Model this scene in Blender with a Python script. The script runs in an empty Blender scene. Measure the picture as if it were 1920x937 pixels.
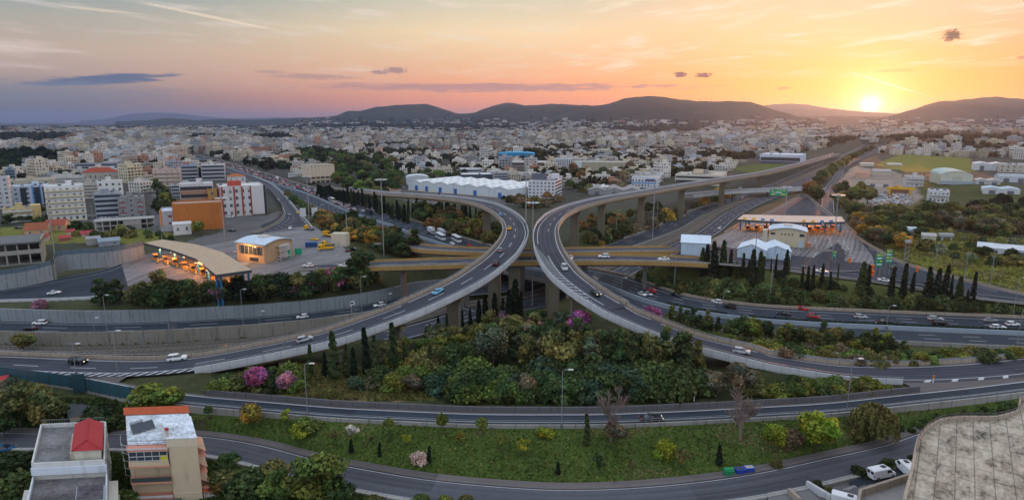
import bpy, bmesh, math, random
import numpy as np
from mathutils import Vector, Matrix
from mathutils.bvhtree import BVHTree
random.seed(7); RNG = np.random.default_rng(7)
R = math.radians
SC = bpy.context.scene
COL = SC.collection
# ---------------------------------------------------------------- camera, sky, sun, exposure
CAMZ, FPX, CX, CY = 70.0, 1200.0, 960.0, 468.5
PITCH = math.atan((468.5 - 228) / FPX)
cam = bpy.data.cameras.new('camera'); camo = bpy.data.objects.new('camera', cam); COL.objects.link(camo)
cam.sensor_width = 36; cam.lens = 36 * FPX / 1920
cam.clip_start = 1; cam.clip_end = 90000
camo.location = (0, 0, CAMZ); camo.rotation_euler = (math.pi / 2 - PITCH, 0, 0)
SC.camera = camo
SC.view_settings.view_transform = 'Standard'; SC.view_settings.look = 'None'
SC.view_settings.gamma = 1.0; SC.view_settings.exposure = 0.06
SC.cycles.volume_bounces = 0; SC.cycles.max_bounces = 5; SC.cycles.diffuse_bounces = 2
SC.cycles.glossy_bounces = 2; SC.cycles.transparent_max_bounces = 6; SC.cycles.use_denoising = True
SC.cycles.caustics_reflective = False; SC.cycles.caustics_refractive = False

def ray(px, py):
    x = (px - CX) / FPX; y = -(py - CY) / FPX
    c, s = math.cos(PITCH), math.sin(PITCH)
    return Vector((x, c + y * s, -s + y * c))
def P(px, py, z=0.0):
    d = ray(px, py); t = (z - CAMZ) / d.z
    return Vector((d.x * t, d.y * t, z))
def PY(px, py, dist):
    d = ray(px, py); t = dist / d.y
    return Vector((d.x * t, dist, CAMZ + d.z * t))
def project(p):
    c, s = math.cos(PITCH), math.sin(PITCH)
    zc = p[1] * c - (p[2] - CAMZ) * s; yc = p[1] * s + (p[2] - CAMZ) * c
    return CX + FPX * p[0] / zc, CY - FPX * yc / zc, zc

def lin(r, g=None, b=None):
    if g is None: r, g, b = r
    f = lambda v: (v / 255 / 12.92) if v <= 10.3 else ((v / 255 + 0.055) / 1.055) ** 2.4
    return (f(r), f(g), f(b), 1.0)

class S:                                                    # node socket with arithmetic
    def __init__(s, nt, k): s.nt, s.k = nt, k
    def op(s, o, *a):
        n = s.nt.nodes.new('ShaderNodeMath'); n.operation = o
        for i, v in enumerate((s,) + a):
            if isinstance(v, S): s.nt.links.new(v.k, n.inputs[i])
            else: n.inputs[i].default_value = v
        return S(s.nt, n.outputs[0])
    def __add__(s, o): return s.op('ADD', o)
    __radd__ = __add__
    def __mul__(s, o): return s.op('MULTIPLY', o)
    __rmul__ = __mul__
    def __sub__(s, o): return s.op('SUBTRACT', o)
    def __rsub__(s, o): return (s * -1) + o
    def __truediv__(s, o): return s.op('DIVIDE', o)
    def gt(s, o): return s.op('GREATER_THAN', o)
    def lt(s, o): return s.op('LESS_THAN', o)
    def sat(s): return s.op('MINIMUM', 1.0).op('MAXIMUM', 0.0)
    def fract(s): return s.op('FRACT')
    def ss(s, a, b):
        n = s.nt.nodes.new('ShaderNodeMapRange'); n.interpolation_type = 'SMOOTHSTEP'
        s.nt.links.new(s.k, n.inputs[0]); n.inputs[1].default_value = a; n.inputs[2].default_value = b
        return S(s.nt, n.outputs[0])
def node(nt, t, ins=None, **kw):
    n = nt.nodes.new(t)
    for k, v in kw.items(): setattr(n, k, v)
    for k, v in (ins or {}).items():
        if isinstance(v, S): nt.links.new(v.k, n.inputs[k])
        elif isinstance(v, bpy.types.NodeSocket): nt.links.new(v, n.inputs[k])
        else: n.inputs[k].default_value = v
    return n
def mixc(nt, fac, a, b, blend='MIX'):
    n = nt.nodes.new('ShaderNodeMix'); n.data_type = 'RGBA'; n.blend_type = blend
    for i, v in ((0, fac), (6, a), (7, b)):
        if isinstance(v, S): nt.links.new(v.k, n.inputs[i])
        elif isinstance(v, bpy.types.NodeSocket): nt.links.new(v, n.inputs[i])
        else: n.inputs[i].default_value = v
    return S(nt, n.outputs[2])
def ramp(nt, fac, stops):
    n = nt.nodes.new('ShaderNodeValToRGB'); nt.links.new(fac.k, n.inputs[0])
    e = n.color_ramp.elements
    while len(e) > 1: e.remove(e[-1])
    for i, (p, c) in enumerate(stops):
        q = e[0] if i == 0 else e.new(p)
        q.position = p; q.color = c if len(c) == 4 else (*c, 1)
    return S(nt, n.outputs[0])
def noise(nt, vec, scale, detail=3, rough=.55, col=False):
    n = node(nt, 'ShaderNodeTexNoise', {'Scale': scale, 'Detail': detail, 'Roughness': rough})
    if vec is not None: nt.links.new(vec.k if isinstance(vec, S) else vec, n.inputs['Vector'])
    return S(nt, n.outputs['Color' if col else 'Fac'])

SUNPX = (1632, 199)
SUND = ray(*SUNPX).normalized()
SUN_EL, SUN_AZ = math.asin(SUND.z), math.atan2(SUND.x, SUND.y)
def build_world():
    w = bpy.data.worlds.new('World'); SC.world = w; w.use_nodes = True
    nt = w.node_tree; nt.nodes.clear()
    tc = node(nt, 'ShaderNodeTexCoord')
    nrm = node(nt, 'ShaderNodeVectorMath', {0: tc.outputs['Generated']}, operation='NORMALIZE')
    D = nrm.outputs[0]
    sx = node(nt, 'ShaderNodeSeparateXYZ', {0: D})
    x, y, z = (S(nt, sx.outputs[i]) for i in range(3))
    zz = z.op('MAXIMUM', 0.0)
    hx = x / ((x * x + y * y).op('SQRT') + 1e-4)              # sine of azimuth
    f = (zz / 0.5).sat().op('POWER', 0.5)                     # elevation ramp position
    q = lambda zv: (min(zv / .5, 1)) ** .5
    def rp(st): return ramp(nt, f, [(q(a), c) for a, c in st])
    zen = (0.86, 0.98, 1.18, 1)
    left = rp([(0, lin(84, 108, 114)), (.012, lin(94, 112, 118)), (.03, lin(114, 118, 122)), (.061, lin(176, 154, 150)),
               (.091, lin(188, 166, 152)), (.129, lin(164, 162, 156)), (.166, lin(118, 142, 154)), (.20, lin(96, 126, 146)), (.5, zen)])
    mid = rp([(0, lin(226, 138, 120)), (.03, lin(238, 142, 116)), (.061, lin(236, 160, 128)), (.091, lin(232, 184, 146)),
              (.129, lin(238, 208, 166)), (.166, lin(210, 198, 172)), (.20, lin(190, 190, 178)), (.5, zen)])
    r1 = rp([(0, lin(226, 122, 74)), (.03, lin(234, 126, 72)), (.061, lin(234, 144, 92)), (.091, lin(230, 168, 126)), (.129, lin(226, 188, 148)), (.166, lin(216, 192, 162)), (.20, lin(204, 190, 166)), (.5, zen)])
    right = rp([(0, lin(176, 84, 36)), (.03, lin(188, 88, 36)), (.061, lin(190, 104, 70)), (.091, lin(192, 130, 112)), (.129, lin(196, 158, 146)), (.166, lin(198, 174, 164)), (.20, lin(206, 192, 170)), (.5, zen)])
    base = mixc(nt, hx.ss(-.64, -.02), left, mid)
    base = mixc(nt, hx.ss(.0, .32), base, r1); base = mixc(nt, hx.ss(.28, .52), base, right)
    # the sky behind the camera: pale blue eastern half
    back = rp([(0, (0.52, 0.60, 0.78, 1)), (.2, (0.82, 0.92, 1.10, 1)), (.5, zen)])
    base = mixc(nt, y.ss(0.45, -.25), base, back)
    nish = node(nt, 'ShaderNodeTexSky', sky_type='NISHITA')
    nish.sun_disc = False; nish.sun_elevation = max(SUN_EL, R(1.2)); nish.sun_rotation = SUN_AZ
    base = mixc(nt, .06, base, S(nt, nish.outputs[0]))
    # clouds: streaks stretched along the horizon
    az = hx; el = z
    def pvec(a, b, c=0.0):
        n = node(nt, 'ShaderNodeCombineXYZ', {0: a, 1: b, 2: c}); return S(nt, n.outputs[0])
    n1 = noise(nt, pvec(az * 3.2, el * 26.0 + az * 1.2), 2.2, 6, .58)
    streak = n1.ss(.50, .70) * el.ss(.035, .09) * (1 - el.ss(.30, .5))
    base = mixc(nt, streak * .55, base, mixc(nt, hx.ss(-.4, .35), lin(236, 222, 212), lin(255, 228, 188)))
    n2 = noise(nt, pvec(az * 9.0, el * 60.0 - az * 6, 3.3), 1.4, 6, .6)
    wisp = n2.ss(.51, .70) * el.ss(.05, .09) * hx.ss(-.3, .3)
    base = mixc(nt, wisp * .8, base, lin(255, 236, 206))
    # band of grey-mauve cloud low over the hills and darker bank at left
    n3 = noise(nt, pvec(az * 16.0, el * 150.0, 7.1), 1.6, 6, .65)
    def px2(pxx, pyy):
        d = ray(pxx, pyy).normalized(); return d.x / math.hypot(d.x, d.y), d.z
    def blob(pxx, pyy, rx, ry, tilt=0.0):
        a0, e0 = px2(pxx, pyy); a1, _ = px2(pxx + rx, pyy); _, e1 = px2(pxx, pyy - ry)
        u = (az - a0) / abs(a1 - a0); v = (el - e0 - (az - a0) * tilt) / abs(e1 - e0)
        return (u * u + v * v)
    wob = (n3 - .5) * 3.4
    b = (1 - (blob(900, 164, 380, 9) + wob).ss(.2, 1.2)) * .8
    base = mixc(nt, b, base, lin(186, 140, 140))
    b = (1 - (blob(195, 149, 135, 10, .10) + wob).ss(.3, 1.2)) * .95
    base = mixc(nt, b, base, lin(92, 108, 134))
    b = (1 - (blob(60, 172, 300, 22) + wob).ss(.0, 1.6)) * .5
    base = mixc(nt, b, base, lin(128, 134, 150))
    n4 = noise(nt, pvec(az * 110.0, el * 190.0, 1.1), 2.0, 5, .65)
    wb4 = (n4 - .5) * 4.2
    for pxx, pyy, rx, ry, k, c in ((1785, 67, 19, 11, .97, (88, 72, 66)), (1276, 140, 12, 5, .95, (130, 92, 92)), (1320, 141, 16, 5, .95, (130, 92, 92)),
                                   (1468, 166, 14, 3, .6, (190, 120, 84)), (742, 132, 22, 6, .8, (160, 128, 132)), (712, 136, 16, 4, .8, (165, 132, 134)), (590, 144, 80, 5, .6, (170, 140, 140)), (505, 135, 30, 3, .6, (176, 146, 142)), (1915, 108, 10, 4, .6, (180, 120, 80)),
                                   (1680, 132, 40, 3, .4, (226, 150, 90))):
        b = (1 - (blob(pxx, pyy, rx, ry) + wb4).ss(.2, 1.5)) * k
        base = mixc(nt, b, base, lin(c))
    for pxx, pyy, rx, ry, tilt, k in ((1660, 156, 92, 2.0, -.42, .75), (400, 33, 120, 3.2, -.17, .55), (1400, 38, 60, 8, .3, .4), (1205, 104, 70, 7, -.05, .4), (195, 20, 80, 3, -.04, .35)):
        b = (1 - (blob(pxx, pyy, rx, ry, tilt) + wb4 * .35).ss(.0, 1.4)) * k
        base = mixc(nt, b, base, lin(255, 232, 200))
    # the low sun itself and its aureole
    dt = node(nt, 'ShaderNodeVectorMath', {0: D, 1: SUND}, operation='DOT_PRODUCT')
    ang = S(nt, dt.outputs['Value']).op('MINIMUM', 1.0).op('ARCCOSINE') * (180 / math.pi)
    g1 = ((ang / .60) * (ang / .60) * -1).op('EXPONENT') * 2.6 + ((ang / 1.7) * (ang / 1.7) * -1).op('EXPONENT') * .55
    g2 = (ang / -2.1).op('EXPONENT') * 1.25
    g3 = (ang / -6.0).op('EXPONENT') * .12
    def addc(c, fac, colr):
        s = node(nt, 'ShaderNodeVectorMath', {0: colr[:3], 'Scale': fac}, operation='SCALE')
        a = node(nt, 'ShaderNodeVectorMath', {0: c, 1: s.outputs[0]}, operation='ADD')
        return S(nt, a.outputs[0])
    base = addc(base, g1, (1.0, .90, .66)); base = addc(base, g2, (.9, .50, .20)); base = addc(base, g3, (.75, .42, .14))
    bg = node(nt, 'ShaderNodeBackground', {'Color': base, 'Strength': 1.0})
    out = node(nt, 'ShaderNodeOutputWorld', {0: bg.outputs[0]})
    w.cycles.sampling_method = 'MANUAL'; w.cycles.sample_map_resolution = 512
build_world()
sun = bpy.data.lights.new('sun', 'SUN'); suno = bpy.data.objects.new('sun', sun); COL.objects.link(suno)
sun.energy = 2.5; sun.angle = R(0.6); sun.color = (1.0, .34, .085)
SUNL = Vector((SUND.x, SUND.y, math.hypot(SUND.x, SUND.y) * math.tan(R(2.4)))).normalized()
suno.rotation_euler = (-SUNL).to_track_quat('-Z', 'Y').to_euler()

# ---------------------------------------------------------------- materials
MATS = {}
def newmat(name):
    m = bpy.data.materials.new(name); m.use_nodes = True
    nt = m.node_tree; nt.nodes.clear(); MATS[name] = m
    return m, nt
def finish(nt, color, rough=.8, metal=0.0, bump=None, bstr=.3, emis=None, estr=0.0, spec=.3, trans=None):
    ins = {'Base Color': color, 'Roughness': rough, 'Metallic': metal, 'Specular IOR Level': spec}
    if emis is not None: ins['Emission Color'] = emis; ins['Emission Strength'] = estr
    b = node(nt, 'ShaderNodeBsdfPrincipled', ins)
    if bump is not None:
        bn = node(nt, 'ShaderNodeBump', {'Height': bump, 'Strength': bstr, 'Distance': .1}); nt.links.new(bn.outputs[0], b.inputs['Normal'])
    sh = b.outputs[0]
    if trans:
        t = node(nt, 'ShaderNodeBsdfTranslucent', {'Color': color})
        mx = node(nt, 'ShaderNodeMixShader', {0: trans, 1: sh, 2: t.outputs[0]}); sh = mx.outputs[0]
    node(nt, 'ShaderNodeOutputMaterial', {0: sh})
def wpos(nt): return S(nt, node(nt, 'ShaderNodeNewGeometry').outputs['Position'])
def opos(nt): return S(nt, node(nt, 'ShaderNodeTexCoord').outputs['Object'])
def scaled(nt, v, s):
    n = node(nt, 'ShaderNodeVectorMath', {0: v, 1: s}, operation='MULTIPLY'); return S(nt, n.outputs[0])
def simple(name, col, rough=.75, var=.18, scale=.6, metal=0.0, emis=0.0, obj=False, bump=0, spec=.3):
    """a weathered paint, plaster, metal or stone: base colour with two scales of noise"""
    m, nt = newmat(name)
    p = opos(nt) if obj else wpos(nt)
    n = noise(nt, p, scale, 4, .6); n2 = noise(nt, p, scale * 9, 2)
    k = ((n * .7 + n2 * .3) - .5) * (2 * var) + 1.0
    c = node(nt, 'ShaderNodeVectorMath', {0: col[:3], 'Scale': k}, operation='SCALE')
    finish(nt, c.outputs[0], rough, metal, bump=n2 if bump else None, bstr=bump, emis=((*col[:3], 1) if emis else None), estr=emis, spec=spec)
    return m
def tinted(name, rough=.75, var=.2, scale=.5, spec=.3, metal=0.0, stain=0.0):
    """colour comes from each object's own colour"""
    m, nt = newmat(name)
    oi = node(nt, 'ShaderNodeObjectInfo'); p = wpos(nt)
    n = noise(nt, p, scale, 4, .6); n2 = noise(nt, p, scale * 8, 2)
    k = ((n * .65 + n2 * .35) - .5) * (2 * var) + 1.0
    if stain:
        q = noise(nt, scaled(nt, p, (.9, .9, .12)), 1.0, 3)
        k = k * (1 - q.ss(.52, .75) * stain)
    c = node(nt, 'ShaderNodeVectorMath', {0: oi.outputs['Color'], 'Scale': k}, operation='SCALE')
    finish(nt, c.outputs[0], rough, metal, spec=spec)
    return m

# ---------------------------------------------------------------- mesh and object helpers
class MB:
    def __init__(s): s.v, s.f, s.m, s.uv = [], [], [], {}
    def quad(s, a, b, c, d, m=0, uv=None):
        i = len(s.v); s.v += [tuple(a), tuple(b), tuple(c), tuple(d)]
        if uv: s.uv[len(s.f)] = uv
        s.f.append((i, i + 1, i + 2, i + 3)); s.m.append(m)
    def poly(s, pts, m=0):
        i = len(s.v); s.v += [tuple(p) for p in pts]; s.f.append(tuple(range(i, i + len(pts)))); s.m.append(m)
    def box(s, c, d, m=0, rz=0.0, top=None):
        """box centred at c with size d, optional top scale"""
        x, y, z = c; a, b, h = d[0] / 2, d[1] / 2, d[2] / 2; ca, sa = math.cos(rz), math.sin(rz)
        tx, ty = top or (1, 1); i = len(s.v)
        for zz, kx, ky in ((-h, 1, 1), (h, tx, ty)):
            for px, py in ((-a, -b), (a, -b), (a, b), (-a, b)):
                px *= kx; py *= ky
                s.v.append((x + px * ca - py * sa, y + px * sa + py * ca, z + zz))
        for f in ((3, 2, 1, 0), (4, 5, 6, 7), (0, 1, 5, 4), (1, 2, 6, 5), (2, 3, 7, 6), (3, 0, 4, 7)):
            s.f.append(tuple(i + k for k in f)); s.m.append(m)
    def tube(s, pts, r, n=6, m=0, r2=None, cap=True):
        """tapered tube through points"""
        pts = [Vector(p) for p in pts]; k = len(pts); i0 = len(s.v)
        for j, p in enumerate(pts):
            t = (pts[min(j + 1, k - 1)] - pts[max(j - 1, 0)]).normalized()
            a = t.orthogonal().normalized(); b = t.cross(a)
            rr = r if r2 is None else r + (r2 - r) * j / max(k - 1, 1)
            for q in range(n):
                an = 2 * math.pi * q / n
                s.v.append(tuple(p + (a * math.cos(an) + b * math.sin(an)) * rr))
        for j in range(k - 1):
            for q in range(n):
                s.f.append((i0 + j * n + q, i0 + j * n + (q + 1) % n, i0 + (j + 1) * n + (q + 1) % n, i0 + (j + 1) * n + q)); s.m.append(m)
        if cap:
            s.f.append(tuple(i0 + q for q in range(n))[::-1]); s.m.append(m)
            s.f.append(tuple(i0 + (k - 1) * n + q for q in range(n))); s.m.append(m)
    def prism(s, pts, z0, z1, m=0, mt=None):
        n = len(pts); i = len(s.v)
        s.v += [(p[0], p[1], z0) for p in pts] + [(p[0], p[1], z1) for p in pts]
        for k in range(n):
            s.f.append((i + k, i + (k + 1) % n, i + n + (k + 1) % n, i + n + k)); s.m.append(m)
        s.f.append(tuple(i + n + k for k in range(n))); s.m.append(m if mt is None else mt)
        s.f.append(tuple(i + k for k in range(n))[::-1]); s.m.append(m)
    def mesh(s, name, mats, smooth=False):
        me = bpy.data.meshes.new(name); me.from_pydata(s.v, [], s.f)
        for m in (mats if isinstance(mats, (list, tuple)) else [mats]): me.materials.append(m)
        me.polygons.foreach_set('material_index', s.m)
        if s.uv:
            ul = me.uv_layers.new(name='uv').data
            for fi, u in s.uv.items():
                for k, li in enumerate(me.polygons[fi].loop_indices): ul[li].uv = u[k]
        if smooth: me.polygons.foreach_set('use_smooth', [True] * len(s.f))
        me.update(); return me
    def obj(s, name, mats, parent=None, smooth=False):
        return link(name, s.mesh(name, mats, smooth), parent)
def link(name, data, parent=None, loc=None, rot=0.0, scale=None, color=None):
    o = bpy.data.objects.new(name, data); COL.objects.link(o)
    if parent is not None: o.parent = parent
    if loc is not None: o.location = loc
    if rot: o.rotation_euler = (0, 0, rot)
    if scale is not None: o.scale = scale if hasattr(scale, '__len__') else (scale,) * 3
    if color is not None: o.color = color if len(color) == 4 else (*color, 1)
    return o
def tag(o, label=None, cat=None, group=None, kind=None):
    if label: o['label'] = label
    if cat: o['category'] = cat
    if group: o['group'] = group
    if kind: o['kind'] = kind
    return o
def thing(name, label, cat, loc=(0, 0, 0), rot=0.0, group=None, scale=None):
    return tag(link(name, None, None, loc, rot, scale), label, cat, group)
def struct(o): o['kind'] = 'structure'; return o
ORD = ['', 'first', 'second', 'third', 'fourth', 'fifth', 'sixth', 'seventh', 'eighth', 'ninth', 'tenth', 'eleventh', 'twelfth', 'thirteenth', 'fourteenth',
       'fifteenth', 'sixteenth', 'seventeenth', 'eighteenth', 'nineteenth', 'twentieth']
def nth(i):
    if i <= 20: return ORD[i]
    t, u = divmod(i, 10)
    w = {2: 'twenty', 3: 'thirty', 4: 'forty', 5: 'fifty', 6: 'sixty', 7: 'seventy', 8: 'eighty', 9: 'ninety'}
    if i >= 100: return 'hundred and ' + nth(i - 100) if i > 100 else 'hundredth'
    return (w[t] + '-' + ORD[u]) if u else w[t][:-1] + 'ieth'
# ---------------------------------------------------------------- the lie of the land
def crom(pts, n=8):
    """centripetal-ish Catmull-Rom through 3-D points"""
    pts = [np.array(p, float) for p in pts]
    out = []
    for i in range(len(pts) - 1):
        p1, p2 = pts[i], pts[i + 1]
        p0 = pts[i - 1] if i else 2 * p1 - p2
        p3 = pts[i + 2] if i + 2 < len(pts) else 2 * p2 - p1
        d1 = np.linalg.norm(p2 - p1) + 1e-6; d0 = np.linalg.norm(p1 - p0) + 1e-6; d2 = np.linalg.norm(p3 - p2) + 1e-6
        m1 = (p2 - p0) / (d0 + d1) * d1; m2 = (p3 - p1) / (d1 + d2) * d1
        for k in range(n):
            t = k / n
            out.append((2 * t**3 - 3 * t**2 + 1) * p1 + (t**3 - 2 * t**2 + t) * m1 + (-2 * t**3 + 3 * t**2) * p2 + (t**3 - t**2) * m2)
    out.append(pts[-1]); return np.array(out)
def wp(p):
    if p[0] == 'w': return np.array(p[1:4], float)
    return np.array(P(*p), float)
def path(pts, n=8): return crom([wp(p) for p in pts], n)
def normals(c):
    t = np.gradient(c[:, :2], axis=0); t /= np.linalg.norm(t, axis=1)[:, None] + 1e-9
    return np.stack([-t[:, 1], t[:, 0]], 1)                   # left of travel
def off(c, d, dz=0.0):
    o = c.copy(); o[:, :2] += normals(c) * (d[:, None] if hasattr(d, '__len__') else d); o[:, 2] += dz; return o
def cum(c): return np.concatenate([[0], np.cumsum(np.linalg.norm(np.diff(c, axis=0), axis=1))])

# edge paths: (pixel x, pixel y, height) looked up on the ground
A_OUT = path([(-120, 694, 9.5), (0, 699, 9.5), (100, 704, 9.6), (219, 706, 10), (300, 702, 10.5), (365, 695, 11), (480, 674, 12.5), (544, 661, 13.5), (640, 639, 15), (736, 606, 17),
              (800, 581, 18.5), (896, 534, 20.5), (945, 500, 22), (973, 473, 23), (988, 447, 24), (988, 428, 24), (977, 410, 24), (952, 393, 24), (920, 381, 23.5), (870, 372, 22),
              (813, 367, 20), (762, 364, 18), (723, 361, 16), (680, 356, 13), (640, 350, 10)])
A_IN = off(A_OUT, np.interp(np.arange(len(A_OUT)) / 8, [0, 2, 5, 9, 24], [11.5, 11.5, 10.6, 10.4, 10.4]))
B_OUT = path([(2060, 690, 9.8), (1920, 706, 9.8), (1850, 712, 9.9), (1742, 717, 10), (1605, 713, 10.6), (1495, 698, 12), (1440, 688, 13), (1376, 672, 14), (1280, 646.6, 16), (1216, 624, 17.5), (1184, 611, 18.3),
              (1133, 588, 20), (1110, 574.5, 20.6), (1082, 557, 21.5), (1056, 538, 22.3), (1030, 515, 23.2), (1011, 486, 24), (1002, 460, 24.5), (1001, 440, 25), (1005, 425, 25),
              (1014, 413, 25), (1029, 401, 25), (1062, 387, 25), (1114, 373.5, 25), (1190, 360.6, 25), (1267, 348, 24), (1344, 336, 23), (1416, 325, 21.5), (1470, 313, 20), (1530, 298, 18), (1563, 288, 16)])
B_IN = off(B_OUT, np.interp(np.arange(len(B_OUT)) / 8, [0, 3, 5, 8, 30], [-10.5, -10.5, -10, -9.8, -9.8]))
C_NEAR = path([(-120, 690, 9.3), (0, 707, 9.3), (140, 726, 9.5), (239, 746, 10), (351, 761, 10), (452, 770, 10), (505, 774.6, 10), (617, 784, 10), (754, 791, 10), (891, 796.6, 10), (1056, 797.5, 10),
               (1152, 796.6, 10), (1289, 791, 10), (1440, 783, 10), (1577, 774.6, 10), (1714, 759.5, 10), (1851, 744.5, 10), (1920, 736, 10), (2060, 718, 10)])
C_FAR = off(C_NEAR, np.interp(np.arange(len(C_NEAR)) / 8, [0, 3, 6, 18], [5.5, 5.8, 5.8, 5.8]))
D_FAR = path([(-120, 800, 5), (0, 810, 5), (120, 812, 5.5), (230, 812, 6), (365, 816, 6.5), (480, 832, 7), (590, 860, 7), (672, 876.5, 7), (809, 899, 7), (960, 913, 7), (1070, 917.5, 7), (1207, 912, 7),
              (1344, 898, 7), (1440, 882, 7), (1550, 858, 7), (1659, 833.6, 7), (1725, 811, 7), (1790, 797, 7), (1870, 788, 7), (1960, 783, 7)])
D_NEAR = off(D_FAR, -6.6)
MED = path([(2080, 634, 4), (1920, 626, 4), (1683, 616, 4), (1456, 604, 4), (1330, 590, 3.5), (1238, 572, 3), (1184, 555, 2.5), (1112, 528, 2), (980, 500, 2), (850, 464, 2.5), (794, 447, 3), (733, 423, 4), (672, 404, 4),
            (635, 389, 4.3), (597, 372, 4.6), (560, 358, 5), (516, 345, 5.4), (465, 327, 6), (417, 311, 6.5), (380, 300, 7), (340, 290, 8)])
mk = np.arange(len(MED)) / 8
E_FAR = off(MED, -np.interp(mk, [0, 8, 10, 13, 20], [18, 18, 20, 21, 21])); E_NEAR = off(MED, np.interp(mk, [0, 8, 20], [15, 15, 16]))
MED_R = off(MED, -1.0); MED_L = off(MED, 1.0)
G_FAR = path([(-140, 598, 0), (0, 602, 0), (160, 606.5, 0), (320, 603, 0), (480, 594, 0), (576, 585.7, 0), (662, 574.5, 0), (736, 560, -.5), (787, 548, -1.5), ('w', -4, 292, -4), (1114, 466, -1), (1216, 432, 0), (1279.5, 402, 0),
              (1330, 385, 0), (1382, 369, 0.5), (1440, 348, 2), (1500, 324, 5), (1550, 302, 9), (1595, 283, 13), (1625, 268, 16)])
G_NEAR = off(G_FAR, -np.interp(np.arange(len(G_FAR)) / 8, [0, 8, 10, 19], [13, 13, 17, 17]))
mkg = np.arange(len(G_FAR)) / 8
R_L = off(G_NEAR, -2.0); R_L[:, 2] = np.interp(mkg, [0, 7, 9, 10.5, 19], [-3, -3, -5, -.6, 16])
R_R = off(R_L, -10.0)
G2_L = off(R_R, -1.0); G2_R = off(R_R, -14.0)
X1_NEAR = path([(560, 508, 12.4), (640, 504, 13), (698, 501, 14), (800, 498, 15), (893, 495, 15), (960, 491.5, 15), (1072, 490, 15), (1184, 490, 15), (1312, 494, 14), (1440, 505, 13), (1542, 518, 12), (1638, 530, 11),
                (1702, 541, 10), (1824, 560, 9), (1920, 571, 8), (2060, 590, 8)])
X1_FAR = off(X1_NEAR, 10.5)
X2_NEAR = path([(700, 458, 13), (760, 464, 14.5), (803, 469, 15), (912, 474, 15), (1000, 475, 15), (1072, 474, 15), (1184, 472, 15), (1274, 471, 14.5), (1340, 470, 13.5)])
X2_FAR = off(X2_NEAR, 8.5)
L_FAR = path([(-140, 562, 3), (0, 541, 3), (102, 523, 5), (198, 504, 8), (255, 482, 10.5), (320, 468, 11.5), (400, 458, 12), (480, 440, 12.5), (545, 428, 12.5), (590, 424, 12.6)], 6)
L_NEAR = path([(-140, 572, 3), (0, 564, 3), (102, 561, 4), (200, 556, 6), (290, 548, 8), (370, 538, 10), (440, 528, 11.5), (540, 520, 12), (630, 508, 12.6), (690, 499, 13.6)], 6)
U_L = path([(478, 438, 12.6), (520, 418, 12), (533, 398, 11), (521, 377, 10), (505, 359, 9), (480, 346, 8), (430, 325, 7), (380, 308, 7.5)], 6)
U_R = path([(585, 428, 12.6), (574, 415, 12), (564, 404, 11), (545, 381, 10), (527, 360, 9), (503, 342, 8), (450, 322.5, 7), (395, 305, 7.5)], 6)
T_L = path([(1240, 482, 14), (1300, 463, 13.6), (1360, 437, 13), (1393, 418, 12.6), (1440, 400, 12), (1500, 367, 9)], 6)
T_R = path([(1480, 508, 12.6), (1630, 505, 11.6), (1612, 450, 12.2), (1587, 424, 12.6), (1556, 403, 12), (1512, 366, 9)], 6)
H_FAR = path([(1596, 440, 12.2), (1645, 470, 11.6), (1696, 496, 11), (1824, 531, 9), (1920, 554, 8), (2060, 580, 8)], 6)
H_NEAR = path([(1500, 498, 12.5), (1560, 510, 11.9), (1640, 520, 11.0), (1825, 552, 8.9), (1920, 563, 8), (2060, 584, 7.9)], 6)
K_L = path([(1538, 400, 11), (1545, 354, 11), (1562, 333, 11), (1573, 313, 11), (1599, 300, 12), (1634, 286, 13), (1680, 272, 14)], 8)
K_R = off(K_L, -8.5)
Y_NEAR = path([(1300, 367, 12), (1362, 361, 11), (1420, 357.5, 11), (1500, 355, 11), (1550, 354, 11)], 6)
Y_FAR = off(Y_NEAR, 11)
CARVE = [(A_OUT[:40], A_IN[:40]), (B_OUT[:48], B_IN[:48]), (C_NEAR, C_FAR), (D_FAR, D_NEAR), (E_FAR, E_NEAR), (G_FAR, G_NEAR), (R_L, R_R), (G2_L, G2_R), (L_FAR, L_NEAR), (U_L, U_R), (T_L, T_R),
         (H_FAR, H_NEAR), (K_L, K_R), (X1_NEAR[72:], X1_FAR[72:])]

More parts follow.
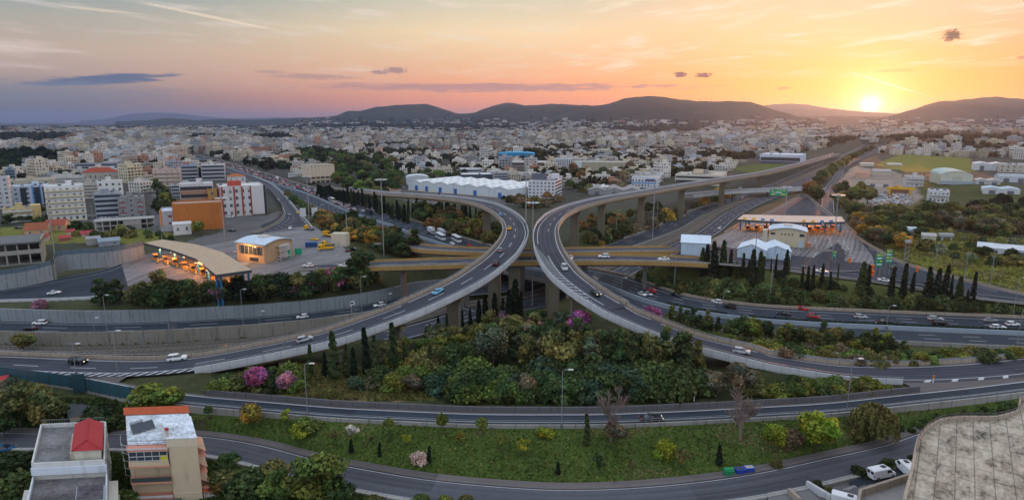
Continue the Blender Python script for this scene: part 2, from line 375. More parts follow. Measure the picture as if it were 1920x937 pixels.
CTRL = [(200, 937, 5), (-100, 937, 3), (60, 930, 3.5), (600, 930, 6.4), (960, 937, 6.7), (1400, 937, 6.8), (1900, 937, 6), (2050, 900, 6), (400, 800, 8.4), (700, 830, 8.3), (960, 830, 8.3), (1300, 820, 8.3), (1600, 800, 8.3), (1800, 770, 8.5),
        (100, 890, 4), (300, 890, 4.5), (80, 760, 5), (180, 770, 6), (-80, 760, 5), (300, 780, 7.5),
        (600, 700, 10), (800, 690, 10), (1000, 700, 10), (1200, 710, 10), (900, 634, 7), (1000, 598, 2), (1060, 590, 4), (860, 606, 0), (800, 622, 1), (955, 578, -2), (1100, 630, 9.6), (1300, 700, 11), (700, 668, 7), (480, 715, 10), (1450, 725, 10.5), (1600, 735, 10.3),
        (100, 575, 3), (300, 562, 5), (500, 545, 6.8), (650, 530, 8), (760, 510, 9.5), (-100, 575, 2.6),
        (610, 420, 11), (650, 440, 11), (700, 455, 10), (760, 470, 9.5), (650, 485, 12), (800, 430, 5), (880, 440, 5), (760, 400, 6), (700, 380, 7), (650, 350, 8), (870, 372, 9), (1000, 390, 9), (960, 450, 5), (930, 520, -1),
        (1100, 440, 4), (1150, 420, 5), (1187, 420, 6), (1246, 398, 7.5), (1300, 386, 7), (1150, 455, 1.5), (1350, 365, 6), (1100, 390, 8),
        (1200, 518, 5), (1300, 525, 6.5), (1400, 535, 6.5), (1440, 522, 9.5), (1600, 555, 6), (1800, 577, 6), (1312, 505, 8), (1920, 582, 6), (1180, 500, 2), (1500, 545, 7),
        (1500, 660, 5), (1400, 645, 6), (1300, 615, 5.5), (1700, 675, 6), (1900, 680, 7), (1230, 590, 5), (1600, 665, 5),
        (1700, 480, 11), (1850, 510, 9.5), (1750, 430, 14), (1650, 410, 14), (1850, 400, 18), (1700, 330, 17), (1900, 340, 20), (1610, 340, 13), (1800, 460, 13), (1950, 500, 10), (1500, 400, 11),
        (50, 440, 8), (150, 412, 7), (350, 432, 10), (450, 402, 10), (200, 330, 9), (100, 280, 12), (30, 290, 15), (400, 300, 9), (200, 460, 9), (60, 500, 6), (20, 530, 4.5), (280, 440, 10), (-100, 480, 6),
        (1000, 330, 11), (1200, 335, 12), (1400, 310, 14), (800, 300, 12), (600, 320, 9), (900, 262, 14), (1300, 270, 20), (1600, 260, 18), (1800, 262, 30), (1500, 290, 15), (500, 262, 12), (100, 250, 16), (960, 245, 16), (1400, 245, 24), (1850, 245, 34), (200, 240, 16)]
CW = np.array([wp(c) for c in CTRL])
HILLS = [  # name, distance, depth, profile in picture coordinates, base level, tint
    ('near_left', 6800, 1100, [(560, 226), (590, 221), (634, 217), (657, 207), (680, 208), (710, 200), (736, 198), (775, 195.4), (798, 194.6), (813, 198), (838, 205.6), (859, 213), (900, 219), (940, 224)]),
    ('middle', 6300, 1100, [(820, 224), (860, 214), (890, 210.7), (915, 201.8), (949, 191.5), (960, 193), (986, 198), (1024, 195), (1050, 195), (1083, 196.6), (1106, 198), (1150, 206), (1200, 216), (1230, 224)]),
    ('main', 5600, 1200, [(1010, 226), (1060, 212), (1090, 203), (1106, 198), (1139, 195), (1165, 185), (1190, 180.8), (1229, 180.5), (1255, 184), (1293, 189), (1331, 190), (1370, 189.7), (1400, 190.8), (1421, 196.6), (1440, 204), (1466, 211), (1491, 218), (1540, 225)]),
    ('right', 6200, 1300, [(1610, 226), (1658, 218), (1696, 207), (1747, 190), (1786, 187.7), (1811, 184.6), (1845, 181), (1875, 183), (1920, 186.4), (1990, 190), (2100, 200), (2240, 222)]),
    ('far_right', 13000, 1800, [(1360, 222), (1420, 200), (1440, 196), (1473, 194), (1509, 196), (1542, 202), (1594, 208), (1660, 212), (1740, 216), (1800, 226)]),
    ('far_left', 25000, 2600, [(150, 227), (205, 223), (243, 214), (282, 211), (333, 212), (384, 218), (430, 222), (520, 220), (600, 222), (680, 227)]),
    ('low_left', 9000, 900, [(220, 228), (277, 225.5), (323, 221), (371, 225), (420, 223), (480, 224.5), (560, 221), (620, 219), (680, 225)]),
    ('low_right', 8000, 900, [(1450, 226), (1490, 218), (1560, 217), (1640, 218.5), (1700, 216), (1760, 220), (1800, 226)])]
def hill_h(x, y, hl):
    """height of one hill range (numpy)"""
    name, d0, dep, prof = hl
    px = CX + FPX * x / (y * math.cos(PITCH) + 50)
    a = np.array(prof); zt = np.interp(px, a[:, 0], np.array([PY(u, v, d0).z for u, v in prof]), left=-1, right=-1)
    t = (y - d0) / dep
    n = np.sin(x * .0041 + y * .0023) * np.sin(x * .0017 - y * .0037) + .5 * np.sin(x * .011 + 1) * np.sin(y * .013)
    shp = np.exp(-t * t * 1.6)
    return (zt - 12) * shp * (1 + .10 * n * (1 - shp) * 2) + 12
def base_h(x, y):
    """ground before the roads are cut in; numpy arrays"""
    x = np.asarray(x, float); y = np.asarray(y, float)
    r = np.hypot(x, y)
    num = np.zeros_like(x); den = np.zeros_like(x)
    for cx, cy, cz in CW:
        s = 4.0 + .012 * np.hypot(cx, cy)
        d2 = ((x - cx)**2 + (y - cy)**2) / (s * s + (.05 * r)**2)
        w = 1 / (d2 + .35)**2
        num += w * cz; den += w
    h = num / den
    far = np.clip((r - 2500) / 2500, 0, 1)
    return h * (1 - far) + 14 * far
NA, NR = 520, 860
ANG = np.linspace(-R(56), R(56), NA)
RAD = 70 * np.exp(np.linspace(0, math.log(32000 / 70), NR))
AA, RR = np.meshgrid(ANG, RAD); TX, TY = RR * np.sin(AA), RR * np.cos(AA)
TZ = base_h(TX, TY)
NEAR = RR < 1800
best = np.full(TZ.shape, 1e9); low = np.full(TZ.shape, 1e9)
ptx, pty = TX[NEAR], TY[NEAR]
dist_road = np.full(ptx.shape, 1e9); zroad = np.zeros(ptx.shape); inside = np.full(ptx.shape, 1e9)
wsum = np.zeros(ptx.shape); zsum = np.zeros(ptx.shape); wmax = np.zeros(ptx.shape)
def seg_dist(px, py, a, b):
    d = b - a; L2 = d[0]**2 + d[1]**2 + 1e-9
    t = np.clip(((px - a[0]) * d[0] + (py - a[1]) * d[1]) / L2, 0, 1)
    return np.hypot(px - a[0] - t * d[0], py - a[1] - t * d[1])
def quad_in(px, py, q):
    s = None; ok = np.ones(px.shape, bool); ok2 = ok.copy()
    for i in range(4):
        a, b = q[i], q[(i + 1) % 4]
        c = (b[0] - a[0]) * (py - a[1]) - (b[1] - a[1]) * (px - a[0])
        ok &= c >= 0; ok2 &= c <= 0
    return ok | ok2
for ea, eb in CARVE:
    dmin = np.full(ptx.shape, 1e9); zz = np.zeros(ptx.shape); ins = np.full(ptx.shape, 1e9)
    for i in range(len(ea) - 1):
        q = [ea[i], ea[i + 1], eb[i + 1], eb[i]]
        qa = np.array(q); mn, mx = qa[:, :2].min(0) - 26, qa[:, :2].max(0) + 26
        sel = np.nonzero((ptx > mn[0]) & (ptx < mx[0]) & (pty > mn[1]) & (pty < mx[1]))[0]
        if not len(sel): continue
        sx_, sy_ = ptx[sel], pty[sel]
        inq = quad_in(sx_, sy_, q)
        d = np.minimum.reduce([seg_dist(sx_, sy_, q[k], q[(k + 1) % 4]) for k in (0, 2)])
        d = np.where(inq, 0, d); zq = qa[:, 2].mean()
        w4 = 1 / (np.stack([np.hypot(sx_ - p[0], sy_ - p[1]) for p in q]) + .3)
        zq = (w4 * qa[:, 2][:, None]).sum(0) / w4.sum(0)
        up = d < dmin[sel]
        dmin[sel] = np.where(up, d, dmin[sel]); zz[sel] = np.where(up, zq, zz[sel])
        ins[sel] = np.where(inq | (d < 2.8), np.minimum(ins[sel], zq), ins[sel])
    k = np.clip(1 - dmin / 14, 0, 1)**2 * 3
    wsum += k; zsum += k * zz; wmax = np.maximum(wmax, np.clip(1 - dmin / 14, 0, 1))
    inside = np.minimum(inside, ins); dist_road = np.minimum(dist_road, dmin)
tz = TZ[NEAR]
mixw = (wmax * wmax * (3 - 2 * wmax))
tz = tz * (1 - mixw) + (zsum / np.maximum(wsum, 1e-6)) * mixw
tz = np.where(inside < 1e8, np.minimum(tz, inside - .35), tz)
TZ[NEAR] = tz
DROAD = np.full(TZ.shape, 1e9); DROAD[NEAR] = dist_road
def gh(x, y):
    """height of the finished ground under a point"""
    r = math.hypot(x, y); a = math.atan2(x, y)
    u = (a - ANG[0]) / (ANG[1] - ANG[0]); v = math.log(max(r, 70.1) / 70) / (math.log(32000 / 70) / (NR - 1))
    u = min(max(u, 0), NA - 1.001); v = min(max(v, 0), NR - 1.001)
    i, j = int(v), int(u); fv, fu = v - i, u - j
    return float((TZ[i, j] * (1 - fu) + TZ[i, j + 1] * fu) * (1 - fv) + (TZ[i + 1, j] * (1 - fu) + TZ[i + 1, j + 1] * fu) * fv)
def road_d(x, y):
    r = math.hypot(x, y); a = math.atan2(x, y)
    u = (a - ANG[0]) / (ANG[1] - ANG[0]); v = math.log(max(r, 70.1) / 70) / (math.log(32000 / 70) / (NR - 1))
    return float(DROAD[min(max(int(round(v)), 0), NR - 1), min(max(int(round(u)), 0), NA - 1)])
def GP(px, py):
    """ground point under a pixel of the photograph (marched along the sight line)"""
    d = ray(px, py); t = 60.0 / max(d.y, .1); prev = t
    while t < 20000:
        p = Vector((d.x * t, d.y * t, CAMZ + d.z * t))
        if p.z < gh(p.x, p.y):
            lo, hi = prev, t
            for _ in range(14):
                m = (lo + hi) / 2; q = Vector((d.x * m, d.y * m, CAMZ + d.z * m))
                if q.z < gh(q.x, q.y): hi = m
                else: lo = m
            return Vector((d.x * hi, d.y * hi, gh(d.x * hi, d.y * hi)))
        prev = t; t *= 1.012
    return Vector((d.x * t, d.y * t, 12))
# zones of ground colour, outlined in plan
ZONES = []
def zone(pts, col, soft=3.0): ZONES.append((np.array([wp(p)[:2] for p in pts]), col))
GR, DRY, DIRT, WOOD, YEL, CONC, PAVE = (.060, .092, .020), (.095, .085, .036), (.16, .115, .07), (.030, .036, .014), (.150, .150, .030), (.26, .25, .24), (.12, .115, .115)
zone([(-100, 720, 9), (350, 770, 9), (960, 800, 9), (1460, 785, 9), (1900, 740, 9), (1960, 760, 7), (1700, 830, 7), (1340, 905, 7), (960, 935, 7), (700, 890, 7), (480, 830, 7), (360, 800, 7), (-100, 790, 6)], GR)
zone([(-200, 850, 5), (70, 850, 5), (380, 842, 6), (480, 860, 6.5), (700, 915, 6.5), (900, 990, 6.5), (-200, 990, 5)], (.034, .055, .013))
zone([(520, 690, 10), (560, 680, 10), (760, 690, 10), (820, 745, 10), (560, 745, 10), (520, 730, 10)], YEL)
zone([(560, 742, 10), (580, 712, 10), (700, 722, 10), (770, 735, 10), (760, 748, 10)], DIRT)
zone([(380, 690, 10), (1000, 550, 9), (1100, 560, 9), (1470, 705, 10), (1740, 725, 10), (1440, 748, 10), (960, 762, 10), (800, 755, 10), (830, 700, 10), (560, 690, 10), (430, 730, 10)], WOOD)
zone([(1210, 585, 5), (1500, 640, 5), (2000, 660, 6), (2000, 692, 7), (1500, 685, 8), (1240, 600, 6)], (.055, .068, .020))
zone([(1170, 500, 4), (1320, 500, 8), (1480, 520, 9), (1640, 545, 7), (2000, 588, 6), (1700, 575, 6), (1440, 565, 5), (1280, 545, 4), (1180, 520, 3)], (.075, .088, .026))
zone([(1640, 440, 12), (1700, 425, 12), (1800, 440, 13), (2050, 470, 11), (2050, 570, 8), (1830, 525, 9), (1690, 490, 11)], YEL)
zone([(1590, 370, 12), (1640, 330, 13), (1780, 330, 16), (1920, 355, 18), (2000, 420, 16), (1760, 420, 14), (1620, 410, 12)], (.060, .066, .022))
zone([(1640, 310, 13), (1690, 290, 14), (1820, 292, 18), (1830, 318, 18), (1700, 325, 15)], YEL)
zone([(1570, 340, 11), (1600, 315, 11), (1680, 325, 14), (1730, 370, 13), (1700, 395, 12), (1620, 392, 12)], (.24, .20, .165))
zone([(0, 425, 8), (60, 420, 8), (120, 418, 8), (280, 425, 9), (330, 440, 10), (300, 455, 10), (180, 455, 9), (0, 460, 7)], YEL)
zone([(1200, 455, 1.5), (1250, 420, 5), (1300, 395, 7), (1360, 365, 7), (1320, 368, 7), (1240, 398, 8), (1170, 430, 5)], DIRT)
zone([(1370, 315, 14), (1470, 300, 15), (1500, 305, 13), (1420, 328, 13)], (.08, .10, .02))
zone([(740, 376, 9), (1000, 384, 9), (1000, 365, 10), (760, 350, 10)], PAVE)
zone([(1660, 900, 6.5), (1740, 860, 7), (1720, 980, 6), (1440, 990, 6), (1440, 925, 6.8), (1560, 905, 6.8)], PAVE)
zone([(560, 425, 11), (600, 400, 9), (690, 415, 9), (800, 455, 9), (760, 480, 10), (640, 470, 12)], (.060, .062, .022))
zone([(880, 470, 5), (760, 410, 6), (640, 345, 8), (760, 372, 9), (900, 395, 9), (940, 440, 6)], (.045, .055, .020))
zone([(1060, 470, 2), (1080, 430, 4), (1130, 400, 6), (1200, 390, 7), (1180, 430, 5), (1110, 465, 2)], (.050, .060, .022))
zone([(418, 402, 10), (500, 404, 10), (526, 395, 10), (520, 415, 11), (480, 436, 12), (400, 455, 11.5), (340, 452, 10.5), (417, 434, 10)], PAVE)
zone([(150, 420, 8), (330, 420, 9), (330, 405, 9), (150, 398, 8)], PAVE)
zone([(278, 440, 9), (312, 440, 9), (302, 380, 9), (296, 330, 9), (288, 330, 9), (286, 380, 9)], PAVE)
def in_poly(x, y, poly):
    ok = np.zeros(x.shape, bool); j = len(poly) - 1
    for i in range(len(poly)):
        xi, yi, xj, yj = poly[i][0], poly[i][1], poly[j][0], poly[j][1]
        c = ((yi > y) != (yj > y)) & (x < (xj - xi) * (y - yi) / (yj - yi + 1e-12) + xi); ok ^= c; j = i
    return ok
def build_ground():
    col = np.empty(TX.shape + (4,), np.float32); col[..., 3] = 1
    near = np.clip((RR - 250) / 300, 0, 1)[..., None]
    col[..., :3] = np.array((.055, .06, .026)) * (1 - near) + np.array((.062, .060, .050)) * near
    # scattered green and pale ground through the city
    n = np.sin(TX * .013 + np.sin(TY * .009) * 2) * np.sin(TY * .011 + np.sin(TX * .007) * 2)
    g = np.clip((n - .1) * 2, 0, 1)[..., None] * near
    col[..., :3] = col[..., :3] * (1 - .6 * g) + np.array((.040, .046, .026)) * .6 * g
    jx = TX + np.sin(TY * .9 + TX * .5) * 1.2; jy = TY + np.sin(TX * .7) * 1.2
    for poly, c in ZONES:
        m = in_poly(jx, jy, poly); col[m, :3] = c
    idx = np.arange(NA * NR).reshape(NR, NA)
    f = np.stack([idx[:-1, :-1], idx[:-1, 1:], idx[1:, 1:], idx[1:, :-1]], -1).reshape(-1, 4)
    me = bpy.data.meshes.new('ground')
    v = np.stack([TX, TY, TZ], -1).reshape(-1, 3)
    me.vertices.add(len(v)); me.vertices.foreach_set('co', v.ravel().astype(np.float32))
    me.loops.add(f.size); me.loops.foreach_set('vertex_index', f.ravel().astype(np.int32))
    me.polygons.add(len(f)); me.polygons.foreach_set('loop_start', np.arange(0, f.size, 4, dtype=np.int32))
    me.polygons.foreach_set('use_smooth', np.ones(len(f), bool))
    me.update(); me.validate()
    at = me.color_attributes.new('soil', 'FLOAT_COLOR', 'POINT'); at.data.foreach_set('color', col.reshape(-1))
    m, nt = newmat('ground_soil')
    a = node(nt, 'ShaderNodeAttribute', attribute_name='soil'); p = wpos(nt)
    n1 = noise(nt, p, .05, 5, .6); n2 = noise(nt, p, .6, 4, .65); n3 = noise(nt, p, 4.0, 3)
    k = n1 * .9 + n2 * .8 + n3 * .5 - .1
    c = node(nt, 'ShaderNodeVectorMath', {0: a.outputs['Color'], 'Scale': k}, operation='SCALE')
    c2 = mixc(nt, n2.ss(.55, .75) * .35, S(nt, c.outputs[0]), (.10, .085, .040, 1))
    finish(nt, c2, .95, bump=n3, bstr=.6, spec=.1)
    me.materials.append(m)
    struct(link('ground', me))
build_ground()
# ---------------------------------------------------------------- road and concrete materials
def asphalt(name, col, lane=3.5, worn=.25):
    m, nt = newmat(name)
    p = wpos(nt); uv = node(nt, 'ShaderNodeUVMap', uv_map='uv').outputs[0]
    sx = node(nt, 'ShaderNodeSeparateXYZ', {0: uv}); u, v = S(nt, sx.outputs[0]), S(nt, sx.outputs[1])
    n1 = noise(nt, p, .07, 4, .6); n2 = noise(nt, p, 1.2, 4, .7)
    cb = node(nt, 'ShaderNodeCombineXYZ', {0: u * 1.4, 1: v * .02}); n3 = noise(nt, S(nt, cb.outputs[0]), 1.0, 3)
    w = ((u / lane).fract() - .5).op('ABSOLUTE')                 # wheel tracks polished paler
    tr = (w - .24).op('ABSOLUTE').ss(.16, .0)
    cp = node(nt, 'ShaderNodeCombineXYZ', {0: (u / 3.6).op('FLOOR') * 7.3, 1: (v / 23).op('FLOOR')}); wn = node(nt, 'ShaderNodeTexWhiteNoise', noise_dimensions='2D'); nt.links.new(cp.outputs[0], wn.inputs['Vector'])
    pt = S(nt, wn.outputs['Value']); n4 = noise(nt, p, .25, 5, .7)
    k = (n1 - .5) * .5 + (n2 - .5) * .4 + (n3 - .5) * .7 + tr * worn * 1.5 + .95 - pt.gt(.84) * .2 + pt.lt(.10) * .14 - n4.ss(.60, .68) * .22
    c = node(nt, 'ShaderNodeVectorMath', {0: col, 'Scale': k}, operation='SCALE')
    finish(nt, c.outputs[0], .86, spec=.22)
    return m
def concrete(name, col, joint=6.0, stain=.45, jw=.012):
    m, nt = newmat(name)
    p = wpos(nt); uv = node(nt, 'ShaderNodeUVMap', uv_map='uv').outputs[0]
    sx = node(nt, 'ShaderNodeSeparateXYZ', {0: uv}); u, v = S(nt, sx.outputs[0]), S(nt, sx.outputs[1])
    n1 = noise(nt, p, .12, 4, .6); n2 = noise(nt, p, 1.1, 4, .65)
    cb = node(nt, 'ShaderNodeCombineXYZ', {0: v * .9, 1: u * .08}); n3 = noise(nt, S(nt, cb.outputs[0]), 1.3, 4, .7)
    j = ((v / joint).fract() - .5).op('ABSOLUTE').gt(.5 - jw)
    k = (n1 - .5) * .5 + (n2 - .5) * .3 + 1.0
    k = k * (1 - n3.ss(.5, .78) * stain) * (1 - j * .55)
    c = node(nt, 'ShaderNodeVectorMath', {0: col, 'Scale': k}, operation='SCALE')
    finish(nt, c.outputs[0], .85, spec=.2)
    return m
M_ASPH = asphalt('asphalt', (.043, .045, .058)); M_ASPHD = asphalt('asphalt_dark', (.027, .036, .049), worn=.12)
M_ASPHL = asphalt('asphalt_street', (.075, .076, .088), worn=.1); M_PLAZA = asphalt('plaza_concrete', (.21, .20, .20), 4.2, -.25)
M_SHOULDER = asphalt('shoulder', (.125, .108, .104), 20, 0)
M_PAINT = simple('road_paint', (.44, .44, .45), .6, .5, .9)
M_CONC = concrete('concrete', (.30, .285, .26)); M_CONCW = concrete('concrete_pale', (.50, .50, .51), 4.0, .3)
M_CONCT = concrete('concrete_tan', (.36, .29, .225), 3.0, .35, .02); M_CONCG = concrete('concrete_wall_panels', (.24, .265, .275), 3.2, .5, .022); M_CONCB = concrete('concrete_dark', (.125, .12, .125), 5.0, .5, .012)
M_CONCD = concrete('concrete_old', (.26, .235, .195), 4.5, .75, .01); M_GIRD = concrete('girder_ochre', (.36, .27, .135), 12, .4); M_PIER = concrete('pier_concrete', (.40, .345, .24), 50, .35)
M_BEAM = concrete('beam_ochre', (.40, .245, .085), 14, .3, .004)
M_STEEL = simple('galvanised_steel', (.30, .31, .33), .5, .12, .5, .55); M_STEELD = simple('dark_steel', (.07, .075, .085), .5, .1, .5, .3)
M_TEALP = simple('teal_panel', (.030, .085, .105), .3, .2, .3); M_GLASSP = simple('noise_screen', (.10, .14, .17), .2, .15, .4)

def strip_mb(mb, L, Rr, dz=0.0, m=0, sub=1):
    cl = cum((L + Rr) / 2)
    for i in range(len(L) - 1):
        a, b, c, d = L[i].copy(), Rr[i].copy(), Rr[i + 1].copy(), L[i + 1].copy()
        for q in (a, b, c, d): q[2] += dz
        w0 = np.linalg.norm(b[:2] - a[:2]); w1 = np.linalg.norm(c[:2] - d[:2])
        uv = [(0, cl[i]), (w0, cl[i]), (w1, cl[i + 1]), (0, cl[i + 1])]
        n = (b[0] - a[0]) * (d[1] - a[1]) - (b[1] - a[1]) * (d[0] - a[0])
        if n < 0: mb.quad(a, d, c, b, m, [uv[0], uv[3], uv[2], uv[1]])
        else: mb.quad(a, b, c, d, m, uv)
def resample(c, step):
    s = cum(c); n = max(int(s[-1] / step), 1); t = np.linspace(0, s[-1], n + 1)
    return np.stack([np.interp(t, s, c[:, k]) for k in range(3)], 1)
def line_mb(mb, L, Rr, f, width=.28, dash=None, dz=.03, m=1, rng=None, metres=False):
    """painted line at lateral fraction f (or metres from L; negative from R)"""
    D_ = Rr - L; ln = np.linalg.norm(D_[:, :2], axis=1)[:, None]
    if metres: c = (L + D_ / ln * f) if f >= 0 else (Rr + D_ / ln * f)
    else: c = L + D_ * f
    s = cum(c)
    if rng: s0, s1 = rng[0] * s[-1], rng[1] * s[-1]
    else: s0, s1 = 0, s[-1]
    segs = []
    if dash:
        t = s0
        while t < s1: segs.append((t, min(t + dash[0], s1))); t += dash[0] + dash[1]
    else: segs = [(s0, s1)]
    for a, b in segs:
        k = max(int((b - a) / 4), 1); t = np.linspace(a, b, k + 1)
        q = np.stack([np.interp(t, s, c[:, j]) for j in range(3)], 1)
        if len(q) < 2: continue
        strip_mb(mb, off(q, width / 2, dz), off(q, -width / 2, dz), 0, m)
def sweep_mb(mb, c, prof, m=0, cap=True):
    """sweep a closed cross-section [(lateral, up)] along c, with uv in metres"""
    n = normals(c); s = cum(c); k = len(prof)
    pu = np.concatenate([[0], np.cumsum([math.dist(prof[i], prof[(i + 1) % k]) for i in range(k)])])
    area = sum(prof[i][0] * prof[(i + 1) % k][1] - prof[(i + 1) % k][0] * prof[i][1] for i in range(k))
    if area < 0: prof = prof[::-1]
    pos = [[(c[i, 0] + n[i, 0] * -a, c[i, 1] + n[i, 1] * -a, c[i, 2] + b) for a, b in prof] for i in range(len(c))]
    for i in range(len(c) - 1):
        for j in range(k):
            j2 = (j + 1) % k
            mb.quad(pos[i][j2], pos[i][j], pos[i + 1][j], pos[i + 1][j2], m, [(pu[j + 1], s[i]), (pu[j], s[i]), (pu[j], s[i + 1]), (pu[j + 1], s[i + 1])])
    if cap: mb.poly(pos[0], m); mb.poly(pos[-1][::-1], m)
def fix_normals(me):
    bm = bmesh.new(); bm.from_mesh(me); bmesh.ops.recalc_face_normals(bm, faces=bm.faces); bm.to_mesh(me); bm.free()
def wall(name, c, prof, mat, label, cat, parent=None, kind=None):
    mb = MB(); sweep_mb(mb, c, prof); o = mb.obj(name, mat, parent)
    fix_normals(o.data)
    if parent is None: tag(o, label, cat, kind=kind)
    return o
SURF = []                                                   # (name, left, right) for standing vehicles on
def road(name, L, Rr, mat, lines=(), dz=0.0, thick=0.0, parent=None, extra=None, shoulders=None):
    mb = MB(); strip_mb(mb, L, Rr, dz)
    if thick:
        for e, sg in ((L, 1), (Rr, -1)):
            q = e.copy(); q2 = e.copy(); q[:, 2] += dz; q2[:, 2] += dz - thick
            for i in range(len(e) - 1): mb.quad(q[i], q[i + 1], q2[i + 1], q2[i], 2, [(0, 0), (0, 1), (1, 1), (1, 0)])
    for l in lines: line_mb(mb, L, Rr, dz=dz + .035, **l)
    if shoulders:
        for a, b in shoulders:
            D_ = Rr - L; ln = np.linalg.norm(D_[:, :2], axis=1)[:, None]; u = D_ / ln
            g = lambda t: (L + u * t) if t >= 0 else (Rr + u * t)
            g2 = lambda t: (L + u * t) if t >= 0 else (Rr + u * (t if t > -90 else 0))
            strip_mb(mb, g(a), g2(b), dz + .018, 3)
    if extra: extra(mb)
    o = mb.obj(name, [mat, M_PAINT, M_CONC, M_SHOULDER], parent)
    if parent is None: struct(o)
    SURF.append((name, L + np.array((0, 0, dz)), Rr + np.array((0, 0, dz))))
    return o
DASH = (7.0, 9.0)
def hatch(mb, L, Rr, f0, f1, rng, step=3.2, width=.9, slant=4.0, dz=.05):
    """slanted hatching between two lateral positions in metres from R edge (callables of s-fraction)"""
    s = cum(L); T = np.arange(rng[0] * s[-1], rng[1] * s[-1], step)
    def at(t, fr):
        l = np.array([np.interp(t, s, L[:, k]) for k in range(3)]); r = np.array([np.interp(t, s, Rr[:, k]) for k in range(3)])
        return l + (r - l) * fr + np.array((0, 0, dz))
    for t in T:
        u = (t / s[-1] - rng[0]) / (rng[1] - rng[0]); a, b = f0(u), f1(u)
        if abs(b - a) < .04: continue
        sl = slant * abs(b - a) / .4
        mb.quad(at(t, a), at(t + width, a), at(t + sl + width, b), at(t + sl, b), 1)

# ---------------------------------------------------------------- flyover ramps
def flyover(name, label, L, Rr, lines, deck0, deck1, piers, extra=None, deep=1.6, mat=None, sh=None):
    """L is the outer kerb line, Rr the inner one; deck0..deck1 are path indices carried on girders"""
    t = thing(name, label, 'flyover', tuple(L[len(L) // 2] * (1, 1, 0)))
    t.location = (0, 0, 0)
    road('road_surface', L, Rr, mat or M_ASPH, lines, parent=t, extra=extra, shoulders=sh)
    sgn = 1 if ((L - Rr)[0, :2] @ normals(L)[0]) > 0 else -1     # +1: L lies left of travel
    pr = lambda k: [(-k * .05, -.05), (-k * .05, .95), (k * .32, .95), (k * .38, -.3), (k * .30, -1.0), (k * .05, -1.0)]
    ps = 40 if L is A_OUT else 27
    wall('parapet', L[ps:], pr(-sgn), M_CONCW, None, None, t); wall('parapet', Rr, pr(sgn), M_CONCT, None, None, t)
    for e, k in ((L[ps:], -sgn), (Rr, sgn)):                        # posts with a rail on the parapet
        mb = MB(); q = off(e, -k * .14, .95)
        for p in resample(q, 2.0): mb.box((p[0], p[1], p[2] + .22), (.14, .14, .45))
        for hgt in (.42,):
            sweep_mb(mb, q, [(-.06, hgt - .06), (.06, hgt - .06), (.06, hgt + .06), (-.06, hgt + .06)])
        mb.obj('guard_rail', M_STEEL, t)
    l, r = L[deck0:deck1], Rr[deck0:deck1]; mid = (l + r) / 2; w = np.linalg.norm((l - r)[:, :2], axis=1).mean()
    mb = MB(); h = w / 2
    sweep_mb(mb, mid, [(-h, -.35), (-h, -.75), (-h * .55, -1.0), (-h * .5, -1.0 - deep), (h * .5, -1.0 - deep), (h * .55, -1.0), (h, -.75), (h, -.35)])
    o = mb.obj('girder', M_GIRD, t); fix_normals(o.data)
    mb = MB()
    for i in list(piers)[::2]:
        a, b = L[i], Rr[i]; d = (L[i + 1] - L[i]) / np.linalg.norm(L[i + 1] - L[i]) * .35; u_ = np.array((0, 0, .05)); q_ = (a + u_, b + u_, b + d + u_, a + d + u_); mb.quad(*(q_ if np.cross((b - a)[:2], d[:2]) > 0 else q_[::-1]))
    mb.obj('expansion_joints', M_SHOULDER, t)['kind'] = 'stuff'
    for fi in piers:
        i = int(fi); p = (L[i] + Rr[i]) / 2; d = normals((L + Rr) / 2)[i]; rz = math.atan2(d[1], d[0])
        g = gh(p[0], p[1]) - .6; top = p[2] - 1.0 - deep
        if top - g < 1.5: continue
        mb = MB(); mb.box((0, 0, (top - 1.0 - g) / 2), (3.4, 1.7, top - 1.0 - g), 0, 0)
        mb.box((0, 0, (top - g) - .5), (w * .72, 2.0, 1.0), 0)
        mb.box((-1.9, 0, (top - 1.0 - g) / 2), (.5, 1.2, top - 1.0 - g)); mb.box((1.9, 0, (top - 1.0 - g) / 2), (.5, 1.2, top - 1.0 - g))
        o = mb.obj('pier', M_PIER, t); o.location = (p[0], p[1], g); o.rotation_euler = (0, 0, rz)
    return t
fr = lambda c, i: cum(c)[min(int(i * 8), len(c) - 1)] / cum(c)[-1]
ls = lambda f, w=.28, dash=None, rng=None: dict(f=f, width=w, dash=dash, metres=True, rng=rng)
EDGE2 = [ls(1.1), ls(-1.6)]
def a_extra(mb):
    hatch(mb, A_OUT, A_IN, lambda u: .01, lambda u: .20 * min(1, (1 - u) * 4), (0.0, fr(A_OUT, 6.2)), 2.4, .8, 3.5)
    line_mb(mb, A_OUT, A_IN, 2.3, .3, None, .04, 1, (0.0, fr(A_OUT, 5.6)), True)
flyover('flyover_ramp', 'curved flyover ramp sweeping from the lower left over the rails to the white warehouse', A_OUT, A_IN,
        [ls(1.0, .28, None, (fr(A_OUT, 5.5), 1)), ls(-1.3), ls(5.2, .25, DASH)], 46, len(A_OUT) - 14, [54, 64, 75, 86, 98, 112, 126, 142], a_extra, sh=[(-1.2, -.05)])
def b_extra(mb):
    s = len(B_OUT)
    hatch(mb, B_OUT, B_IN, lambda u: .015, lambda u: .36 * min(1, (u) * 5 + .1, (1 - u) * 2.6), (fr(B_OUT, 11.3), fr(B_OUT, 17.3)), 3.0, .7, -3.5)
    hatch(mb, B_OUT, B_IN, lambda u: .015, lambda u: .14, (.0, fr(B_OUT, 3.3)), 7.0, 1.6, -5)
    hatch(mb, B_OUT, B_IN, lambda u: .015, lambda u: .10, (fr(B_OUT, 4.5), fr(B_OUT, 10.8)), 5.0, .9, -5)
    line_mb(mb, B_OUT, B_IN, 1.6, .25, None, .04, 1, (.0, fr(B_OUT, 10.8)), True)
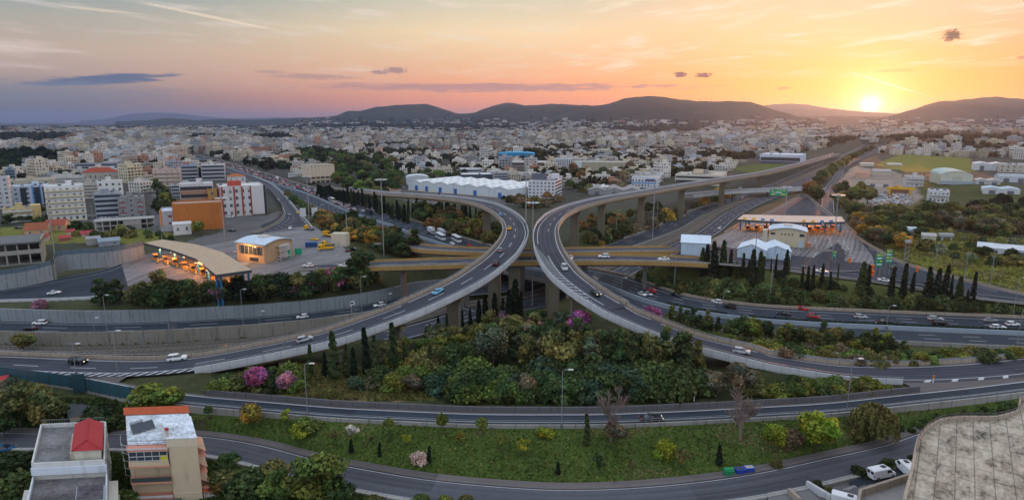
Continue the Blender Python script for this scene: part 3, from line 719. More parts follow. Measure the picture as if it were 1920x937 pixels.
flyover('flyover_ramp', 'tall flyover ramp on square piers curving from the lower right to the sunset horizon', B_OUT, B_IN,
        [ls(3.7, .28, None, (fr(B_OUT, 11.3), fr(B_OUT, 16))), ls(1.5, .28, None, (fr(B_OUT, 17), 1)), ls(-1.2), ls(5.7, .2, DASH, (fr(B_OUT, 18), 1))], 78, len(B_OUT) - 14, [112, 128, 160, 176, 184, 192, 200, 208, 216], b_extra, sh=[(-1.1, -.05)])
for nm, lab, Lp, Rp, ln, prs, a0, a1 in (
        ('overpass', 'straight low overpass with an ochre beam under both curved ramps', X1_NEAR, X1_FAR, [ls(.8), ls(-.9), ls(5.0, .22, DASH)], [20, 30, 45, 58], 12, 66),
        ('overpass', 'second ochre overpass just behind the first, beneath the curved ramps', X2_NEAR, X2_FAR, [ls(.8), ls(-.9)], [20, 30, 42, 52], 6, len(X2_NEAR) - 8)):
    t = thing(nm, lab, 'overpass')
    road('road_surface', Lp, Rp, M_ASPH, ln, parent=t)
    mb = MB(); sweep_mb(mb, Lp[a0:a1], [(.1, -1.45), (.1, .12), (.55, .12), (.45, -1.45)]); o = mb.obj('edge_beam', M_BEAM, t); fix_normals(o.data)
    mb = MB(); sweep_mb(mb, Rp[a0:a1], [(-.1, -1.5), (-.1, .8), (-.45, .8), (-.45, -1.5)]); o = mb.obj('edge_beam', M_BEAM, t); fix_normals(o.data)
    wall('parapet', Lp, [(-.3, 0), (-.3, .75), (.0, .75), (.0, 0)], M_CONC, None, None, t)
    mid = (Lp + Rp)[a0:a1] / 2; mb = MB(); sweep_mb(mb, mid, [(-4.2, -.3), (-3.6, -2.4), (3.6, -2.4), (4.2, -.3)]); o = mb.obj('girder', M_CONCB, t); fix_normals(o.data)
    for i in prs:
        p = (Lp[i] + Rp[i]) / 2; g = gh(p[0], p[1]) - .5; mb = MB(); mb.box((0, 0, (p[2] - 2.3 - g) / 2), (2.6, 1.6, p[2] - 2.3 - g)); mb.box((0, 0, p[2] - 2.7 - g), (6.5, 1.8, .8))
        o = mb.obj('pier', M_CONC, t); o.location = (p[0], p[1], g); o.rotation_euler = (0, 0, math.atan2(*(normals(mid)[0][::-1])))

# ---------------------------------------------------------------- roads at grade
def c_extra(mb): pass
road('service_road', C_FAR, C_NEAR, M_ASPHD, [ls(1.0, .3), ls(-.35, .26), ls(-1.5, .14)], shoulders=[(-.9, .98)] and [(.0, .85)], dz=.02)
road('motorway', E_FAR, MED_R, M_ASPHD, [ls(2.6, .3), ls(-.6, .26), ls(6.2, .22, (5, 8)), ls(9.8, .22, (5, 8)), ls(13.4, .22, (5, 8))], dz=.0, thick=.8)
road('motorway', MED_L, E_NEAR, M_ASPHD, [ls(.6, .26), ls(-1.8, .28), ls(4.4, .22, (5, 8)), ls(8.2, .22, (5, 8))], dz=.0, thick=.8)
def g_extra(mb):
    hatch(mb, G_FAR, G_NEAR, lambda u: .26, lambda u: .33, (.52, .86), 4.4, 1.5, 1.2)
road('motorway', G_FAR, G_NEAR, M_ASPHD, [ls(1.4, .3), ls(-1.0, .3), ls(5.0, .22, (9, 16)), ls(8.8, .22, (9, 16)), ls(12.6, .22, (5, 8), (.5, 1))], extra=g_extra)
road('motorway', G2_L, G2_R, M_ASPH, [ls(.9, .28), ls(-1.5, .28), ls(4.6, .22, DASH), ls(8.4, .22, DASH)])
road('slip_road', L_FAR, L_NEAR, M_ASPHD, [ls(1.0, .3, None, (0, .45)), ls(.62 * 10, .3, None, (0, .62)), ls(-1.0, .26)], dz=.03)
road('slip_road', U_L, U_R, M_ASPH, [ls(1.0), ls(-1.0), ls(4.4, .22, (3, 5)), ls(8.0, .22, (3, 5))], dz=.05)
road('toll_apron', T_L, T_R, M_ASPH, [ls(1.0, .3), ls(-1.0, .3)], dz=.06)
road('slip_road', H_FAR, H_NEAR, M_ASPHD, [ls(.8), ls(-.8), ls(4.2, .22, DASH)], dz=.1)
road('side_road', K_L, K_R, M_ASPHL, [ls(.5, .2), ls(-.5, .2), ls(4.2, .16, (3, 5))], dz=.03)
road('street', D_FAR, D_NEAR, M_ASPHL, [ls(.35, .14), ls(-.3, .14)], dz=.03)
# pavements along the street and their kerbs
mb = MB(); q = off(D_FAR, 0, 0)
sweep_mb(mb, off(D_FAR, 1.0, .03), [(-1.0, -.4), (-1.0, .14), (1.0, .14), (1.0, -.4)]); o = mb.obj('pavement', M_SHOULDER); fix_normals(o.data); struct(o)
mb = MB(); sweep_mb(mb, off(D_NEAR, -.35, .03), [(-.35, -.4), (-.35, .14), (.35, .14), (.35, -.4)]); o = mb.obj('kerb', M_CONC); fix_normals(o.data); struct(o)
# bridge across the motorway at the far right
t = thing('road_bridge', 'low grey road bridge crossing the motorway behind the green gantry sign', 'bridge')
road('road_surface', Y_NEAR, Y_FAR, M_ASPHL, [ls(.6, .2), ls(-.6, .2)], parent=t)
wall('parapet', Y_NEAR, [(-.2, -1.6), (-.2, .9), (.2, .9), (.2, -1.6)], M_CONCW, None, None, t); wall('parapet', Y_FAR, [(-.2, -1.6), (-.2, .9), (.2, .9), (.2, -1.6)], M_CONCW, None, None, t)
mb = MB(); sweep_mb(mb, (Y_NEAR + Y_FAR) / 2, [(-5, -.3), (-5, -1.7), (5, -1.7), (5, -.3)]); o = mb.obj('girder', M_CONC, t); fix_normals(o.data)
for i in (8, 14, 20):
    p = Y_NEAR[i]; g = gh(p[0], p[1] + 4) - .5
    for dy in (2, 8):
        mb = MB(); mb.tube([(0, 0, 0), (0, 0, p[2] - 1.5 - g)], .7, 10); o = mb.obj('pier', M_CONC, t); o.location = (p[0], p[1] + dy, g)
# railway: ballast bed (ground) with tracks
mb = MB(); strip_mb(mb, R_L, R_R, .05); M_BAL = simple('ballast', (.105, .088, .072), .95, .5, .35)
struct(mb.obj('railway_bed', M_BAL))
RC = (R_L + R_R) / 2; M_RAIL = simple('rail_steel', (.36, .31, .27), .4, .2, 1, .7); M_SLEEP = simple('sleeper', (.20, .18, .16), .9, .3, .4)
for k, (o_, lab) in enumerate(((2.4, 'railway track nearer the motorway wall'), (-2.0, 'railway track on the side of the curved ramp'))):
    c = off(RC, o_, .1); t = thing('railway_track', lab, 'railway track')
    for s in (-.75, .75):
        mb = MB(); sweep_mb(mb, off(c, s, .17), [(-.1, 0), (-.1, .16), (.1, .16), (.1, 0)]); mb.obj('rail', M_RAIL, t)
    mb = MB(); q = resample(c[:150], 1.6); n = normals(q)
    for p, d in zip(q, n): mb.box((p[0], p[1], p[2] + .06), (2.5, .3, .16), 0, math.atan2(d[1], d[0]))
    o = mb.obj('sleepers', M_SLEEP, t); o['kind'] = 'stuff'

# ---------------------------------------------------------------- walls, barriers, fences
def rect(h, w=.3, z0=-.3, o_=0): return [(o_ - w / 2, z0), (o_ - w / 2, h), (o_ + w / 2, h), (o_ + w / 2, z0)]
wall('retaining_wall', off(C_NEAR, -.45), rect(.45, .35, -2.6), M_CONC, 'pale concrete retaining wall holding the service road above the grass strip', 'retaining wall')
wall('concrete_barrier', off(C_FAR[32:124], .25), rect(1.2, .35), M_CONCB, 'grey concrete barrier along the far edge of the foreground service road', 'barrier')
# guard rail on the retaining wall
def guard_rail(c, lab, step=4.0, h=1.0, two=True, mat=None, nm='guard_rail'):
    t = thing(nm, lab, 'guard rail'); mb = MB(); 
    for hh in ((h, h * .55) if two else (h,)): sweep_mb(mb, off(c, 0), [(-.03, hh - .035), (-.03, hh + .035), (.03, hh + .035), (.03, hh - .035)])
    mb.obj('rail', mat or M_STEEL, t)
    for p in resample(c, max(step, cum(c)[-1] / 80)):
        mb = MB(); mb.box((p[0], p[1], p[2] + h / 2), (.12, .12, h)); mb.obj('post', mat or M_STEEL, t)
    return t
guard_rail(off(C_NEAR, -.45, .45), 'thin steel guard rail on top of the pale retaining wall by the service road', 5.0, .9)
wall('motorway_wall', off(G_FAR[8:72], .6), [(-.3, -1), (-.3, 4.6), (.3, 4.6), (.3, -1)], M_CONCG, 'long panelled grey retaining wall behind the left motorway carriageway', 'retaining wall')
gw = off(G_NEAR[:68], -.25); wall('parapet_wall', gw, [(-.2, -4), (-.2, 1.3), (.2, 1.3), (.2, -4)], M_CONCD, 'stained concrete wall between the left motorway and the railway', 'wall')
wall('median_wall', off(G_NEAR[80:140], -.6), rect(1.5, .5, -2), M_CONC, 'pale concrete wall between the motorway and the railway on the right', 'wall')
wall('concrete_barrier', off(G_FAR[84:140], .5), rect(1.0, .35, -1), M_CONC, 'low concrete barrier at the left edge of the motorway below the tall flyover', 'barrier')
wall('concrete_barrier', off(E_FAR, -.3), rect(1.0, .6), M_CONCT, 'beige concrete barrier along the far shoulder of the right motorway', 'barrier')
wall('median_barrier', off(MED, -.1), rect(.95, .5), simple('barrier_blue_grey', (.30, .36, .42), .6, .15, .3), 'blue grey barrier down the middle of the crowded motorway', 'barrier')
wall('concrete_barrier', off(E_NEAR[:70], .4), rect(1.0, .4), M_CONC, 'concrete barrier at the near edge of the right motorway beside the bushes', 'barrier')
wall('retaining_wall', off(L_NEAR[:20], -.4), rect(.6, .4, -2.0), M_CONCW, 'low pale wall along the near edge of the dark exit road at far left', 'wall')
guard_rail(off(R_L[80:150], .4), 'thin steel fence beside the railway on the right', 6, 1.6, True)
wall('concrete_barrier', off(B_IN[:60], -.0), rect(1.25, .3, -1.0, .25), M_CONCG, 'grey stained barrier on the outer side of the right ramp', 'barrier')
for e, lab in ((U_L, 'outer'), (U_R, 'inner')):
    wall('concrete_barrier', off(e[:34], .3 if e is U_L else -.3), rect(.9, .35), M_CONCT if e is U_L else M_CONCW, f'low concrete barrier on the {lab} side of the slip road to the left toll plaza', 'barrier')
wall('concrete_barrier', off(T_L[12:], .3), rect(.9, .35), M_CONCT, 'low barrier on the left of the dark apron behind the right toll canopy', 'barrier')
wall('concrete_barrier', off(T_R[14:], -.3), rect(1.0, .35), M_CONCT, 'low barrier on the right of the dark apron behind the right toll canopy', 'barrier')
wall('concrete_barrier', off(H_FAR, .3), rect(1.0, .35), M_CONCT, 'beige barrier between the exit road and the grassy field at far right', 'barrier')
for e, n0 in ((B_OUT, 28), (A_OUT, 27)):                        # paved tips where the ramps join the service road
    a_ = e[:n0]; b_ = np.array([C_FAR[np.argmin(np.hypot(*(C_FAR[:, :2] - p[:2]).T))] for p in a_]); mb = MB(); strip_mb(mb, a_, b_, .01); struct(mb.obj('gore_pavement', M_SHOULDER))
# ---------------------------------------------------------------- hills
def build_hills():
    m, nt = newmat('hill_scrub'); p = wpos(nt)
    n = noise(nt, p, .0016, 6, .62); n2 = noise(nt, p, .012, 4, .65)
    c = ramp(nt, n * .55 + n2 * .45, [(.35, (.014, .018, .012)), (.52, (.026, .030, .022)), (.66, (.06, .055, .045))])
    finish(nt, c, .95, spec=.1)
    for h in HILLS:
        prof = h[3]; d0, dep = h[1], h[2]
        us = np.linspace(prof[0][0] - 20, prof[-1][0] + 20, 150); ts = np.linspace(-1.9, 1.6, 46)
        X = np.zeros((len(ts), len(us))); Y = X.copy()
        for i, t in enumerate(ts):
            y = d0 + t * dep; Y[i] = y; X[i] = (us - CX) / FPX * (y * math.cos(PITCH) + 50)
        Z = hill_h(X, Y, h) - 3
        rr = np.random.default_rng(5)
        Z += (np.sin(X * .02 + Y * .013) + np.sin(X * .037 - Y * .021)) * 2.2 * np.clip((Z - 20) / 60, 0, 1)
        v = np.stack([X, Y, Z], -1).reshape(-1, 3); k = len(us)
        f = [(i * k + j, i * k + j + 1, (i + 1) * k + j + 1, (i + 1) * k + j) for i in range(len(ts) - 1) for j in range(k - 1)]
        me = bpy.data.meshes.new('hill'); me.from_pydata(v.tolist(), [], f); me.materials.append(m)
        me.polygons.foreach_set('use_smooth', [True] * len(f)); struct(link('hill', me))
build_hills()
# masts on the crests
M_MAST = simple('mast_steel', (.20, .18, .18), .6, .1)
for i, (px, py, h, d, lab) in enumerate(((951, 192, 9, 6300, 'left of the pair of slim masts on the middle hill'), (955.5, 192, 9, 6300, 'right of the pair of slim masts on the middle hill'), (1311, 190, 7, 5600, 'leftmost slim mast on the ridge of the main hill'), (1323.5, 190, 8, 5600, 'second slim mast from left on the ridge of the main hill'),
                              (1333, 190, 8, 5600, 'third slim mast from left on the ridge of the main hill'), (1395, 190.5, 8, 5600, 'rightmost slim mast on the ridge of the main hill'))):
    p = PY(px, py + 1.5, d); mb = MB(); mb.tube([(0, 0, 0), (0, 0, h * d / FPX)], 1.6, 5, 0, .7)
    for q in (.5, .75, .95): mb.box((0, 0, q * h * d / FPX), (7, 1, 1.6))
    tag(mb.obj('radio_mast', M_MAST), lab, 'mast').location = p

# ---------------------------------------------------------------- foliage
def leafmat(name, trans=.28, var=.5):
    m, nt = newmat(name)
    oi = node(nt, 'ShaderNodeObjectInfo'); a = node(nt, 'ShaderNodeAttribute', attribute_name='tint')
    c = node(nt, 'ShaderNodeVectorMath', {0: oi.outputs['Color'], 1: a.outputs['Color']}, operation='MULTIPLY')
    finish(nt, c.outputs[0], .75, spec=.15, trans=trans); return m
M_LEAF = leafmat('leaf'); M_BLOOM = leafmat('blossom', .2)
M_BARK = simple('bark', (.085, .068, .052), .9, .3, 2); M_TWIG = simple('bare_twig', (.21, .155, .13), .9, .2, 2)
def cards(pts, nrm, size, tint, name, mat, rng, aspect=1.0):
    """many small leaf faces as one mesh"""
    n = len(pts); r = rng.normal(size=(n, 3)); nn = nrm * .9 + r * .55; nn /= np.linalg.norm(nn, axis=1)[:, None] + 1e-9
    t = np.cross(nn, rng.normal(size=(n, 3))); t /= np.linalg.norm(t, axis=1)[:, None] + 1e-9; b = np.cross(nn, t)
    s = (size * rng.uniform(.55, 1.35, n))[:, None] if not hasattr(size, 'shape') else size[:, None]
    q = np.stack([pts - t * s - b * s * aspect * .6, pts + t * s * .7 - b * s * aspect, pts + t * s + b * s * aspect * .7, pts - t * s * .8 + b * s * aspect], 1).reshape(-1, 3)
    me = bpy.data.meshes.new(name)
    me.vertices.add(4 * n); me.vertices.foreach_set('co', q.ravel().astype(np.float32))
    me.loops.add(4 * n); me.loops.foreach_set('vertex_index', np.arange(4 * n, dtype=np.int32))
    me.polygons.add(n); me.polygons.foreach_set('loop_start', np.arange(0, 4 * n, 4, dtype=np.int32)); me.update()
    at = me.color_attributes.new('tint', 'FLOAT_COLOR', 'CORNER')
    tc = np.ones((n, 4), np.float32); tc[:, :3] = tint if tint.ndim == 2 else tint[:, None]
    at.data.foreach_set('color', np.repeat(tc, 4, axis=0).ravel()); me.materials.append(mat); return me
def crown(name, blobs, n, size, seed, mat=None, shell=.45, hue=.12):
    rng = np.random.default_rng(seed); B = np.array(blobs, float)
    vol = (B[:, 3] * B[:, 4] * B[:, 5]) ** (2 / 3); k = rng.choice(len(B), n, p=vol / vol.sum())
    d = rng.normal(size=(n, 3)); d /= np.linalg.norm(d, axis=1)[:, None]
    r = shell + (1 - shell) * rng.random(n) ** .6; r *= 1 + .18 * np.sin(d[:, 0] * 5 + k) * np.sin(d[:, 2] * 6 + k * 2)
    pts = B[k, :3] + d * B[k, 3:6] * r[:, None]
    keep = pts[:, 2] > .02; pts, d, k = pts[keep], d[keep], k[keep]
    bt = rng.uniform(.62, 1.4, len(B)); f = bt[k] * rng.uniform(.6, 1.45, len(k))
    hs = rng.normal(0, hue, len(B))[k] + rng.normal(0, hue * .6, len(k))
    tint = np.stack([f * (1 + hs), f, f * (1 - .5 * hs)], 1).clip(.15, 2.4)
    return cards(pts, d, size, tint, name, mat or M_LEAF, rng)
def rb(seed, n, rx, z0, z1, br, taper=.5):
    """random blobs filling an upright ellipsoid-ish crown of unit height"""
    rg = random.Random(seed); out = []
    for i in range(n):
        t = rg.random(); z = z0 + (z1 - z0) * t; w = rx * math.sqrt(max(.05, 1 - (2 * abs(t - taper) / (2 * max(taper, 1 - taper))) ** 2))
        a = rg.random() * 6.28; q = w * math.sqrt(rg.random()); b = br * rg.uniform(.7, 1.3)
        out.append((q * math.cos(a), q * math.sin(a), z, b, b, b * rg.uniform(.7, 1.0)))
    return out
def trunk_mesh(name, h, r, limbs, seed, mat=None, n=6):
    rg = random.Random(seed); mb = MB(); mb.tube([(0, 0, -.05), (rg.uniform(-.01, .01), 0, h * .5), (rg.uniform(-.03, .03), rg.uniform(-.03, .03), h)], r, n, 0, r * .45)
    for i in range(limbs):
        a = 6.28 * i / limbs + rg.random(); z = h * rg.uniform(.45, .9); L = rg.uniform(.18, .32)
        mb.tube([(0, 0, z), (L * .5 * math.cos(a), L * .5 * math.sin(a), z + L * .45), (L * math.cos(a), L * math.sin(a), z + L * .8)], r * .45, 4, 0, r * .12)
    return mb.mesh(name, mat or M_BARK)
KINDS = {}
def kind(name, crowns, trunk): KINDS[name] = (crowns, trunk)
kind('broad', [crown('crown', rb(s, 17, .34, .36, .86, .17), 2900, .028, s) for s in (1, 2, 3, 4)], trunk_mesh('trunk', .6, .025, 5, 1))
kind('airy', [crown('crown', rb(s, 22, .19, .22, .92, .095, .35), 2200, .024, s, shell=.3) for s in (11, 12, 13, 14, 15)], trunk_mesh('trunk', .88, .018, 6, 2))
kind('shrub', [crown('crown', rb(s, 11, .50, .12, .66, .32, .2), 2300, .048, s) for s in (21, 22, 23, 24)], None)
kind('round', [crown('crown', [(0, 0, .72, .27, .27, .25)] + rb(31, 7, .18, .58, .84, .14), 1300, .034, 31)], trunk_mesh('trunk', .62, .022, 3, 3))
kind('loose', [crown('crown', rb(s, 14, .36, .42, .92, .11), 1200, .024, s, shell=.2) for s in (41, 42)], trunk_mesh('trunk', .8, .017, 7, 4))
def cyp(seed, w):
    rng = np.random.default_rng(seed); n = 1100; z = rng.random(n) ** .9
    rad = w * np.minimum(1, (z / .12 + .25)) * (1 - z) ** .62 * (1 + .18 * np.sin(z * 40 + seed) + rng.normal(0, .10, n)); a = rng.random(n) * 6.28
    q = rad * rng.uniform(.45, 1.0, n) ** .5
    pts = np.stack([q * np.cos(a) + .02 * np.sin(z * 4 + seed) * z, q * np.sin(a), .03 + z * .97], 1); nr = np.stack([np.cos(a), np.sin(a), np.full(n, .35)], 1)
    f = rng.uniform(.55, 1.5, n) * (1 + .25 * np.sin(z * 30 + a * 2)); return cards(pts, nr, .024, np.stack([f, f, f], 1), 'crown', M_LEAF, rng, 1.6)
kind('cypress', [cyp(s, w) for s, w in ((51, .085), (52, .10), (53, .12), (54, .075))], trunk_mesh('trunk', .5, .015, 0, 5))
def willow():
    rng = np.random.default_rng(61); P_, N_ = [], []
    for i in range(150):
        a = rng.random() * 6.28; r0 = rng.uniform(.1, .42); L = rng.uniform(.3, .62); z0 = .95 - r0 * r0 * 1.6
        for k in range(34):
            t = k / 34; P_.append(((r0 + .06 * t) * math.cos(a) + rng.normal(0, .012), (r0 + .06 * t) * math.sin(a) + rng.normal(0, .012), max(.06, z0 - L * t))); N_.append((math.cos(a), math.sin(a), .2))
    n = len(P_); f = np.repeat(rng.uniform(.6, 1.35, 150), 34) * rng.uniform(.75, 1.3, n)
    return cards(np.array(P_), np.array(N_), .015, np.stack([f, f, f], 1), 'crown', M_LEAF, rng, 1.7)
kind('willow', [willow()], trunk_mesh('trunk', .75, .03, 6, 6))
def bare(seed):
    rg = random.Random(seed); mb = MB()
    def br(p, d, L, r, dep):
        q = p + d * L; mb.tube([p, p + d * L * .5 + Vector((rg.uniform(-1, 1), rg.uniform(-1, 1), 0)) * L * .05, q], r, 4, 0, r * .6, False)
        if dep == 0: return
        for i in range(5):
            a = rg.random() * 6.28; nd = (d * .75 + Vector((math.cos(a), math.sin(a), rg.uniform(.1, .7))) * .75).normalized()
            br(p + d * L * rg.uniform(.35, 1), nd, L * rg.uniform(.5, .72), r * .58, dep - 1)
    br(Vector((0, 0, 0)), Vector((0, 0, 1)), .30, .022, 4)
    z = max(v[2] for v in mb.v); r_ = max(abs(v[0]) for v in mb.v) * 2; mb.v = [(v[0] / r_, v[1] / r_, v[2] / z) for v in mb.v]; return mb.mesh('branches', M_TWIG)
BARE = [bare(71), bare(72)]
HUES = {'lime': (.150, .165, .018), 'dark green': (.030, .042, .015), 'deep green': (.038, .058, .019), 'olive green': (.085, .080, .026), 'yellow green': (.098, .105, .020), 'grey green': (.072, .082, .046), 'fresh green': (.066, .095, .022),
        'blue green': (.034, .056, .032), 'rusty brown': (.135, .078, .030), 'amber': (.20, .125, .024), 'brownish': (.105, .082, .050), 'pink': (.42, .12, .26), 'pale pink': (.40, .20, .26), 'white': (.55, .46, .40), 'near black green': (.010, .017, .009)}
TREES = []; GAIN = 1.85
NAMEK = {'broad': ('bushy_tree', 'bushy tree', 'tree'), 'airy': ('slender_tree', 'slender tree', 'tree'), 'shrub': ('shrub', 'shrub', 'shrub'), 'round': ('ball_tree', 'ball-headed tree', 'tree'),
         'loose': ('young_tree', 'sapling', 'tree'), 'cypress': ('cypress_tree', 'cypress', 'tree'), 'willow': ('willow_tree', 'weeping willow', 'tree')}
TR = random.Random(99)
def tree(px, py, hpx, k, hue, where, wide=1.0, label=None, p=None, jit=.18):
    p = p or GP(px, py); zc = project(p)[2]; h = hpx * zc / FPX / .97
    crowns, tr = KINDS[k]; nm, desc, cat = NAMEK[k]; cm = TR.choice(crowns); rot = TR.random() * 6.28
    c = tuple(q * GAIN for q in HUES[hue]) if hue not in ('pink', 'pale pink', 'white') else HUES[hue]; j = 1 + TR.uniform(-jit, jit); col = (c[0] * j * (1 + TR.uniform(-.1, .1)), c[1] * j, c[2] * j, 1)
    w = h * wide
    if k == 'shrub': o = link(nm, cm, None, p, rot, (w, w * TR.uniform(.85, 1.15), h), col); o.data = cm
    else:
        o = link(nm, None, None, p, rot, (w, w, h)); link('crown', cm, o, color=col); link('trunk', tr, o)
    o['category'] = cat
    if label: o['label'] = label
    else: TREES.append((o, k, hue, where, px, hpx, py))
    return o
def label_trees():
    """size, colour and kind first; then the place, counted from the left"""
    by = {}
    for t in TREES: by.setdefault((t[1], t[3]), []).append(t)
    for (k, where), L in by.items():
        hs = sorted(t[5] for t in L); lo, hi = hs[len(hs) // 3], hs[2 * len(hs) // 3]
        sub = {}
        for t in L:
            sz = 'low' if t[5] < lo else ('tall' if t[5] > hi else 'mid-sized') if len(L) > 6 else ''
            sub.setdefault((sz, t[2]), []).append(t)
        for (sz, hue), M in sub.items():
            M.sort(key=lambda t: t[4])
            for i, t in enumerate(M):
                d = f'{sz} {hue} {NAMEK[k][1]}'.strip()
                t[0]['label'] = (f'{d} {where}' if len(M) == 1 else f'{nth(i + 1)} {d} from left {where}')
                t[0]['group'] = f'{NAMEK[k][1]}s {where}'
def pin(px, py, poly):
    ok = False; j = len(poly) - 1
    for i in range(len(poly)):
        xi, yi = poly[i]; xj, yj = poly[j]
        if (yi > py) != (yj > py) and px < (xj - xi) * (py - yi) / (yj - yi) + xi: ok = not ok
        j = i
    return ok
def scatter(poly, n, hr, kinds, hues, where, gap=9, wide=(.85, 1.2), seed=1, clear=2.5, gy=.5):
    """n trees whose feet lie inside an outline; hr = height range in photo pixels"""
    rg = random.Random(seed); xs = [p[0] for p in poly]; ys = [p[1] for p in poly]; put = []; tries = 0
    while len(put) < n and tries < n * 60:
        tries += 1; x, y = rg.uniform(min(xs), max(xs)), rg.uniform(min(ys), max(ys))
        if not pin(x, y, poly) or any(abs(x - a) < gap and abs(y - b) < gap * gy for a, b in put): continue
        p = GP(x, y)
        if road_d(p.x, p.y) < clear: continue
        put.append((x, y)); tree(x, y, rg.uniform(*hr), rg.choice(kinds), rg.choice(hues), where, rg.uniform(*wide), p=p)
# -- wood between the ramps
W1 = 'in the central wood'
CWK, CWH = ['airy', 'airy', 'airy', 'broad'], ['olive green', 'olive green', 'brownish', 'deep green', 'grey green', 'dark green', 'dark green']
scatter([(905, 640), (1010, 608), (1100, 626), (1190, 668), (1180, 672), (1000, 644), (910, 650)], 24, (24, 40), CWK, CWH, W1, 14, (1.0, 1.4), 3, gy=.35)
scatter([(905, 652), (1000, 648), (1180, 674), (1240, 690), (1000, 690), (905, 684)], 26, (46, 76), CWK, CWH, W1, 17, (.95, 1.3), 33, gy=.4)
scatter([(960, 692), (1100, 690), (1300, 696), (1330, 715), (1150, 712), (980, 704)], 24, (62, 96), CWK, CWH, W1, 18, (.8, 1.1), 34, gy=.35)
scatter([(700, 680), (800, 648), (900, 632), (905, 690), (800, 700), (720, 700)], 26, (26, 55), ['shrub', 'broad', 'shrub'], ['yellow green', 'fresh green', 'grey green', 'olive green', 'deep green', 'brownish'], 'behind the left cypress row', 14, (.9, 1.3), 4)
tree(925, 690, 75, 'broad', 'grey green', W1, 1.1, 'large grey green willowy tree in the middle of the wood'); tree(962, 662, 46, 'broad', 'fresh green', W1, 1.1, 'bright green bushy tree behind the grey willowy tree')
W2 = 'in the left thicket'
scatter([(800, 735), (860, 715), (960, 712), (1010, 735), (1000, 752), (860, 752)], 24, (28, 50), ['shrub'], ['deep green', 'deep green', 'blue green', 'fresh green'], W2, 13, (.9, 1.3), 5)
scatter([(1000, 720), (1120, 715), (1290, 722), (1300, 748), (1040, 752)], 46, (30, 56), ['shrub', 'shrub', 'broad'], ['deep green', 'dark green', 'blue green', 'deep green', 'deep green'], 'in the right thicket', 13, (.9, 1.35), 6)
for x, y, h, hu in ((700, 726, 28, 'grey green'), (668, 730, 26, 'blue green'), (712, 718, 36, 'deep green'), (738, 732, 34, 'yellow green'), (762, 718, 34, 'fresh green'), (790, 712, 34, 'fresh green'), (775, 735, 36, 'brownish'), (985, 745, 46, 'brownish'), (1310, 735, 44, 'deep green'), (1342, 742, 48, 'brownish'), (1385, 738, 62, 'brownish'), (1410, 735, 40, 'olive green')):
    tree(x, y, h, 'shrub' if hu != 'brownish' else 'broad', hu, 'by the yellow clearing' if x < 900 else 'near the right ramp end', 1.15)
scatter([(1420, 735), (1500, 722), (1640, 728), (1700, 733), (1560, 738), (1440, 746)], 34, (8, 26), ['shrub'], ['fresh green', 'olive green', 'deep green', 'yellow green'], 'in the wedge between joining roads', 10, (1.2, 1.8), 7, 1.2)
# pink judas trees
for x, y, h, hu, lab in ((482, 735, 50, 'pink', 'bright pink blossoming judas tree beside the lower left ramp wall'), (540, 735, 40, 'pale pink', 'dusky pink blossoming tree right of the bright pink judas tree'), (1090, 640, 58, 'pink', 'deep pink blossoming tree under the right ramp'), (1000, 640, 42, 'pale pink', 'pale pink blossoming tree in the wood left of the deep pink one'),
                    (972, 644, 40, 'pale pink', 'pale pink blossoming tree nearest the pier of the left ramp'), (1225, 600, 28, 'pink', 'pink blossoming tree between the right ramp and the motorway'), (947, 612, 32, 'pale pink', 'small faded pink tree below the crossing'),
                    (548, 545, 28, 'pink', 'magenta shrub in the hedge below the left toll plaza, leftmost'), (592, 542, 28, 'pink', 'magenta shrub in the hedge below the left toll plaza, second from left'), (628, 532, 30, 'pink', 'magenta shrub in the hedge below the left toll plaza, third from left'), (403, 572, 36, 'pale pink', 'pinkish tree in front of the left toll canopy'), (75, 578, 20, 'pale pink', 'dull pink bush on the bank at far left'), (770, 478, 26, 'pink', 'small magenta bush beside the rear overpass')):
    tree(x, y, h, 'broad' if h > 30 else 'shrub', hu, '', 1.1, lab)
scatter([(380, 728), (460, 712), (570, 712), (560, 738), (420, 738)], 14, (20, 36), ['shrub'], ['olive green', 'deep green', 'fresh green', 'dark green'], 'under the left ramp end', 12, (1, 1.4), 8)
# -- cypresses
WC = 'in the row below the left ramp'
for x, t, b in ((583, 646, 706), (627, 621, 712), (650, 645, 708), (664, 651, 706), (687.5, 614, 704), (703, 629, 702), (739, 605, 698), (733, 656, 697), (807, 646, 700), (822, 594, 640), (838.6, 590, 630), (836, 643, 690), (844, 650, 690), (862, 645, 684), (893, 630, 680), (610, 660, 706), (760, 640, 692), (780, 652, 694)):
    tree(x, b, b - t, 'cypress', 'near black green' if TR.random() < .6 else 'dark green', WC, 1.0)
for x, t, b in ((867, 582, 614), (882, 580, 612), (898, 563, 612), (911, 553, 613), (927, 550, 610), (942, 560, 610), (954, 545, 610), (966, 525, 604), (976, 548, 604)):
    tree(x, b, b - t, 'cypress', 'near black green', 'beside the central piers', 1.15)
for x, t, b in ((1315, 464, 518), (1323, 458, 522), (1336, 453, 525), (1354, 451, 520), (1368, 467, 516), (1392, 474, 520), (1402, 486, 522), (1410, 467, 534), (1423, 470, 528), (1428, 480, 534), (1380, 490, 520)):
    tree(x, b + 2, b - t, 'cypress', 'near black green' if TR.random() < .6 else 'dark green', 'before the blue sheds', 1.05)
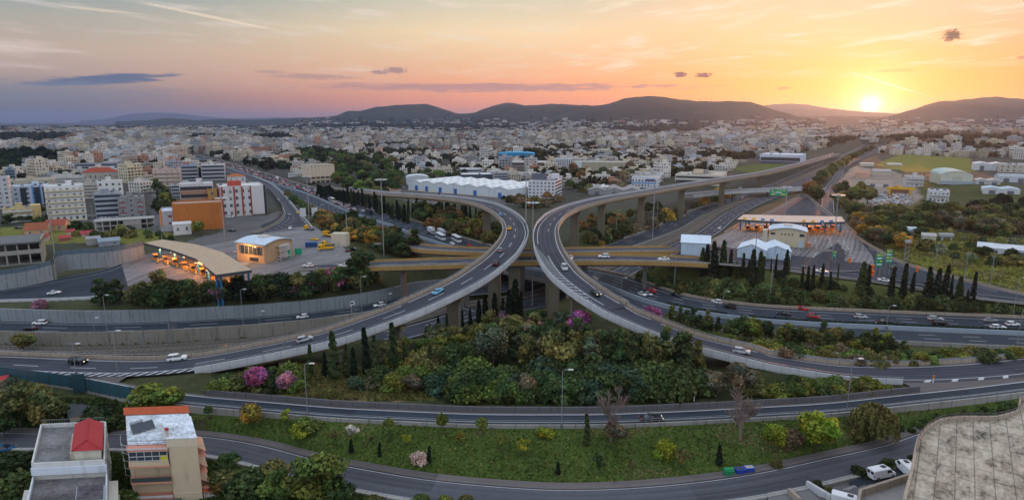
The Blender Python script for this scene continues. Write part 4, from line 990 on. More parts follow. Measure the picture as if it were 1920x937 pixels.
for x, t, b, w in ((1445, 483, 509, 1), (1454, 475, 512, 1), (1473, 467, 512, 1.3), (1478, 480, 514, 1), (1502, 499, 544, 1.1), (1513, 498, 541, 1.4), (1522, 496, 547, 1), (1539, 493, 547, 1), (1555, 509, 550, 1.3), (1570, 493, 525, .9), (1613, 490, 554, 1.9), (1624, 496, 554, 1.4), (1670, 499, 557, 1.6), (1692, 493, 557, 1.6), (1710, 509, 547, 1.7), (1738, 499, 557, 1.5), (1755, 502, 560, 1.5), (1770, 496, 557, 1.6), (1781, 514, 560, 1), (1797, 517, 563, 2.1), (1813, 541, 565, 1.6), (1823, 509, 563, 1.4)):
    tree(x, b + 2, b - t, 'cypress', 'near black green' if TR.random() < .6 else 'dark green', 'in the right motorway row', w * .72)
rg = random.Random(4)
for i in range(24): x = 597 + i * 2.2; tree(x + rg.uniform(-1, 1), 368 + (x - 597) * .25 + rg.uniform(-3, 3), rg.uniform(16, 24), 'cypress', 'near black green', 'in the dense row by the jam', 1.5)
for i in range(28): x = 648 + i * 4.3; tree(x + rg.uniform(-2, 2), 380 + (x - 648) * .33 + rg.uniform(-5, 2), rg.uniform(20, 34), 'cypress', 'near black green' if i % 3 else 'dark green', 'in the long row by the jam', 1.15)
for i in range(22): x = 765 + i * 7; tree(x + rg.uniform(-3, 3), 400 + (x - 765) * .12 + rg.uniform(-8, 6), rg.uniform(24, 40), 'cypress', 'near black green' if i % 3 else 'dark green', 'on the slope inside the left loop', 1.0)
# -- slopes around the left toll plaza
WH = 'in the left plaza hedge'
scatter([(258, 566), (330, 556), (480, 548), (600, 545), (690, 520), (700, 532), (600, 552), (480, 565), (330, 574), (258, 574)], 60, (22, 42), ['broad', 'shrub', 'shrub', 'airy'], ['dark green', 'dark green', 'olive green', 'deep green', 'near black green'], WH, 8, (.9, 1.3), 9, 1.0)
for x, y, h in ((190, 572, 52), (205, 573, 44), (222, 572, 50), (300, 560, 56), (318, 562, 38), (270, 566, 40)): tree(x, y, h, 'airy', 'dark green' if x < 260 else 'olive green', 'before the dark exit road', 1.2)
tree(676, 528, 62, 'broad', 'dark green', '', .95, 'large dark tree at the corner of the left toll plaza by the overpass')
tree(740, 480, 46, 'broad', 'dark green', '', 1.0, 'dark tree left of the rear overpass end'); tree(778, 478, 50, 'airy', 'dark green', '', 1.3, 'tall dark tree beside the rear overpass end'); tree(755, 490, 34, 'broad', 'dark green', '', 1.2, 'dark bushy tree just behind the near overpass')
scatter([(580, 425), (605, 408), (690, 420), (735, 440), (790, 458), (780, 476), (735, 482), (700, 470), (650, 445), (600, 430)], 56, (14, 30), ['broad', 'shrub', 'airy'], ['olive green', 'olive green', 'deep green', 'dark green', 'amber', 'rusty brown', 'yellow green'], 'between the jam and the left plaza', 9, (.9, 1.4), 10, 1.5)
for x, y, hu in ((655, 445, 'amber'), (668, 450, 'amber'), (682, 446, 'rusty brown'), (694, 452, 'amber'), (706, 457, 'amber'), (716, 462, 'rusty brown')): tree(x, y, 22, 'shrub', hu, 'on the slope behind the yellow trucks', 1.3)
scatter([(520, 358), (545, 372), (590, 398), (615, 408), (600, 412), (560, 392), (530, 368)], 16, (8, 15), ['shrub', 'broad'], ['olive green', 'dark green', 'brownish', 'deep green'], 'between slip road and jam', 7, (1, 1.5), 11, 1)
scatter([(800, 440), (760, 415), (800, 408), (880, 420), (935, 440), (925, 462), (870, 448)], 46, (14, 34), ['broad', 'shrub', 'airy'], ['olive green', 'deep green', 'dark green', 'yellow green', 'rusty brown'], 'on the ground inside the left loop', 10, (.9, 1.3), 12, 1.5)
scatter([(1000, 395), (965, 388), (930, 376), (985, 380), (1060, 372), (1040, 384)], 18, (8, 22), ['broad', 'shrub'], ['olive green', 'brownish', 'rusty brown', 'dark green'], 'below the white office block', 8, (1, 1.4), 13, 1)
# -- right side: strip between motorway and ramp, banks, fields
WR = 'between right motorway and ramp'
scatter([(1245, 604), (1300, 612), (1420, 634), (1560, 648), (1700, 662), (1700, 672), (1500, 655), (1330, 628), (1260, 612)], 62, (24, 46), ['broad', 'airy', 'airy'], ['olive green', 'olive green', 'dark green', 'deep green', 'yellow green'], WR, 10, (.9, 1.3), 14, 1.2)
scatter([(1300, 632), (1420, 652), (1560, 664), (1700, 674), (1930, 668), (1930, 690), (1700, 690), (1500, 678), (1340, 645)], 90, (9, 24), ['shrub', 'shrub', 'broad'], ['olive green', 'yellow green', 'deep green', 'fresh green', 'olive green', 'brownish'], WR, 10, (1.1, 1.7), 15, 1.2)
for x, y, h in ((1205, 690, 70), (1250, 670, 62), (1286, 690, 72), (1160, 690, 80), (1190, 640, 40), (1286, 640, 40), (1247, 625, 36)): tree(x, y, h, 'airy', 'olive green', 'leaning over the lower right ramp', 1.0)
scatter([(1180, 522), (1290, 530), (1420, 545), (1560, 560), (1760, 574), (1910, 580), (1910, 586), (1700, 583), (1440, 568), (1280, 550)], 80, (9, 20), ['shrub'], ['dark green', 'deep green', 'olive green', 'dark green'], 'on the right motorway bank', 8, (1.2, 1.9), 16, 1.2)
scatter([(1440, 520), (1560, 536), (1640, 550), (1640, 556), (1520, 548), (1440, 532)], 14, (10, 18), ['shrub', 'broad'], ['dark green', 'near black green', 'olive green'], 'under the right cypress row', 8, (1.1, 1.5), 17, 1)
scatter([(1606, 406), (1700, 408), (1770, 402), (1920, 404), (1925, 436), (1840, 442), (1740, 428), (1640, 426), (1600, 412)], 84, (14, 32), ['broad', 'broad', 'shrub'], ['dark green', 'olive green', 'deep green', 'olive green', 'brownish', 'dark green'], 'in the wood beyond the tank', 10, (1.0, 1.4), 18, 2)
scatter([(1590, 415), (1630, 420), (1690, 445), (1690, 478), (1640, 462), (1610, 440)], 24, (18, 38), ['broad'], ['olive green', 'brownish', 'amber', 'dark green', 'yellow green'], 'right of the straight canopy', 9, (1.0, 1.3), 19, 2)
scatter([(1496, 372), (1530, 360), (1536, 395), (1520, 398)], 9, (18, 34), ['airy', 'broad'], ['brownish', 'rusty brown', 'olive green', 'dark green'], 'between apron and side road', 6, (1, 1.3), 20, 1)
scatter([(1568, 360), (1600, 350), (1640, 372), (1620, 400), (1570, 398)], 18, (14, 34), ['broad'], ['olive green', 'brownish', 'yellow green', 'dark green'], 'below the scrap yard', 8, (1, 1.3), 21, 1)
scatter([(1800, 395), (1880, 372), (1930, 380), (1930, 395), (1850, 402)], 10, (9, 15), ['shrub'], ['dark green', 'near black green'], 'on the far right meadow', 12, (1.2, 1.6), 22, 1)
scatter([(1690, 430), (1760, 438), (1900, 448), (1920, 500), (1800, 500), (1720, 470)], 22, (8, 24), ['shrub', 'shrub', 'broad'], ['olive green', 'dark green', 'grey green'], 'in the grassy field by the tank', 14, (1.2, 1.8), 23, 2)
scatter([(1095, 455), (1120, 440), (1200, 425), (1300, 388), (1360, 366), (1385, 362), (1300, 398), (1210, 438), (1130, 462)], 44, (7, 20), ['shrub', 'shrub', 'broad'], ['deep green', 'dark green', 'brownish', 'olive green', 'amber'], 'under the tall right flyover', 7, (1.2, 1.7), 24, 1.5)
scatter([(1070, 440), (1090, 425), (1180, 405), (1240, 390), (1230, 400), (1150, 425)], 16, (8, 24), ['shrub', 'broad'], ['dark green', 'olive green', 'rusty brown'], 'between the right flyover piers', 8, (1, 1.4), 25, 1)
for i in range(26): t_ = i / 25; tree(1534 + 104 * t_ ** 1.15 + TR.uniform(-2, 2), 350 - 70 * t_ ** .9 + TR.uniform(-2, 2), 20 - 12 * t_, 'broad', TR.choice(['dark green', 'olive green', 'dark green']), 'between side road and motorway', 1.3)
# -- foreground lawn
for x, b, h, k, hu, w, lab in ((475, 798, 44, 'broad', 'amber', 1.2, 'golden bushy tree by the retaining wall at left'), (392, 785, 26, 'round', 'deep green', 1.1, 'small dark ball-headed tree right of the red roofed house'), (539, 800, 34, 'loose', 'lime', 1.1, 'thin yellow green tree beside the lamp post at left'), (560, 836, 46, 'loose', 'lime', 1.2, 'spreading leaning yellow green tree on the lawn'),
                           (574, 806, 26, 'shrub', 'fresh green', 1.5, 'round green bush under the left lamp post'), (625, 832, 28, 'loose', 'olive green', 1.0, 'small olive sapling on the left of the lawn'), (730, 828, 46, 'round', 'fresh green', 1.0, 'olive ball-headed tree left of the clipped pair'), (762, 838, 28, 'loose', 'lime', .9, 'yellow green sapling in the middle left of the lawn'), (697, 836, 22, 'loose', 'olive green', .8, 'faint thin sapling by the white blossom tree'),
                           (830, 815, 42, 'round', 'fresh green', 1.0, 'left of the two clipped round trees against the retaining wall'), (905, 818, 38, 'round', 'fresh green', 1.05, 'right of the two clipped round trees against the retaining wall'), (862, 836, 28, 'round', 'yellow green', 1.3, 'flat-headed little tree between the clipped pair, lower on the lawn'), (942, 850, 40, 'round', 'fresh green', 1.0, 'round-headed tree on a bare stem lower right of the clipped pair'),
                           (980, 852, 32, 'loose', 'lime', 1.2, 'yellow green young tree in the lawn centre'), (1022, 818, 20, 'shrub', 'lime', 1.3, 'yellow bush against the retaining wall beside the middle lamp post'), (1100, 834, 60, 'cypress', 'dark green', 1.2, 'narrow dark fir in front of the retaining wall'), (1152, 830, 44, 'broad', 'brownish', 1.1, 'brown bushy tree below the bare tree'), (1245, 856, 34, 'shrub', 'lime', .9, 'light green bush on the right of the lawn'), (1280, 878, 40, 'loose', 'olive green', 1.0, 'wiry young tree on the right of the lawn'),
                           (1185, 892, 34, 'loose', 'olive green', 1.0, 'thin dark sapling at the lower right of the lawn'), (1125, 888, 40, 'loose', 'deep green', 1.2, 'bent dark green sapling at the lower middle of the lawn'), (1450, 850, 56, 'broad', 'lime', 1.0, 'smaller of the two yellow green trees on the right lawn'), (1528, 850, 84, 'broad', 'lime', 1.05, 'larger of the two yellow green trees on the right lawn'), (1612, 836, 44, 'loose', 'olive green', 1.2, 'thin olive tree in front of the willow'),
                           (1634, 826, 74, 'willow', 'olive green', 1.25, 'weeping willow against the retaining wall at right'), (1484, 832, 26, 'shrub', 'brownish', 1.4, 'brownish bush between the two yellow green trees'), (1455, 878, 20, 'shrub', 'olive green', 1, 'small bush under the smaller yellow green tree'),
                           (712, 856, 28, 'cypress', 'near black green', 1.5, 'small dark cypress left on the lawn'), (659, 848, 26, 'cypress', 'near black green', 1.5, 'small dark cypress below the white blossom tree'), (805, 868, 34, 'cypress', 'near black green', 1.5, 'small dark cypress behind the white blossom bush'), (1046, 888, 24, 'cypress', 'near black green', 1.6, 'small dark cypress in the lower middle of the lawn'), (1348, 872, 40, 'cypress', 'near black green', 1.4, 'dark cypress near the green bin')):
    tree(x, b, h, k, hu, '', w, lab)
for x, b, h, lab in ((659, 828, 34, 'white blossoming little tree on a stem on the left lawn'), (785, 866, 20, 'white blossoming bush on the lawn beside a small dark cypress'), (1142, 776, 64, None), (1390, 822, 100, None)):
    if lab: tree(x, b, h, 'loose' if h > 30 else 'shrub', 'white', '', 1.2, lab)
for (x, b, h, w, lab), me in zip(((1146, 826, 112, .62, 'bare brown tree in front of the service road'), (1388, 824, 104, .72, 'pale bare tree in front of the service road at right')), BARE):
    p = GP(x, b); hh = h * project(p)[2] / FPX; mb = None
    o = thing('bare_tree', lab, 'tree', p, 0, None, (hh * w, hh * w, hh)); link('branches', me, o)
scatter([(1660, 812), (1740, 794), (1840, 772), (1905, 762), (1905, 770), (1760, 802), (1680, 820)], 22, (12, 17), ['shrub'], ['dark green', 'deep green'], 'in the hedge below the right wall', 7, (1.0, 1.3), 26, .6)
# -- lower left gardens
for x, b, h, k, hu, w, lab in ((292, 778, 62, 'broad', 'yellow green', 1.7, 'broad yellow green pine behind the red roofed house'), (40, 800, 92, 'broad', 'olive green', 1.1, 'big dark pine left of the grey roofed house'), (95, 806, 82, 'broad', 'olive green', 1.0, 'second big pine touching the grey roofed house'), (38, 760, 56, 'broad', 'grey green', 1.2, 'grey green tree at the far left below the ramp'), (10, 820, 60, 'broad', 'deep green', 1.0, 'deep green tree cut by the left edge'),
                           (185, 800, 42, 'shrub', 'dark green', 1.5, 'dark bush between the two houses by the shed'), (210, 806, 36, 'shrub', 'dark green', 1.3, 'dark bush beside the red tile edge'), (590, 950, 96, 'broad', 'fresh green', 1.35, 'large leafy green tree at the bottom by the street'), (530, 945, 62, 'broad', 'fresh green', 1.3, 'leafy green tree left of the large bottom one'), (640, 950, 56, 'broad', 'deep green', 1.2, 'green tree right of the large bottom one'),
                           (470, 925, 46, 'shrub', 'deep green', 1.6, 'dense dark bush in the garden beside the beige house'), (430, 915, 40, 'shrub', 'olive green', 1.5, 'olive bush in the garden beside the beige house'), (425, 870, 22, 'shrub', 'deep green', 1.6, 'low green bush at the bend of the street'), (510, 905, 40, 'shrub', 'olive green', 1.5, 'olive bush near the large bottom tree'), (20, 900, 50, 'shrub', 'dark green', 1.6, 'dark bush in the garden at the left edge'), (40, 940, 60, 'shrub', 'deep green', 1.4, 'deep green bush at the bottom left corner'), (240, 950, 36, 'shrub', 'fresh green', 1.4, 'fresh green bush in front of the beige house'), (215, 940, 30, 'shrub', 'dark green', 1.3, 'dark bush in the gap between the two houses'),
                           (790, 945, 18, 'shrub', 'fresh green', 1.5, 'green bush tip at the bottom edge, leftmost'), (835, 942, 16, 'shrub', 'yellow green', 1.3, 'yellow green bush tip at the bottom edge'), (875, 944, 16, 'shrub', 'olive green', 1.5, 'olive bush tip at the bottom edge'), (700, 945, 18, 'shrub', 'olive green', 1.6, 'olive bush low beside the large bottom tree'),
                           (1614, 893, 20, 'shrub', 'dark green', 1.3, 'dark round bush left of the parked white vans'), (1664, 875, 18, 'shrub', 'deep green', 1.3, 'dark round bush between the parked white vans'), (1532, 914, 16, 'shrub', 'dark green', 1.0, 'little clipped bush on the parking wall'), (1552, 921, 12, 'shrub', 'olive green', 1.1, 'little olive bush on the parking wall'), (1707, 862, 12, 'shrub', 'dark green', 1.0, 'dark bush behind the second van'),
                           (375, 440, 26, 'broad', 'yellow green', 1.2, 'olive yellow tree in front of the orange wall'), (45, 660, 38, 'broad', 'olive green', 1.2, 'lone olive tree beside the railway at far left'), (245, 430, 14, 'shrub', 'dark green', 1.6, 'dark bush on the wasteland left of the orange building'), (1152, 415, 16, 'shrub', 'amber', 1.4, 'amber bush under the tall right flyover')):
    tree(x, b, h, k, hu, '', w, lab)
# -- green masses in the middle distance
WM = 'in the warehouse park'
scatter([(640, 370), (620, 330), (640, 305), (700, 300), (740, 312), (752, 350), (745, 366), (690, 372)], 60, (12, 26), ['broad'], ['deep green', 'fresh green', 'dark green', 'olive green', 'dark green'], WM, 8, (1.1, 1.5), 27, 2)
scatter([(740, 335), (800, 325), (880, 330), (870, 340), (760, 345)], 18, (8, 14), ['broad'], ['deep green', 'brownish', 'dark green', 'fresh green'], 'behind the white warehouse', 8, (1.1, 1.4), 28, 2)
scatter([(1000, 330), (1100, 318), (1180, 320), (1260, 335), (1150, 365), (1080, 372), (1060, 345)], 40, (8, 18), ['broad'], ['brownish', 'dark green', 'brownish', 'rusty brown', 'olive green'], 'around the workshops', 9, (1.1, 1.5), 29, 2)
scatter([(280, 400), (285, 350), (300, 330), (330, 390), (320, 430)], 26, (12, 24), ['broad', 'airy'], ['dark green', 'deep green', 'yellow green', 'dark green'], 'along the left avenue', 7, (1.0, 1.3), 30, 1)
scatter([(0, 425), (40, 400), (90, 400), (100, 415), (60, 425)], 12, (10, 20), ['broad', 'shrub'], ['dark green', 'near black green', 'deep green'], 'by the small yellow block', 8, (1.1, 1.4), 31, 1)
scatter([(0, 335), (0, 300), (60, 292), (130, 296), (130, 305), (60, 318)], 50, (10, 20), ['broad'], ['near black green', 'dark green', 'near black green'], 'in the dark grove at far left', 8, (1.2, 1.6), 32, 1)
scatter([(120, 425), (300, 440), (330, 450), (180, 452), (100, 440)], 16, (7, 14), ['shrub'], ['dark green', 'olive green', 'deep green'], 'on the left wasteland', 10, (1.2, 1.7), 33, 1)
scatter([(520, 300), (560, 290), (600, 290), (640, 300), (600, 310), (560, 312)], 30, (9, 16), ['broad'], ['dark green', 'near black green', 'deep green'], 'behind the cream warehouse', 7, (1.2, 1.6), 34, 1)
# ---------------------------------------------------------------- buildings
M_STUC = tinted('stucco', .85, .14, .35, .2, 0, .28); M_ROOFC = tinted('roof_screed', .9, .30, .25, .15); M_TRIM = tinted('painted_trim', .7, .1, .5)
M_GLASS = simple('window_glass', (.035, .045, .058), .12, .3, .5, spec=.6); M_FRAME = simple('window_frame', (.55, .55, .54), .5, .1)
M_SHUT = simple('roller_shutter', (.34, .33, .31), .6, .15, .8); M_RAILG = simple('balcony_rail', (.20, .20, .20), .5, .1)
M_WHITEP = simple('white_paint', (.72, .72, .71), .6, .12, .3)
def facade_mat(name, attr):
    m, nt = newmat(name); uv = node(nt, 'ShaderNodeUVMap', uv_map='uv').outputs[0]; sx = node(nt, 'ShaderNodeSeparateXYZ', {0: uv}); u, v = S(nt, sx.outputs[0]), S(nt, sx.outputs[1])
    if attr: base = node(nt, 'ShaderNodeAttribute', attribute_name='tint').outputs['Color']
    else: base = node(nt, 'ShaderNodeObjectInfo').outputs['Color']
    p = wpos(nt); fu, fv = (u / 3.3).fract(), (v / 3.1).fract()
    cell = node(nt, 'ShaderNodeCombineXYZ', {0: (u / 3.3).op('FLOOR'), 1: (v / 3.1).op('FLOOR')})
    wn = node(nt, 'ShaderNodeTexWhiteNoise', noise_dimensions='2D'); nt.links.new(cell.outputs[0], wn.inputs['Vector']); r = S(nt, wn.outputs['Value'])
    win = fu.gt(.22) * fu.lt(.70) * fv.gt(.26) * fv.lt(.80) * v.gt(0.0) * r.gt(.14)
    n = noise(nt, p, .3, 4, .6); st = noise(nt, scaled(nt, p, (.8, .8, .1)), 1.0, 3)
    k = (n - .5) * .35 + 1.0; k = k * (1 - st.ss(.52, .78) * .3) * (1 - fv.gt(.955) * .22)  # top strip of each floor darkened: balcony shade painted into the wall colour
    c = node(nt, 'ShaderNodeVectorMath', {0: base, 'Scale': k}, operation='SCALE')
    g = mixc(nt, r.gt(.62), (.030, .036, .045, 1), (.24, .23, .21, 1)); g = mixc(nt, r.gt(.86), g, (.11, .085, .06, 1))
    finish(nt, mixc(nt, win, S(nt, c.outputs[0]), g), .7, spec=.3); return m
M_FAC = facade_mat('facade', False); M_FACF = facade_mat('facade_far', True)
def unit_window():
    mb = MB(); mb.box((0, -.02, 0), (1, .08, 1), 0); mb.box((0, -.05, 0), (.86, .06, .88), 1); mb.box((0, -.09, 0), (.05, .03, .9), 0); return mb.mesh('window', [M_FRAME, M_GLASS])
def unit_shutter():
    mb = MB(); mb.box((0, -.02, 0), (1, .08, 1), 0); mb.box((0, -.05, .18), (.88, .05, .6), 2); mb.box((0, -.05, -.28), (.88, .05, .34), 1); return mb.mesh('window', [M_FRAME, M_GLASS, M_SHUT])
WIN, WSH = unit_window(), unit_shutter()
def box_uv(mb, x0, x1, y0, y1, z0, z1, m=0, top=None, base=0.0):
    """walls with uv in metres (v measured from base)"""
    c = [(x0, y0), (x1, y0), (x1, y1), (x0, y1)]; u = 0
    for i in range(4):
        a, b = c[i], c[(i + 1) % 4]; L = math.dist(a, b)
        mb.quad((*a, z0), (*b, z0), (*b, z1), (*a, z1), m, [(u, z0 - base), (u + L, z0 - base), (u + L, z1 - base), (u, z1 - base)]); u += L + 1.1
    if top is not None: mb.quad((x0, y0, z1), (x1, y0, z1), (x1, y1, z1), (x0, y1, z1), top, [(0, -9)] * 4)
FOOT = []
def shell(t, w, d, h, wall, roof, par=.7, mat=None, roofmat=None, sink=3.0, x0=None, y0=0.0, z0=0.0, nm='wall'):
    """hollow-topped box: outer wall with parapet, and a roof slab inside"""
    x0 = -w / 2 if x0 is None else x0; mb = MB(); e = .28
    a, b, y1 = x0, x0 + w, y0 + d
    box_uv(mb, a, b, y0, y1, z0 - sink, z0 + h, 0, None, z0)
    ix = [(a + e, y0 + e), (b - e, y0 + e), (b - e, y1 - e), (a + e, y1 - e)]; ox = [(a, y0), (b, y0), (b, y1), (a, y1)]; H = z0 + h
    for i in range(4):
        j = (i + 1) % 4; mb.quad((*ox[i], H), (*ox[j], H), (*ix[j], H), (*ix[i], H), 0, [(0, -9)] * 4); mb.quad((*ix[i], H), (*ix[j], H), (*ix[j], H - par), (*ix[i], H - par), 0, [(0, -9)] * 4)
    o = mb.obj(nm, mat or M_STUC, t); o.color = (*wall, 1)
    mb = MB(); mb.box(((a + b) / 2, (y0 + y1) / 2, H - par - .1), (w - 2 * e - .02, d - 2 * e - .02, .2)); r = mb.obj('roof', roofmat or M_ROOFC, t); r.color = (*roof, 1); return o
def window_grid(t, face, w, d, floors, fh, cols, ww, wh, z0=1.0, mesh=None, skip=(), x0=None, y0=0.0, shut=.3, seed=0):
    rg = random.Random(seed); x0 = -w / 2 if x0 is None else x0; L = w if face in 'fb' else d
    for f in range(floors):
        for c in range(cols):
            if (f, c) in skip: continue
            u = L * (c + .5) / cols; z = z0 + f * fh + wh / 2
            o = bpy.data.objects.new('window', mesh or (WSH if rg.random() < shut else WIN)); COL.objects.link(o); o.parent = t
            if face == 'f': o.location = (x0 + u, y0, z)
            elif face == 'b': o.location = (x0 + u, y0 + d, z); o.rotation_euler = (0, 0, math.pi)
            elif face == 'l': o.location = (x0, y0 + u, z); o.rotation_euler = (0, 0, -math.pi / 2)
            else: o.location = (x0 + w, y0 + u, z); o.rotation_euler = (0, 0, math.pi / 2)
            o.scale = (ww, 1.2, wh)
def balcony(t, x0, x1, y, z, dep=1.4, col=(.6, .56, .48), solid=True, side=None):
    mb = MB(); cx, L = (x0 + x1) / 2, x1 - x0
    mb.box((cx, y - dep / 2, z), (L, dep, .22)); hh = .95
    if solid: mb.box((cx, y - dep + .07, z + hh / 2), (L, .12, hh)); mb.box((x0 + .06, y - dep / 2, z + hh / 2), (.12, dep - .16, hh)); mb.box((x1 - .06, y - dep / 2, z + hh / 2), (.12, dep - .16, hh))
    o = mb.obj('balcony', M_TRIM, t); o.color = (*col, 1)
    if not solid:
        mb = MB(); mb.box((cx, y - dep + .05, z + .95), (L, .06, .06)); mb.box((cx, y - dep + .05, z + .6), (L, .04, .04))
        for k in range(int(L / 1.1) + 1): mb.box((x0 + .05 + k * (L - .1) / max(int(L / 1.1), 1), y - dep + .05, z + .52), (.05, .05, .84))
        mb.obj('railing', M_RAILG, o)
    return o
def roof_bits(t, w, d, h, par, seed, y0=0.0, pent=True, col=(.5, .48, .44)):
    rg = random.Random(seed); z = h - par
    if pent:
        a, b = rg.uniform(2.8, 4.5), rg.uniform(3, 4.5); x, y = rg.uniform(-w / 2 + a, w / 2 - a) * .7, y0 + d * rg.uniform(.45, .7)
        mb = MB(); mb.box((x, y, z + 1.4), (a, b, 2.8)); mb.box((x, y, z + 2.9), (a + .5, b + .5, .2)); o = mb.obj('stair_tower', M_STUC, t); o.color = (*col, 1)
    for k in range(rg.randint(1, 3)):
        x, y = rg.uniform(-w / 2 + 1.5, w / 2 - 1.5), y0 + rg.uniform(1.5, d - 1.5); mb = MB()
        mb.quad((x - 1, y - .6, z + .25), (x + 1, y - .6, z + .25), (x + 1, y + .6, z + 1.1), (x - 1, y + .6, z + 1.1), 0); mb.tube([(x - 1, y + .75, z + 1.25), (x + 1, y + .75, z + 1.25)], .28, 7, 1)
        mb.box((x - .8, y + .6, z + .5), (.06, .06, 1)); mb.box((x + .8, y + .6, z + .5), (.06, .06, 1)); mb.obj('solar_heater', [M_GLASS, M_STEEL], t)
def place(nm, label, cat, px, py, wpx, hpx, rot=0.0, group=None, z=None):
    p = GP(px, py) if z is None else P(px, py, z); zc = project(p)[2]; w, h = wpx * zc / FPX, hpx * zc / FPX
    rot += -math.atan2(p.x, p.y)                              # fronts look towards the crossing
    t = thing(nm, label, cat, p, rot, group); FOOT.append((p.x, p.y, w)); return t, w, h
WHT, CRM, PNK, GRY, YLW, CONC_ = (.70, .69, .66), (.62, .55, .42), (.58, .42, .35), (.36, .36, .38), (.60, .47, .24), (.33, .31, .28)
ROOFG, ROOFW, ROOFD = (.34, .33, .31), (.60, .62, .64), (.13, .125, .12)
def apartments(label, px, py, wpx, hpx, d, rot, wall, roof, floors, style='grid', cols=5, scol=4, bal=None, nm='apartment_block', cat='apartment block', pent=True, sides='lr', seed=0, group=None, solid=True, trim=None):
    t, w, h = place(nm, label, cat, px, py, wpx, hpx, rot, group); fh = h / (floors + .25)
    shell(t, w, d, h, wall, roof)
    if style == 'balc':
        for f in range(floors): balcony(t, -w / 2 - .1, w / 2 + .1, 0, f * fh + .3 * fh if f else fh * .98 - fh * .0 - fh + .2, 1.5, bal or CRM, solid)
        window_grid(t, 'f', w, d, floors, fh, cols, min(1.5, w / cols * .6), fh * .62, fh * .18, seed=seed)
    elif style == 'band':
        for f in range(floors):
            mb = MB(); mb.box((0, -.06, f * fh + fh * .62), (w * .96, .14, fh * .46)); mb.obj('window_band', M_GLASS, t)
            mb = MB(); mb.box((0, -.12, f * fh + fh * .12), (w * 1.0, .30, fh * .44)); o = mb.obj('spandrel', M_TRIM, t); o.color = (*(trim or GRY), 1)
    else: window_grid(t, 'f', w, d, floors, fh, cols, min(1.7, w / cols * .55), fh * .5, fh * .28, seed=seed)
    for s in sides: window_grid(t, s, w, d, floors, fh, scol, min(1.4, d / scol * .45), fh * .45, fh * .3, seed=seed + 5)
    roof_bits(t, w, d, h, .7, seed, pent=pent, col=wall); return t, w, h, fh
def shed(label, px, py, wpx, hpx, d, rot, wall, roof, rise=1.2, bays=1, ridge='y', cat='shed', nm='shed', doors=0, doorcol=(.12, .13, .15), group=None, win=0, hip=False):
    """hall with pitched roof: ridge runs along x or y"""
    t, w, h = place(nm, label, cat, px, py, wpx, hpx, rot, group); mb = MB(); hw = w / 2
    box_uv(mb, -hw, hw, 0, d, -3, h, 0, None)
    if ridge == 'y':
        for b in range(bays):
            a0, a1 = -hw + w * b / bays, -hw + w * (b + 1) / bays; m_ = (a0 + a1) / 2; mb.poly([(a0, 0, h), (a1, 0, h), (m_, 0, h + rise)], 0); mb.poly([(a1, d, h), (a0, d, h), (m_, d, h + rise)], 0)
    elif not hip: mb.poly([(hw, 0, h), (hw, d, h), (hw, d / 2, h + rise)], 0); mb.poly([(-hw, d, h), (-hw, 0, h), (-hw, d / 2, h + rise)], 0)
    o = mb.obj('wall', M_STUC, t); o.color = (*wall, 1); mb = MB(); e = .35; k = .06
    if ridge == 'y':
        for b in range(bays):
            a0, a1 = -hw + w * b / bays, -hw + w * (b + 1) / bays; m_ = (a0 + a1) / 2; e0 = e if b == 0 else 0; e1 = e if b == bays - 1 else 0; sl = rise / (m_ - a0)
            mb.quad((a0 - e0, -e, h + k - sl * e0), (m_, -e, h + rise + k), (m_, d + e, h + rise + k), (a0 - e0, d + e, h + k - sl * e0)); mb.quad((m_, -e, h + rise + k), (a1 + e1, -e, h + k - sl * e1), (a1 + e1, d + e, h + k - sl * e1), (m_, d + e, h + rise + k))
    elif hip:
        q = min(d / 2, hw * .9)
        mb.quad((-hw - e, -e, h), (hw + e, -e, h), (hw - q, d / 2, h + rise), (-hw + q, d / 2, h + rise)); mb.quad((hw + e, d + e, h), (-hw - e, d + e, h), (-hw + q, d / 2, h + rise), (hw - q, d / 2, h + rise))
        mb.poly([(hw + e, -e, h), (hw + e, d + e, h), (hw - q, d / 2, h + rise)]); mb.poly([(-hw - e, d + e, h), (-hw - e, -e, h), (-hw + q, d / 2, h + rise)])
    else: mb.quad((-hw - e, -e, h), (hw + e, -e, h), (hw + e, d / 2, h + rise + k), (-hw - e, d / 2, h + rise + k)); mb.quad((-hw - e, d / 2, h + rise + k), (hw + e, d / 2, h + rise + k), (hw + e, d + e, h), (-hw - e, d + e, h))
    o = mb.obj('roof', M_ROOFC, t); o.color = (*roof, 1)
    for k in range(doors):
        x = -hw + w * (k + .5) / doors; mb = MB(); mb.box((x, -.05, h * .36), (min(4, w / doors * .4), .14, h * .72)); o = mb.obj('door', M_TRIM, t); o.color = (*doorcol, 1)
    if win: window_grid(t, 'f', w, d, 1, h, win, 1.1, h * .35, h * .4, seed=int(px))
    return t, w, h
